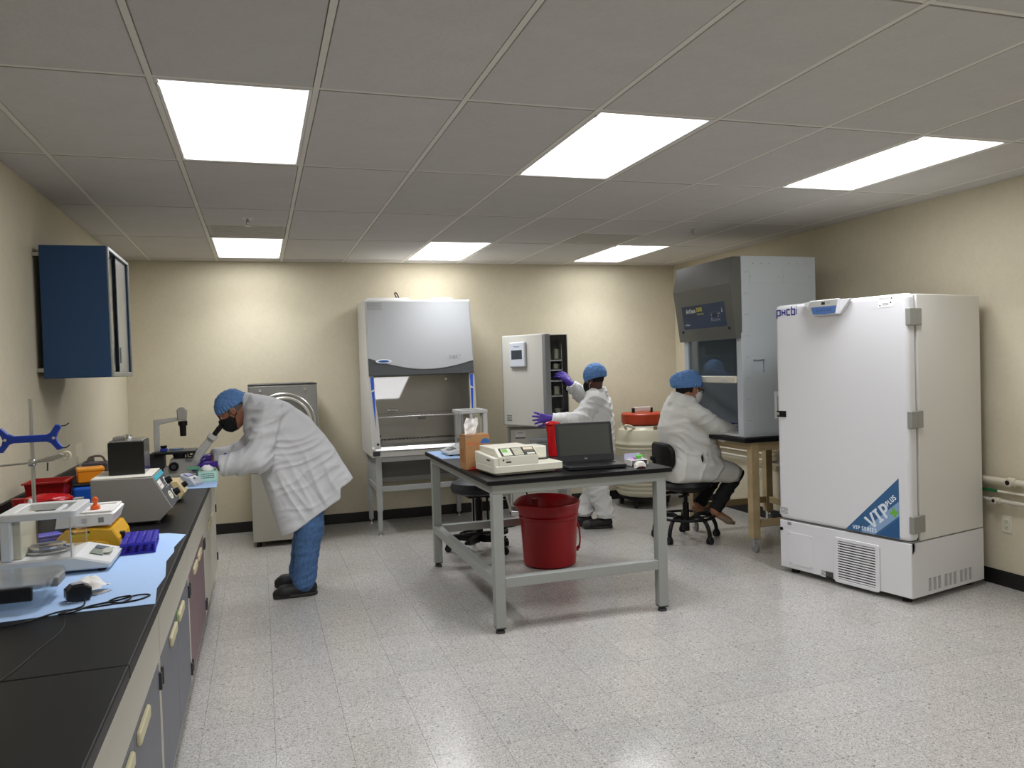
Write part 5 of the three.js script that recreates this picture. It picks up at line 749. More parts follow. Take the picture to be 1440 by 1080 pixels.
{
  padSheet('absorbent_pad', 'pale blue pad hanging over the corner of the centre table', [[1.0, -2.985], [1.0, -2.44], [1.16, -2.42], [1.17, -3.0]], TT + 0.0005);
  balance('analytical_balance', 'white analytical balance with clear panes, behind the wipes box on the centre table', [1.29, TT, -2.7], Math.PI, 0.2, 0.33);
  const r = thing('red_bag', 'upright red plastic bag behind the laptop', 'bag', [1.79, TT, -2.2]);
  { const g = new THREE.CylinderGeometry(0.05, 0.04, 0.24, 36, 24, true), v = g.attributes.position; for (let i = 0; i < v.count; i++) { const a = Math.atan2(v.getZ(i), v.getX(i)), y = v.getY(i) + 0.12, q = 1 + 0.16 * noise.noise(Math.cos(a) * 2.5, y * 7, Math.sin(a) * 2.5) + 0.13 * Math.cos(a * 6 + y * 12) * (0.4 + y * 3); v.setXYZ(i, v.getX(i) * q, y + 0.001, v.getZ(i) * q * 0.7); } g.computeVertexNormals(); part(r, 'bag', g, mat('#c4161d', 0.25, { side: THREE.DoubleSide })); part(r, 'folded_top', crumple(0.055, 0.02, 0.04, 9, 0.02), mat('#d21f26', 0.25)).position.set(-0.004, 0.236, 0); }
  const q = thing('strip_tube_rack', 'white rack of green and purple strip tubes on the table corner', 'rack', [2.07, TT, -1.42], 0.1);
  part(q, 'rack', [bx(0.13, 0.006, 0.085, 0, 0.034, 0, 0.002), bx(0.006, 0.036, 0.085, -0.062, 0.018, 0, 0.002), bx(0.006, 0.036, 0.085, 0.062, 0.018, 0, 0.002)], M.white); for (let i = 0; i < 4; i++) for (let j = 0; j < 2; j++) part(q, 'tube_cap', cy(0.008, 0.008, 0.012, -0.042 + i * 0.026, 0.043, -0.015 + j * 0.03, 'y', 14), mat(i === 2 ? '#5cc13a' : i === 1 ? '#b465b8' : '#d8c9dc', 0.35)); part(q, 'back_card', bx(0.12, 0.05, 0.003, 0, 0.045, -0.05, 0.001), mat('#b6b4d0', 0.4)); part(q, 'green_cap', bx(0.045, 0.018, 0.02, 0.025, 0.055, 0.0, 0.006, 2), mat('#5bbf38', 0.35), 'bright green cap');
  const w = thing('dispenser', 'small white dispenser in front of the strip tube rack', 'dispenser', [2.02, TT, -1.27]); part(w, 'body', ext([[-0.036, 0.0], [-0.012, 0.008], [0.012, 0.008], [0.036, 0.0], [0.034, 0.022], [0.018, 0.042], [-0.018, 0.042], [-0.034, 0.022]], -0.02, 0.02, 'xy', 0.005), mat('#efece2', 0.4)); part(w, 'red_base', bx(0.03, 0.006, 0.03, 0, 0.0035, 0, 0.002), M.red);
}
// ---------- red waste bucket ----------
{
  const t = thing('waste_bucket', 'large red plastic waste bucket with a flared rim, under the centre table', 'bucket', [1.9, 0, -2.65], 0.15);
  const m = mat('#a20f19', 0.3);
  const g = lathe([[0.001, 0.004], [0.195, 0.004], [0.209, 0.016], [0.228, 0.4], [0.236, 0.408], [0.238, 0.43], [0.25, 0.485], [0.256, 0.502], [0.248, 0.507], [0.236, 0.49], [0.215, 0.39], [0.198, 0.03], [0.001, 0.022]], 64), p = g.attributes.position;
  for (let i = 0; i < p.count; i++) { const x = p.getX(i), y = p.getY(i), z = p.getZ(i), a = Math.atan2(z, x), k = Math.max(0, (y - 0.4) / 0.1), sp_ = Math.exp(-Math.pow(Math.abs(Math.abs(a) - Math.PI) / 0.35, 2)) * k * 0.05; p.setX(i, x - sp_); p.setY(i, y + (z < 0 ? 0.02 : -0.01) * k * Math.abs(z) / 0.26); }
  g.computeVertexNormals(); part(t, 'bucket', toCreasedNormals(g, 0.6), m); part(t, 'rim_band', lathe([[0.225, 0.37], [0.236, 0.375], [0.24, 0.395], [0.226, 0.41]], 64), m);
  part(t, 'bail', tube([[0.235, 0.36, 0.02], [0.25, 0.25, 0.05], [0.245, 0.14, 0.06], [0.225, 0.09, 0.05]], 0.007, 30), m); part(t, 'bail_boss', cy(0.018, 0.018, 0.02, 0.233, 0.37, 0.02, 'x', 14), m); part(t, 'inner_rib', bx(0.05, 0.1, 0.012, 0.0, 0.44, -0.225, 0.005), mat('#a8323a', 0.35));
  part(t, 'bail_grip', rod([0.24, 0.12, 0.06], [0.222, 0.085, 0.045], 0.013), m);
}
// ---------- stools ----------
function starBase(t, r, y, m, rot = 0, arch = 0) {
  for (let i = 0; i < 5; i++) {
    const a = rot + i / 5 * 2 * Math.PI, c = Math.cos(a), s = Math.sin(a);
    if (arch) part(t, 'base_leg', tube([[0.02 * c, y + 0.04, 0.02 * s], [r * 0.45 * c, y + 0.1, r * 0.45 * s], [r * 0.8 * c, y + 0.075, r * 0.8 * s], [r * 0.97 * c, y, r * 0.97 * s], [r * c, 0.07, r * s]], 0.018, 24), m);
    else part(t, 'base_leg', ext([[0.0, y - 0.035], [0.05, y - 0.045], [r, y - 0.02], [r + 0.02, y - 0.012], [r + 0.02, y + 0.008], [r * 0.9, y + 0.014], [0.0, y + 0.035]], -0.024, 0.024, 'xy', 0.005).rotateY(-a), m);
    const w = part(t, 'caster', [cy(0.009, 0.009, 0.03, r * c, 0.075, r * s, 'y', 10), sp(0.026, r * c, 0.05, r * s, 1, 0.9, 1, 14)], M.black); part(w, 'wheel', [cy(0.028, 0.028, 0.016, 0, 0.0285, 0.014, 'z', 20), cy(0.028, 0.028, 0.016, 0, 0.0285, -0.014, 'z', 20)].map((g) => g.rotateY(1.1 * i + 0.4).translate(r * c, 0, r * s)), M.rubber);
  }
}
{
  const t = thing('stool', 'backless black stool with a dark padded seat, behind the centre table', 'stool', [1.5, 0, -3.3]);
  part(t, 'seat', lathe([[0.001, 0.5], [0.17, 0.5], [0.225, 0.52], [0.24, 0.56], [0.225, 0.6], [0.15, 0.63], [0.001, 0.64]], 44), mat('#15181f', 0.55)); part(t, 'seat_plate', bx(0.22, 0.03, 0.18, 0, 0.487, 0, 0.006), M.black);
  part(t, 'column', [cy(0.032, 0.032, 0.3, 0, 0.3, 0, 'y', 20), cy(0.02, 0.02, 0.1, 0, 0.46, 0, 'y', 16)], M.black);
  part(t, 'foot_bar', tube([[-0.06, 0.47, 0.06], [-0.065, 0.25, 0.07], [-0.07, 0.215, 0.09], [-0.2, 0.2, 0.14], [-0.18, 0.2, 0.2], [0, 0.2, 0.235], [0.18, 0.2, 0.2], [0.2, 0.2, 0.14], [0.07, 0.215, 0.09], [0.065, 0.25, 0.07], [0.06, 0.47, 0.06]], 0.01, 90), M.black); part(t, 'lever', [rod([0.02, 0.475, 0.05], [0.2, 0.46, 0.12], 0.006), sp(0.012, 0.2, 0.46, 0.12)], M.black);
  starBase(t, 0.27, 0.13, M.black, 0.95);
}
{
  const t = thing('task_stool', 'black task stool with a small backrest and a foot ring, used by the seated person', 'stool', [3.31, 0, -2.95]);
  const g = lathe([[0.001, 0.445], [0.17, 0.447], [0.215, 0.462], [0.23, 0.492], [0.21, 0.52], [0.12, 0.524], [0.001, 0.522]], 44).scale(1.06, 1, 1); part(t, 'seat', g, M.black); part(t, 'seat_plate', bx(0.2, 0.03, 0.16, 0.01, 0.432, 0, 0.006), M.darkgrey); part(t, 'lever', [rod([0, 0.43, 0.06], [-0.11, 0.405, 0.12], 0.008), bx(0.05, 0.02, 0.02, -0.11, 0.405, 0.12, 0.005)], M.black);
  part(t, 'column', [cy(0.028, 0.03, 0.25, 0, 0.2, 0, 'y', 20), cy(0.018, 0.018, 0.12, 0, 0.37, 0, 'y', 16)], M.black);
  part(t, 'foot_ring', [to(0.245, 0.012, 0, 0.205, 0)], M.black); for (let i = 0; i < 4; i++) { const a = i * Math.PI / 2 + 0.6; part(t, 'ring_spoke', rod([0.025 * Math.cos(a), 0.19, 0.025 * Math.sin(a)], [0.242 * Math.cos(a), 0.205, 0.242 * Math.sin(a)], 0.008), M.black); }
  starBase(t, 0.29, 0.115, M.black, 1.35, 1);
  // backrest
  part(t, 'back_bar', tube([[-0.06, 0.43, 0], [-0.24, 0.43, 0.0], [-0.3, 0.47, 0.0], [-0.305, 0.6, 0], [-0.295, 0.72, 0]], 0.014, 30), M.black);
  const b = ext(rrect(-0.185, 0.185, -0.12, 0.12, 0.09, 8), -0.02, 0.02, 'xy', 0.012), p = b.attributes.position; for (let i = 0; i < p.count; i++) { const x = p.getX(i); p.setZ(i, p.getZ(i) + 1.4 * x * x); } b.computeVertexNormals();
  const br = part(t, 'backrest', toCreasedNormals(clean(b), 0.5), M.black, 'black curved backrest'); br.position.set(-0.262, 0.755, 0.02); br.rotation.set(0, Math.PI / 2, 0.0, 'YXZ'); part(t, 'back_knob', [cy(0.02, 0.02, 0.03, -0.315, 0.74, 0.0, 'x', 16)], M.black);
}
// ---------- people: smooth surfaces meshed from distance fields ----------
const v3 = { sub: (a, b) => [a[0] - b[0], a[1] - b[1], a[2] - b[2]], add: (a, b) => [a[0] + b[0], a[1] + b[1], a[2] + b[2]], mul: (a, k) => [a[0] * k, a[1] * k, a[2] * k], dot: (a, b) => a[0] * b[0] + a[1] * b[1] + a[2] * b[2], len: (a) => Math.hypot(a[0], a[1], a[2]), nrm: (a) => { const l = Math.hypot(a[0], a[1], a[2]); return [a[0] / l, a[1] / l, a[2] / l]; }, cross: (a, b) => [a[1] * b[2] - a[2] * b[1], a[2] * b[0] - a[0] * b[2], a[0] * b[1] - a[1] * b[0]] };
const smin = (a, b, k) => { const h = Math.max(k - Math.abs(a - b), 0) / k; return Math.min(a, b) - h * h * k * 0.25; };
const clamp = (x, a, b) => Math.max(a, Math.min(b, x));
// tapered capsule
function cone(a, b, r1, r2) {
  const dx = b[0] - a[0], dy = b[1] - a[1], dz = b[2] - a[2], l2 = dx * dx + dy * dy + dz * dz;
  return (x, y, z) => { const px = x - a[0], py = y - a[1], pz = z - a[2], t = clamp((px * dx + py * dy + pz * dz) / l2, 0, 1); return Math.hypot(px - t * dx, py - t * dy, pz - t * dz) - (r1 + (r2 - r1) * t); };
}
function ellipsoid(c, r, ax) { // ax: three unit axes, or none
  return (x, y, z) => {
    let p = [x - c[0], y - c[1], z - c[2]]; if (ax) p = [v3.dot(p, ax[0]), v3.dot(p, ax[1]), v3.dot(p, ax[2])];
    const k0 = Math.hypot(p[0] / r[0], p[1] / r[1], p[2] / r[2]), k1 = Math.hypot(p[0] / (r[0] * r[0]), p[1] / (r[1] * r[1]), p[2] / (r[2] * r[2])); return k1 < 1e-9 ? -Math.min(...r) : k0 * (k0 - 1) / k1;
  };
}
function poly2(pts) { // signed distance to a closed outline, negative inside
  return (x, y) => {
    let d = 1e9, s = 1; for (let i = 0, j = pts.length - 1; i < pts.length; j = i++) {
      const ex = pts[j][0] - pts[i][0], ey = pts[j][1] - pts[i][1], wx = x - pts[i][0], wy = y - pts[i][1], t = clamp((wx * ex + wy * ey) / (ex * ex + ey * ey), 0, 1), bx_ = wx - ex * t, by_ = wy - ey * t; d = Math.min(d, bx_ * bx_ + by_ * by_);
      const c1 = y >= pts[i][1], c2 = y < pts[j][1], c3 = ex * wy > ey * wx; if ((c1 && c2 && c3) || (!c1 && !c2 && !c3)) s = -s;
    } return s * Math.sqrt(d);
  };
}
// surface nets
function netMesh(f, lo, hi, h, slack = 0.03) {
  const n = [0, 1, 2].map((i) => Math.ceil((hi[i] - lo[i]) / h) + 1), [nx, ny, nz] = n, val = new Float32Array(nx * ny * nz).fill(1), id = (i, j, k) => (k * ny + j) * nx + i, B = 5;
  for (let K = 0; K < nz; K += B) for (let J = 0; J < ny; J += B) for (let I = 0; I < nx; I += B) {
    const c = f(lo[0] + (I + B / 2) * h, lo[1] + (J + B / 2) * h, lo[2] + (K + B / 2) * h), far = Math.abs(c) > B * h * 0.9 + slack;
    for (let k = K; k < Math.min(K + B, nz); k++) for (let j = J; j < Math.min(J + B, ny); j++) for (let i = I; i < Math.min(I + B, nx); i++) val[id(i, j, k)] = far ? c : f(lo[0] + i * h, lo[1] + j * h, lo[2] + k * h);
  }
  const vi = new Int32Array(nx * ny * nz).fill(-1), P = [], T = [];
  for (let k = 0; k < nz - 1; k++) for (let j = 0; j < ny - 1; j++) for (let i = 0; i < nx - 1; i++) {
    let m = 0, sx = 0, sy = 0, sz = 0, in_ = 0; const c = [];
    for (let q = 0; q < 8; q++) { const w = val[id(i + (q & 1), j + ((q >> 1) & 1), k + (q >> 2))]; c.push(w); if (w < 0) in_++; }
    if (in_ === 0 || in_ === 8) continue;
    for (const [a, b] of EDGES) { if ((c[a] < 0) === (c[b] < 0)) continue; const t = c[a] / (c[a] - c[b]); sx += (a & 1) + t * ((b & 1) - (a & 1)); sy += ((a >> 1) & 1) + t * (((b >> 1) & 1) - ((a >> 1) & 1)); sz += (a >> 2) + t * ((b >> 2) - (a >> 2)); m++; }
    vi[id(i, j, k)] = P.length / 3; P.push(lo[0] + (i + sx / m) * h, lo[1] + (j + sy / m) * h, lo[2] + (k + sz / m) * h);
  }
  const quad = (a, b, c, d, flip) => { if (a < 0 || b < 0 || c < 0 || d < 0) return; flip ? T.push(a, c, b, a, d, c) : T.push(a, b, c, a, c, d); };
  for (let k = 1; k < nz - 1; k++) for (let j = 1; j < ny - 1; j++) for (let i = 1; i < nx - 1; i++) {
    const a = val[id(i, j, k)] < 0;
    if (a !== (val[id(i + 1, j, k)] < 0)) quad(vi[id(i, j - 1, k - 1)], vi[id(i, j, k - 1)], vi[id(i, j, k)], vi[id(i, j - 1, k)], !a);
    if (a !== (val[id(i, j + 1, k)] < 0)) quad(vi[id(i - 1, j, k - 1)], vi[id(i - 1, j, k)], vi[id(i, j, k)], vi[id(i, j, k - 1)], !a);
    if (a !== (val[id(i, j, k + 1)] < 0)) quad(vi[id(i - 1, j - 1, k)], vi[id(i, j - 1, k)], vi[id(i, j, k)], vi[id(i - 1, j, k)], !a);
  }
  const g = new THREE.BufferGeometry(); g.setAttribute('position', new THREE.Float32BufferAttribute(P, 3)); g.setIndex(T); g.computeVertexNormals();
  const p = g.attributes.position, uv = new Float32Array(p.count * 2); for (let i = 0; i < p.count; i++) { uv[i * 2] = (p.getX(i) + p.getZ(i) * 0.7) * 4; uv[i * 2 + 1] = p.getY(i) * 4; } g.setAttribute('uv', new THREE.BufferAttribute(uv, 2));
  return g;
}
const EDGES = [[0, 1], [2, 3], [4, 5], [6, 7], [0, 2], [1, 3], [4, 6], [5, 7], [0, 4], [1, 5], [2, 6], [3, 7]];
function union(list, k) { return (x, y, z) => { let d = list[0](x, y, z); for (let i = 1; i < list.length; i++) d = smin(d, list[i](x, y, z), k); return d; }; }
// flat-profile body: outline in the side view, rounded across
function pillow(d2, W, r, zc = 0) { return (x, y, z) => { const a = d2(x, y) + r, b = Math.abs(z - zc) - (W - r); return Math.hypot(Math.max(a, 0), Math.max(b, 0)) - r + Math.min(Math.max(a, b), 0); }; }
// cloth folds: noise stretched along a direction in the side view
function folds(ang, along, across, amp, s) { const c = Math.cos(ang), q = Math.sin(ang); return (x, y, z) => { const u = x * c + y * q, v = -x * q + y * c, n = noise.noise(u * along + s, v * across + 1.1 * noise.noise(u * 3, v * 3, z * 3 + s), z * 3.2 + s), r = Math.max(0, 1 - 2.6 * Math.abs(n)); return amp * (0.5 - 1.5 * r * r); }; }
// head: c centre, f forward, u up
function headFrame(c, f, u0) { f = v3.nrm(f); const s = v3.nrm(v3.cross(f, u0)), u = v3.cross(s, f); return { c, f, u, s, at: (a, b, w = 0) => v3.add(c, v3.add(v3.mul(f, a), v3.add(v3.mul(u, b), v3.mul(s, w)))), loc: (x, y, z) => { const p = [x - c[0], y - c[1], z - c[2]]; return [v3.dot(p, f), v3.dot(p, u), v3.dot(p, s)]; } }; }
function headField(H) {
  const skull = ellipsoid([-0.008, 0.025, 0], [0.097, 0.098, 0.076]), face = ellipsoid([0.03, -0.045, 0], [0.068, 0.088, 0.06]), chin = ellipsoid([0.062, -0.108, 0], [0.03, 0.024, 0.032]), jaw = ellipsoid([0.015, -0.085, 0], [0.05, 0.035, 0.054]);
  const nose = cone([0.094, 0.005, 0], [0.112, -0.038, 0], 0.008, 0.013), nL = ellipsoid([0.1, -0.043, 0.012], [0.012, 0.008, 0.008]), nR = ellipsoid([0.1, -0.043, -0.012], [0.012, 0.008, 0.008]), brow = ellipsoid([0.085, 0.018, 0], [0.014, 0.012, 0.05]), cheekL = ellipsoid([0.068, -0.03, 0.034], [0.024, 0.022, 0.02]), cheekR = ellipsoid([0.068, -0.03, -0.034], [0.024, 0.022, 0.02]), lips = ellipsoid([0.094, -0.075, 0], [0.012, 0.014, 0.024]);
  const earL = ellipsoid([-0.006, -0.01, 0.077], [0.019, 0.033, 0.01]), earR = ellipsoid([-0.006, -0.01, -0.077], [0.019, 0.033, 0.01]), holeL = ellipsoid([0.0, -0.012, 0.088], [0.009, 0.016, 0.008]), holeR = ellipsoid([0.0, -0.012, -0.088], [0.009, 0.016, 0.008]), sockL = ellipsoid([0.1, -0.003, 0.032], [0.018, 0.012, 0.017]), sockR = ellipsoid([0.1, -0.003, -0.032], [0.018, 0.012, 0.017]);
  return (X, Y, Z) => {
    const [x, y, z] = H.loc(X, Y, Z); let d = smin(skull(x, y, z), face(x, y, z), 0.03); d = smin(d, jaw(x, y, z), 0.02); d = smin(d, chin(x, y, z), 0.025); d = smin(d, brow(x, y, z), 0.015); d = smin(d, cheekL(x, y, z), 0.02); d = smin(d, cheekR(x, y, z), 0.02);
    d = Math.max(d, -smin(sockL(x, y, z), sockR(x, y, z), 0.01)); d = smin(d, nose(x, y, z), 0.012); d = smin(d, nL(x, y, z), 0.008); d = smin(d, nR(x, y, z), 0.008); d = smin(d, lips(x, y, z), 0.012); d = smin(d, earL(x, y, z), 0.01); d = smin(d, earR(x, y, z), 0.01); d = Math.max(d, -holeL(x, y, z)); return Math.max(d, -holeR(x, y, z));
  };
}
function headBox(H, r) { return [v3.sub(H.c, [r, r, r]), v3.add(H.c, [r, r, r])]; }
// a gloved hand: w wrist, d towards the fingertips, n out of the back of the hand, side +1/-1 puts the thumb on one side
function handGeo(w, d, n, side, curl, spread = 0.16, L = 0.185) {
  d = v3.nrm(d); let s = v3.nrm(v3.cross(d, n)); n = v3.cross(s, d); s = v3.mul(s, side);
  const at = (a, b, c) => v3.add(w, v3.add(v3.mul(d, a * L), v3.add(v3.mul(s, b * L), v3.mul(n, c * L)))), parts = [cone(at(-0.16, 0, 0), at(0.08, 0, 0), 0.034, 0.03)];
  for (let i = 0; i < 4; i++) parts.push(cone(at(0.06, (i - 1.5) * 0.07, 0), at(0.5, (i - 1.5) * 0.118, 0.01), 0.017, 0.0145));
  const palm = union(parts, 0.022), fingers = [];
  for (let i = 0; i < 4; i++) {
    const b = (i - 1.5) * 0.118, len = [0.42, 0.47, 0.44, 0.34][i], ang = (i - 1.5) * spread, cc = curl[i]; let p = at(0.48, b, 0.01), dir = [Math.cos(ang), Math.sin(ang), 0], bend = 0; const seg = [];
    for (let k = 0; k < 3; k++) { bend += cc * [0.55, 0.9, 0.7][k]; const l = len * [0.45, 0.31, 0.24][k] * L, q = v3.add(p, v3.add(v3.mul(d, dir[0] * Math.cos(bend) * l), v3.add(v3.mul(s, dir[1] * Math.cos(bend) * l), v3.mul(n, -Math.sin(bend) * l)))); seg.push(cone(p, q, [0.0105, 0.0098, 0.009][k], [0.0098, 0.009, 0.0078][k])); p = q; } fingers.push(union(seg, 0.006));
  }
  const t0 = at(0.1, 0.14, -0.03), t1 = at(0.3, 0.3, -0.1), t2 = at(0.46, 0.36, -0.16), t3 = at(0.58, 0.37, -0.2), thumb = union([cone(t0, t1, 0.019, 0.013), cone(t1, t2, 0.0125, 0.0115), cone(t2, t3, 0.011, 0.009)], 0.008);
  const cuff = cone(at(-0.5, 0, 0), at(-0.1, 0, 0), 0.04, 0.034);
  const f = (x, y, z) => { let q = palm(x, y, z); for (const g of fingers) q = smin(q, g(x, y, z), 0.009); q = smin(q, thumb(x, y, z), 0.014); q = smin(q, cuff(x, y, z), 0.01); return q + 0.0007 * noise.noise(x * 90, y * 90, z * 90); };
  const lo = v3.sub(at(0.35, 0, 0), [0.18, 0.18, 0.18]), hi = v3.add(at(0.35, 0, 0), [0.18, 0.18, 0.18]); return netMesh(f, lo, hi, 0.0042, 0.006);
}
// shoe: heel, toe in the ground plane
function shoeGeo(heel, toe, w, top, upper) {
  const d = v3.nrm(v3.sub(toe, heel)), L = v3.len(v3.sub(toe, heel)), s = [-d[2], 0, d[0]], y0 = heel[1], at = (a, y, b = 0) => [heel[0] + d[0] * a * L + s[0] * b, y0 + y + d[1] * a * L, heel[2] + d[2] * a * L + s[2] * b];
  const body = union([cone(at(0.14, 0.05), at(0.4, 0.052), w, w * 0.98), cone(at(0.4, 0.05), at(0.74, 0.04), w * 0.96, w), cone(at(0.74, 0.038), at(0.9, 0.032), w * 0.95, w * 0.7), cone(at(0.16, 0.06), at(0.2, top), w * 0.86, w * 0.9)], 0.03);
  const sole = union([cone(at(0.13, 0.018), at(0.5, 0.018), w * 1.02, w * 0.96), cone(at(0.5, 0.018), at(0.88, 0.02), w, w * 0.82)], 0.02);
  const lo = [Math.min(heel[0], toe[0]) - 0.08, y0 - 0.02 + Math.min(0, toe[1] - heel[1]), Math.min(heel[2], toe[2]) - 0.08], hi = [Math.max(heel[0], toe[0]) + 0.08, y0 + top + 0.02, Math.max(heel[2], toe[2]) + 0.08];
  const fl = (x, z) => { const t = ((x - heel[0]) * d[0] + (z - heel[2]) * d[2]) / L; return y0 + (toe[1] - heel[1]) * clamp(t, 0, 1); };
  return [netMesh((x, y, z) => Math.max(body(x, y, z), fl(x, z) + 0.02 - y, y - (y0 + top)), lo, hi, 0.006), netMesh((x, y, z) => Math.max(sole(x, y, z), fl(x, z) + 0.002 - y, y - fl(x, z) - 0.026), lo, hi, 0.006)];
}
const skinA = mat('#9c6a50', 0.55), skinB = mat('#57342a', 0.55), skinC = mat('#a9765b', 0.55), gloveM = mat('#4b2c9c', 0.42), capM = mat('#5f88c0', 0.85, { bumpMap: texPeel, bumpScale: 0.0015 }), coatA = mat('#d3d4d7', 0.85, { bumpMap: texPeel, bumpScale: 0.0004 }), coatB = mat('#d6d5cf', 0.85, { bumpMap: texPeel, bumpScale: 0.0004 }), suitM = mat('#dededc', 0.75, { bumpMap: texPeel, bumpScale: 0.0006 }), denim = mat('#5c82b2', 0.9, { map: dataTex(128, (x, y) => { const v = 205 + 40 * (nA(x * 2, y * 0.5) - 0.5) + 26 * (nB(x * 2, y * 2) - 0.5); return [cl8(v - 4), cl8(v), cl8(v + 6)]; }, true) }), blackCloth = mat('#121214', 0.85), maskBlack = mat('#0d0d0f', 0.8), shoeBlack = mat('#141213', 0.6), whiteM = mat('#ecebe8', 0.5), eyeM = mat('#1a1412', 0.2);
function faceBits(body, H) { for (const s of [-1, 1]) { const p = H.at(0.0795, -0.003, s * 0.031); part(body, 'eye', sp(0.0115, p[0], p[1], p[2], 1, 1, 1, 14), whiteM); const q = H.at(0.088, -0.004, s * 0.0315); part(body, 'iris', sp(0.0052, q[0], q[1], q[2], 1, 1, 1, 10), eyeM); part(body, 'eyebrow', tube([H.at(0.094, 0.018, s * 0.014), H.at(0.097, 0.023, s * 0.03), H.at(0.086, 0.02, s * 0.046)], 0.0035, 10), eyeM); } }
// bouffant cap: cut below the line a*fwd + b*up > k, puff adds volume at the back
function capGeo(H, r, shift, tilt, k, puff) {
  const e = ellipsoid([shift[0], shift[1], 0], r), band = Math.cos(tilt), bs = Math.sin(tilt);
  return netMesh((X, Y, Z) => { const [x, y, z] = H.loc(X, Y, Z), line = k - (y * band + x * bs), edge = Math.max(0, 0.03 + line) * 8, w = 0.011 * Math.abs(noise.noise(x * 22, y * 30, z * 22)) + 0.004 * noise.noise(x * 60, y * 50, z * 60) - 0.003 + 0.004 * Math.sin(Math.atan2(z, x) * 22) * clamp(1 - (y * band + x * bs - k) / 0.05, 0, 1); let d = e(x, y, z); if (puff) d = smin(d, ellipsoid(puff[0], puff[1])(x, y, z), 0.04); return Math.max(d + w, line); }, ...headBox(H, 0.22), 0.005, 0.02);
}
function maskGeo(H, field, off, x0 = 0.012) { return netMesh((X, Y, Z) => { const [x, y, z] = H.loc(X, Y, Z); let d = smin(field(X, Y, Z), ellipsoid([0.085, -0.062, 0], [0.036, 0.048, 0.042])(x, y, z), 0.03) - off - 0.0012 * Math.sin(y * 420); d = Math.max(d, y + 0.022 - (0.03) * clamp((x - 0.06) / 0.05, 0, 1) * 0.6, -0.128 - y, x0 + Math.abs(y + 0.06) * 0.55 - x); return Math.max(d, -(field(X, Y, Z) - 0.001)); }, ...headBox(H, 0.16), 0.004, 0.012); }
function person(label, p) { return thing('person', label, 'person', [0, 0, 0]); }

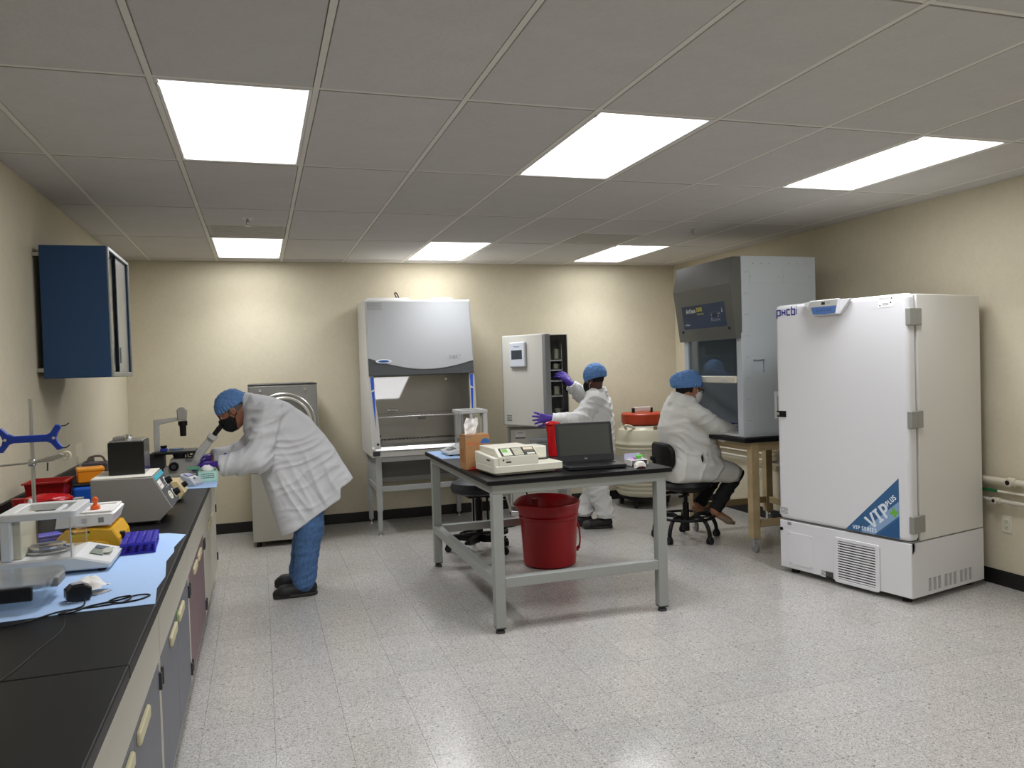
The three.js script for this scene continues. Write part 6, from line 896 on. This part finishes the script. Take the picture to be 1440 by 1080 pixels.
// --- person bending over the microscope ---
{
  const t = person('person in a white lab coat, jeans and blue cap bending to a microscope'), z0 = -2.69;
  const H = headFrame([-0.452, 1.335, z0], [-0.8, -0.6, 0.02], [-0.6, 0.8, 0]), hf = headField(H);
  const outline = [[-0.323, 1.444], [-0.262, 1.437], [-0.15, 1.407], [-0.065, 1.369], [0.001, 1.32], [0.077, 1.261], [0.133, 1.188], [0.19, 1.113], [0.247, 1.028], [0.303, 0.922], [0.367, 0.805], [0.267, 0.751], [0.262, 0.674], [0.16, 0.612], [-0.035, 0.484], [-0.153, 0.424], [-0.187, 0.538], [-0.254, 0.783], [-0.28, 0.88], [-0.3, 0.972], [-0.351, 1.065], [-0.379, 1.195], [-0.368, 1.362]];
  const grown = outline.map((p) => [...p]); grown[10] = [0.47, 0.68]; grown[11] = [0.40, 0.56]; grown[12] = [0.36, 0.52]; grown[13] = [0.24, 0.45]; grown[14] = [0.05, 0.34]; grown[15] = [-0.12, 0.28];
  const d2 = poly2(outline), d2g = poly2(grown), torso = pillow(d2g, 0.215, 0.15, z0);
  const sh = [-0.2, 1.3, z0 + 0.17], el = [-0.288, 1.0, z0 + 0.235], wr = [-0.53, 0.965, z0 + 0.19], sh2 = [-0.22, 1.3, z0 - 0.17], el2 = [-0.34, 1.02, z0 - 0.23], wr2 = [-0.6, 0.995, z0 - 0.1];
  const fo = [folds(0.35, 1.8, 13, 0.011, 3), folds(-0.95, 1.4, 9, 0.012, 11), folds(1.2, 3, 15, 0.007, 23)];
  const arm = (s, e, w, rr) => { const a = cone(s, e, rr[0], rr[1]), b = cone(e, v3.add(w, v3.mul(v3.nrm(v3.sub(w, e)), 0.05)), rr[1], rr[2]), dir = v3.nrm(v3.sub(w, e)); return (x, y, z) => Math.max(smin(a(x, y, z), b(x, y, z), 0.04), (x - w[0]) * dir[0] + (y - w[1]) * dir[1] + (z - w[2]) * dir[2]) ; };
  const aN = arm(sh, el, wr, [0.098, 0.088, 0.074]), aF = arm(sh2, el2, wr2, [0.095, 0.08, 0.058]);
  const pocket = poly2([[-0.19, 0.8], [-0.105, 0.835], [-0.025, 0.7], [-0.06, 0.62], [-0.11, 0.63]]), seam = [[-0.02, 0.9], [0.06, 0.78], [0.155, 0.62]];
  const segD = (x, y) => { let d = 1; for (let i = 0; i + 1 < seam.length; i++) { const [ax, ay] = seam[i], [bx_, by_] = seam[i + 1], dx = bx_ - ax, dy = by_ - ay, k = clamp(((x - ax) * dx + (y - ay) * dy) / (dx * dx + dy * dy), 0, 1); d = Math.min(d, Math.hypot(x - ax - k * dx, y - ay - k * dy)); } return d; };
  const coat = (x, y, z) => {
    let d = Math.max(torso(x, y, z), d2(x, y)); const low = clamp((1.05 - y) * 3, 0, 1);
    if (z > z0) { if (pocket(x, y) < 0) d -= 0.004; d += 0.006 * Math.exp(-Math.pow(segD(x, y) / 0.006, 2)); }
    let w = fo[0](x, y, z) * (1 - low * 0.5) + fo[1](x, y, z) * (0.3 + low * 0.7); d = smin(d + w * clamp(-d2(x, y) * 12 + 0.15, 0.1, 1), aN(x, y, z) + fo[0](x, y, z) * 0.8 + fo[2](x, y, z), 0.022); return smin(d, aF(x, y, z) + fo[2](x, y, z) * 1.5, 0.03);
  };
  const skeleton = union([cone([-0.36, 1.31, z0], [-0.27, 1.32, z0], 0.06, 0.075), cone([-0.25, 1.3, z0], [0.12, 0.95, z0], 0.1, 0.12), cone([0.12, 0.95, z0], [0.07, 0.8, z0], 0.13, 0.13), cone(sh, el, 0.055, 0.045), cone(el, wr, 0.042, 0.028), cone(wr, v3.add(wr, [-0.05, 0.0, -0.03]), 0.028, 0.026), cone(sh2, el2, 0.055, 0.045), cone(el2, wr2, 0.042, 0.028), cone(wr2, v3.add(wr2, [-0.05, 0.0, 0.0]), 0.028, 0.026), cone([0.07, 0.8, z0 + 0.09], [0.045, 0.45, z0 + 0.115], 0.085, 0.06), cone([0.045, 0.45, z0 + 0.115], [0.02, 0.08, z0 + 0.14], 0.058, 0.038), cone([0.07, 0.8, z0 - 0.09], [0.03, 0.45, z0 - 0.12], 0.085, 0.06), cone([0.03, 0.45, z0 - 0.12], [0.0, 0.08, z0 - 0.15], 0.058, 0.038)], 0.04), neck = cone(H.at(-0.02, -0.05), [-0.33, 1.33, z0], 0.056, 0.062);
  const bodyG = mergeGeometries([netMesh((x, y, z) => Math.max(smin(skeleton(x, y, z), neck(x, y, z), 0.03), -0.362 - x > 0 && y > 1.1 ? 0.01 : -1), [-0.75, 0.02, z0 - 0.4], [0.35, 1.5, z0 + 0.4], 0.014, 0.01), netMesh((x, y, z) => smin(hf(x, y, z), neck(x, y, z), 0.03), ...headBox(H, 0.17), 0.004, 0.01)].map((g) => { g.deleteAttribute('uv'); return g; }));
  const body = part(t, 'body', bodyG, skinA); faceBits(body, H);
  const hair = part(t, 'hair', netMesh((X, Y, Z) => { const [x, y, z] = H.loc(X, Y, Z); const e = ellipsoid([-0.008, 0.022, 0], [0.098, 0.098, 0.0775])(x, y, z); return Math.max(e - 0.002, -(e + 0.006), x > 0.012 ? -0.02 - y : -0.055 - y, y - 0.05, x - 0.03); }, ...headBox(H, 0.13), 0.004, 0.01), mat('#6b6560', 0.9), 'short grey hair');
  part(t, 'surgical_cap', capGeo(H, [0.112, 0.112, 0.09], [-0.014, 0.026], -0.12, 0.012, [[-0.055, 0.045, 0], [0.075, 0.07, 0.07]]), capM, 'blue surgical cap');
  part(t, 'cap_tie', tube([H.at(-0.11, 0.02, 0.01), H.at(-0.125, 0.018, 0.03), H.at(-0.135, 0.028, 0.045), H.at(-0.145, 0.045, 0.05)], 0.006, 16), capM);
  const mask = part(t, 'face_mask', maskGeo(H, hf, 0.005), maskBlack, 'black face mask'); for (const s of [-1, 1]) { part(mask, 'ear_loop', tube([H.at(0.04, -0.03, s * 0.068), H.at(0.01, 0.015, s * 0.082), H.at(-0.02, 0.02, s * 0.084)], 0.002, 14), maskBlack); part(mask, 'ear_loop', tube([H.at(0.03, -0.09, s * 0.058), H.at(0.005, -0.045, s * 0.083), H.at(-0.02, -0.03, s * 0.086)], 0.002, 14), maskBlack); }
  const cg = part(t, 'lab_coat', netMesh(coat, [-0.66, 0.38, z0 - 0.36], [0.42, 1.5, z0 + 0.36], 0.0085, 0.02), coatA, 'white lab coat');
  part(cg, 'collar', netMesh((x, y, z) => { const a = cone([-0.335, 1.37, z0], [-0.35, 1.22, z0], 0.078, 0.08)(x, y, z); return Math.max(Math.abs(a) - 0.006, x + 0.3 - 0.15 * (1.44 - y), -0.372 - x - 0.015 * Math.sin(z * 30), 1.24 - y) + 0.002 * noise.noise(x * 30, y * 30, z * 30); }, [-0.5, 1.1, z0 - 0.14], [-0.15, 1.55, z0 + 0.14], 0.005, 0.02), coatA);
  const leg = (s) => union([cone([0.075, 0.78, z0 + s * 0.085], [0.045, 0.47, z0 + s * 0.115], 0.112, 0.092), cone([0.045, 0.47, z0 + s * 0.115], [-0.005 - (s < 0 ? 0.02 : 0), 0.09, z0 + s * 0.145], 0.092, 0.078)], 0.05), l1 = leg(1), l2 = leg(-1), jf = folds(0.2, 3, 14, 0.005, 41), hip = ellipsoid([0.1, 0.85, z0], [0.13, 0.14, 0.19]);
  part(t, 'jeans', netMesh((x, y, z) => Math.max(smin(smin(l1(x, y, z), l2(x, y, z), 0.03), hip(x, y, z), 0.05) + jf(x, y, z) * clamp(1.3 - y * 1.5, 0.3, 1) + (z > z0 + 0.05 ? 0.004 * Math.exp(-Math.pow((x - 0.045 - (y - 0.45) * 0.12) / 0.006, 2)) : 0), 0.035 + 0.25 * (x + 0.09) * (x + 0.09) * 0 - y, y - 0.9), [-0.2, 0.02, z0 - 0.3], [0.3, 0.95, z0 + 0.3], 0.008, 0.015), denim, 'blue jeans');
  for (const [a, b] of [[[0.078, 0, z0 + 0.145], [-0.222, 0, z0 + 0.16]], [[0.05, 0, z0 - 0.15], [-0.2, 0, z0 - 0.155]]]) { const [u, s] = shoeGeo(a, b, 0.046, 0.1), sh_ = part(t, 'shoe', u, shoeBlack); part(sh_, 'sole', s, mat('#2c2724', 0.7)); }
  part(t, 'glove', handGeo(v3.add(wr, [-0.02, 0.004, -0.01]), [-0.9, 0.05, -0.42], [0.05, 1, 0.1], 1, [0.35, 0.4, 0.4, 0.45]), gloveM, 'purple glove'); part(t, 'glove', handGeo(v3.add(wr2, [-0.01, 0, 0]), [-1, -0.02, 0.1], [0, 1, -0.1], -1, [0.3, 0.35, 0.4, 0.45]), gloveM, 'purple glove');
  rebase(t, 0, 0, z0);
}
// --- person at the incubator ---
{
  const t = person('person in a white coverall and blue cap reaching into the open incubator'), f = [-0.8, 0, -0.6], L = [-0.6, 0, 0.8], O = [2.86, 0, -3.78];
  const at = (a, y, b) => [O[0] + f[0] * a + L[0] * b, y, O[2] + f[2] * a + L[2] * b];
  const H = headFrame([2.828, 1.43, -3.79], [-0.5, -0.18, -0.85], [0, 1, 0]), hf = headField(H);
  const shL = at(0.0, 1.245, 0.17), elL = [2.58, 1.05, -3.57], wrL = [2.36, 1.07, -3.715], shR = at(0.04, 1.255, -0.17), elR = [2.81, 1.27, -4.05], wrR = [2.7, 1.38, -4.07];
  const fo = [folds(0.5, 2.6, 12, 0.011, 5), folds(-0.3, 2.6, 12, 0.011, 17), folds(1.4, 4, 15, 0.008, 29)];
  const chest = ellipsoid(at(0, 1.1, 0), [0.135, 0.24, 0.215], [f, [0, 1, 0], L]), belly = ellipsoid(at(0.01, 0.88, 0), [0.15, 0.24, 0.205], [f, [0, 1, 0], L]), shoulders = cone(at(0.0, 1.24, 0.13), at(0.02, 1.25, -0.13), 0.092, 0.092), neckS = cone(at(-0.01, 1.27, 0), [2.845, 1.335, -3.79], 0.095, 0.075);
  const hips = [at(0, 0.78, 0.09), at(0, 0.78, -0.09)], kn = [at(0.02, 0.45, 0.1), at(0.04, 0.46, -0.11)], an = [[2.865, 0.12, -3.69], [2.72, 0.15, -3.85]];
  const legL = union([cone(hips[0], kn[0], 0.125, 0.105), cone(kn[0], an[0], 0.105, 0.086)], 0.06), legR = union([cone(hips[1], kn[1], 0.125, 0.105), cone(kn[1], an[1], 0.105, 0.085)], 0.06);
  const sleeve = (s, e, w, r) => { const dir = v3.nrm(v3.sub(w, e)), a = cone(s, e, r[0], r[1]), b = cone(e, v3.add(w, v3.mul(dir, 0.06)), r[1], r[2]); return (x, y, z) => Math.max(smin(a(x, y, z), b(x, y, z), 0.05), (x - w[0]) * dir[0] + (y - w[1]) * dir[1] + (z - w[2]) * dir[2]); };
  const aL = sleeve(shL, elL, wrL, [0.092, 0.082, 0.05]), aR = sleeve(shR, elR, wrR, [0.09, 0.08, 0.056]);
  const suit = (x, y, z) => { let d = smin(chest(x, y, z), belly(x, y, z), 0.08); d = smin(d, shoulders(x, y, z), 0.05); d = Math.min(d, Math.max(neckS(x, y, z), y - 1.325 - 0.1 * (x - 2.86))); d = smin(d, smin(legL(x, y, z), legR(x, y, z), 0.03), 0.06); d += fo[0](x, y, z) + fo[1](x, y, z) * 0.6; d = smin(d, aL(x, y, z) + fo[1](x, y, z) * 0.9 + fo[2](x, y, z) * 0.6, 0.035); d = smin(d, aR(x, y, z) + fo[2](x, y, z) * 1.3, 0.035); return Math.max(d, 0.1 - y); };
  const sk = union([cone([2.845, 1.34, -3.79], at(0, 1.26, 0), 0.052, 0.06), cone(at(0, 1.2, 0), at(0, 0.85, 0), 0.11, 0.11), cone(at(0, 1.22, 0.13), at(0, 1.22, -0.13), 0.06, 0.06), cone(shL, elL, 0.05, 0.04), cone(elL, wrL, 0.038, 0.026), cone(shR, elR, 0.05, 0.04), cone(elR, wrR, 0.038, 0.026), cone(hips[0], kn[0], 0.08, 0.055), cone(kn[0], [an[0][0], 0.06, an[0][2]], 0.055, 0.036), cone(hips[1], kn[1], 0.08, 0.055), cone(kn[1], [an[1][0], 0.06, an[1][2]], 0.055, 0.036)], 0.04), neck = cone(H.at(-0.02, -0.05), [2.85, 1.29, -3.79], 0.055, 0.058);
  const bodyG = mergeGeometries([netMesh((x, y, z) => Math.max(sk(x, y, z), y - 1.34), [2.3, 0.03, -4.4], [3.2, 1.42, -3.4], 0.014, 0.01), netMesh((x, y, z) => smin(hf(x, y, z), neck(x, y, z), 0.03), ...headBox(H, 0.17), 0.0045, 0.01)].map((g) => { g.deleteAttribute('uv'); return g; })), body = part(t, 'body', bodyG, skinB); faceBits(body, H);
  part(t, 'hair', netMesh((X, Y, Z) => { const [x, y, z] = H.loc(X, Y, Z); return Math.max(hf(X, Y, Z) - 0.005, -(hf(X, Y, Z) - 0.0005), x + 0.03, -0.055 - y, y - 0.06); }, ...headBox(H, 0.13), 0.0045, 0.01), mat('#14100e', 0.9), 'short black hair');
  part(t, 'surgical_cap', capGeo(H, [0.114, 0.12, 0.094], [-0.012, 0.034], 0.1, -0.004, [[-0.05, 0.06, 0], [0.085, 0.075, 0.078]]), capM, 'blue surgical cap');
  const mask = part(t, 'face_mask', maskGeo(H, hf, 0.005), maskBlack, 'dark face mask'); for (const s of [-1, 1]) { part(mask, 'ear_loop', tube([H.at(0.04, -0.03, s * 0.068), H.at(0.01, 0.012, s * 0.084), H.at(-0.02, 0.015, s * 0.086)], 0.002, 14), whiteM); part(mask, 'ear_loop', tube([H.at(0.03, -0.09, s * 0.058), H.at(0.005, -0.045, s * 0.084), H.at(-0.02, -0.03, s * 0.087)], 0.002, 14), whiteM); }
  const cv = part(t, 'coverall', netMesh(suit, [2.3, 0.08, -4.4], [3.2, 1.45, -3.4], 0.0095, 0.02), suitM, 'white coverall');
  part(cv, 'collar', netMesh((x, y, z) => { const a = cone([2.855, 1.27, -3.79], [2.838, 1.38, -3.79], 0.105, 0.082)(x, y, z); return Math.max(Math.abs(a) - 0.006, y - 1.335 - 0.22 * (x - 2.84), 1.24 - y) + 0.002 * noise.noise(x * 30, y * 30, z * 30); }, [2.65, 1.2, -4.0], [3.05, 1.45, -3.6], 0.006, 0.02), suitM);
  for (const [a, b] of [[[2.92, 0, -3.68], [2.65, 0, -3.735]], [[2.775, 0, -3.83], [2.56, 0, -3.95]]]) { const [u, s] = shoeGeo(a, b, 0.046, 0.155), q = part(t, 'boot', u, shoeBlack); part(q, 'sole', s, mat('#2c2a28', 0.7)); part(q, 'toe_cap', netMesh(ellipsoid([b[0] * 0.82 + a[0] * 0.18, 0.045, b[2] * 0.82 + a[2] * 0.18], [0.062, 0.04, 0.05]), [b[0] - 0.1, 0.0, b[2] - 0.1], [b[0] + 0.2, 0.12, b[2] + 0.15], 0.007, 0.01), mat('#3d3934', 0.6)); }
  part(t, 'glove', handGeo(v3.add(wrL, [-0.02, 0.004, -0.005]), [-0.93, 0.1, -0.3], [-0.25, 0.3, 0.9], -1, [0.3, 0.25, 0.25, 0.3], 0.24), gloveM, 'purple glove'); part(t, 'glove', handGeo(v3.add(wrR, [-0.012, 0.02, -0.008]), [-0.62, 0.72, -0.3], [0.25, 0.25, 0.93], 1, [0.5, 0.45, 0.45, 0.5], 0.2), gloveM, 'purple glove');
  rebase(t, 2.8, 0, -3.78);
}
// --- person seated at the hood ---
{
  const t = person('person in a cream-white lab coat and blue cap seated at the air hood'), z0 = -2.95;
  const H = headFrame([3.385, 1.34, z0], [0.96, -0.26, 0.0], [0.26, 0.96, 0]), hf = headField(H);
  const outline = [[3.249, 1.297], [3.201, 1.257], [3.145, 1.155], [3.1, 1.011], [3.105, 0.9], [3.12, 0.8], [3.115, 0.7], [3.105, 0.62], [3.13, 0.545], [3.286, 0.527], [3.55, 0.527], [3.65, 0.5], [3.733, 0.504], [3.785, 0.6], [3.735, 0.65], [3.627, 0.683], [3.618, 0.791], [3.58, 0.88], [3.56, 1.0], [3.5, 1.1], [3.425, 1.2], [3.36, 1.275]];
  const d2 = poly2(outline), upper = pillow(d2, 0.185, 0.125, z0), skirt = pillow(poly2([[3.105, 0.62], [3.13, 0.53], [3.286, 0.515], [3.55, 0.51], [3.65, 0.495], [3.74, 0.498], [3.79, 0.6], [3.735, 0.655], [3.6, 0.7], [3.35, 0.78], [3.12, 0.74]]), 0.232, 0.08, z0), torso = (x, y, z) => smin(upper(x, y, z), skirt(x, y, z), 0.05), low = outline.map((p) => [...p]);
  const sh = [3.33, 1.125, z0 + 0.17], el = [3.575, 0.955, z0 + 0.245], wr = [3.86, 0.95, z0 + 0.13], sh2 = [3.32, 1.13, z0 - 0.16], el2 = [3.56, 0.95, z0 - 0.22], wr2 = [3.84, 0.97, z0 - 0.1];
  const sleeve = (s, e, w, r) => { const dir = v3.nrm(v3.sub(w, e)), a = cone(s, e, r[0], r[1]), b = cone(e, v3.add(w, v3.mul(dir, 0.06)), r[1], r[2]); return (x, y, z) => Math.max(smin(a(x, y, z), b(x, y, z), 0.05), (x - w[0]) * dir[0] + (y - w[1]) * dir[1] + (z - w[2]) * dir[2]); };
  const aN = sleeve(sh, el, wr, [0.09, 0.074, 0.044]), aF = sleeve(sh2, el2, wr2, [0.1, 0.075, 0.045]), fo = [folds(-0.3, 1.8, 11, 0.011, 7), folds(1.1, 2, 11, 0.011, 19), folds(0.3, 3.5, 14, 0.007, 37)], slit = ellipsoid([3.375, 0.725, z0 + 0.205], [0.02, 0.048, 0.035]);
  const coat = (x, y, z) => { let d = torso(x, y, z) + (fo[0](x, y, z) + fo[1](x, y, z) * clamp((0.95 - y) * 3, 0.2, 1)) * clamp(-d2(x, y) * 12 + 0.2, 0.15, 1); d = smin(d, aN(x, y, z) + fo[1](x, y, z) * 0.5 + fo[2](x, y, z), 0.01); d = smin(d, aF(x, y, z) + fo[2](x, y, z), 0.03); return Math.max(d, -slit(x, y, z), 0.495 - y); };
  const hipN = [3.36, 0.6, z0 + 0.1], knN = [3.75, 0.565, z0 + 0.12], anN = [3.535, 0.26, z0 + 0.11], hipF = [3.36, 0.6, z0 - 0.1], knF = [3.73, 0.56, z0 - 0.12], anF = [3.48, 0.25, z0 - 0.1];
  const skel = union([cone([3.3, 1.28, z0], [3.3, 1.2, z0], 0.055, 0.08), cone([3.28, 1.15, z0], [3.3, 0.72, z0], 0.1, 0.12), cone(sh, el, 0.05, 0.04), cone(el, wr, 0.038, 0.026), cone(sh2, el2, 0.05, 0.04), cone(el2, wr2, 0.038, 0.026), cone(hipN, knN, 0.07, 0.05), cone(knN, anN, 0.048, 0.034), cone(anN, [3.55, 0.235, z0 + 0.11], 0.032, 0.034), cone([3.55, 0.23, z0 + 0.11], [3.68, 0.155, z0 + 0.115], 0.034, 0.026), cone(hipF, knF, 0.07, 0.05), cone(knF, anF, 0.048, 0.034), cone(anF, [3.49, 0.235, z0 - 0.1], 0.032, 0.034), cone([3.49, 0.235, z0 - 0.1], [3.62, 0.22, z0 - 0.1], 0.034, 0.026)], 0.035), neck = cone(H.at(-0.025, -0.05), [3.3, 1.24, z0], 0.052, 0.06);
  const bodyG = mergeGeometries([netMesh((x, y, z) => Math.max(skel(x, y, z), y - 1.26), [3.1, 0.1, z0 - 0.35], [3.95, 1.35, z0 + 0.35], 0.012, 0.01), netMesh((x, y, z) => smin(hf(x, y, z), neck(x, y, z), 0.03), ...headBox(H, 0.17), 0.004, 0.01)].map((g) => { g.deleteAttribute('uv'); return g; })), body = part(t, 'body', bodyG, skinC); faceBits(body, H);
  part(t, 'hair', netMesh((X, Y, Z) => { const [x, y, z] = H.loc(X, Y, Z); return Math.max(smin(hf(X, Y, Z), ellipsoid([-0.085, -0.03, 0], [0.04, 0.05, 0.05])(x, y, z), 0.03) - 0.006, -(hf(X, Y, Z) - 0.0005), x + 0.018, -0.085 - y, y - 0.06); }, ...headBox(H, 0.15), 0.0045, 0.012), mat('#15110f', 0.85), 'black hair at the nape');
  part(t, 'surgical_cap', capGeo(H, [0.118, 0.12, 0.098], [-0.012, 0.04], -0.3, 0.008, [[-0.1, 0.03, 0], [0.105, 0.085, 0.085]]), capM, 'blue surgical cap');
  const mask = part(t, 'face_mask', maskGeo(H, hf, 0.005, 0.03), whiteM, 'white face mask'); for (const s of [-1, 1]) part(mask, 'ear_loop', tube([H.at(0.055, -0.03, s * 0.06), H.at(0.02, 0.005, s * 0.078), H.at(-0.015, 0.018, s * 0.084)], 0.0018, 14), whiteM);
  const gl = part(t, 'glasses', [ext(rrect(-0.026, 0.026, -0.017, 0.017, 0.012), -0.002, 0.002, 'xy', 0.0006, [rrect(-0.022, 0.022, -0.013, 0.013, 0.009)]).rotateY(Math.PI / 2).translate(0, 0, 0.033), ext(rrect(-0.026, 0.026, -0.017, 0.017, 0.012), -0.002, 0.002, 'xy', 0.0006, [rrect(-0.022, 0.022, -0.013, 0.013, 0.009)]).rotateY(Math.PI / 2).translate(0, 0, -0.033), rod([0.0, 0.004, 0.058], [-0.11, 0.004, 0.078], 0.0025), rod([0.0, 0.004, -0.058], [-0.11, 0.004, -0.078], 0.0025), rod([0, 0.006, -0.009], [0, 0.006, 0.009], 0.002)], M.black, 'dark-framed glasses'); { const p = H.at(0.108, -0.002); gl.position.set(...p); gl.rotation.z = Math.atan2(-0.26, 0.96); }
  const cg = part(t, 'lab_coat', netMesh(coat, [3.0, 0.48, z0 - 0.33], [3.92, 1.36, z0 + 0.33], 0.0085, 0.02), coatB, 'cream-white lab coat');
  part(cg, 'collar', netMesh((x, y, z) => { const a = cone([3.27, 1.2, z0], [3.31, 1.33, z0], 0.1, 0.078)(x, y, z); return Math.max(Math.abs(a) - 0.006, y - 1.3 + 0.5 * (x - 3.25), 1.17 - y) + 0.002 * noise.noise(x * 30, y * 30, z * 30); }, [3.1, 1.12, z0 - 0.16], [3.5, 1.4, z0 + 0.16], 0.006, 0.02), coatB); part(cg, 'slit_lining', sp(0.03, 3.375, 0.725, z0 + 0.178, 0.7, 1.5, 0.35), blackCloth, 'dark side opening');
  const pants = union([cone(hipN, knN, 0.076, 0.066), cone(knN, anN, 0.068, 0.06), cone(hipF, knF, 0.076, 0.066), cone(knF, anF, 0.066, 0.058)], 0.03), cutN = v3.nrm(v3.sub(anN, knN)); part(t, 'trousers', netMesh((x, y, z) => Math.max(pants(x, y, z) + fo[2](x, y, z), (x - anN[0]) * cutN[0] + (y - anN[1]) * cutN[1] - 0.005, 3.24 - x), [3.2, 0.2, z0 - 0.25], [3.9, 0.7, z0 + 0.25], 0.008, 0.012), blackCloth, 'black trousers');
  for (const [a, b, m] of [[[3.515, 0.222, z0 + 0.11], [3.735, 0.118, z0 + 0.118], mat('#a3907a', 0.6)], [[3.45, 0.218, z0 - 0.1], [3.67, 0.217, z0 - 0.1], mat('#6b6a66', 0.6)]]) { const dir = v3.nrm(v3.sub(b, a)); const ff = union([cone(v3.add(a, [0.03, 0.012, 0]), v3.add(v3.mul(a, 0.3), v3.mul(v3.add(b, [0, 0.01, 0]), 0.7)), 0.038, 0.036), cone(v3.add(v3.mul(a, 0.3), v3.mul(v3.add(b, [0, 0.01, 0]), 0.7)), v3.add(b, [-0.02, 0.01, 0]), 0.035, 0.02)], 0.02); part(t, 'flat_shoe', netMesh((x, y, z) => Math.max(ff(x, y, z), y - (a[1] + dir[1] / dir[0] * (x - a[0]) + 0.018)), [3.38, 0.06, a[2] - 0.08], [3.8, 0.32, a[2] + 0.08], 0.006, 0.01), m); }
  part(t, 'glove', handGeo(v3.add(wr, [0.01, 0.0, 0]), [1, 0.05, -0.15], [0, 1, 0.1], -1, [0.3, 0.35, 0.4, 0.45]), gloveM); part(t, 'glove', handGeo(v3.add(wr2, [0.01, 0, 0]), [1, 0.02, 0.15], [0, 1, -0.1], 1, [0.3, 0.35, 0.4, 0.45]), gloveM);
  rebase(t, 3.35, 0, z0);
}
renderer.render(scene, camera);
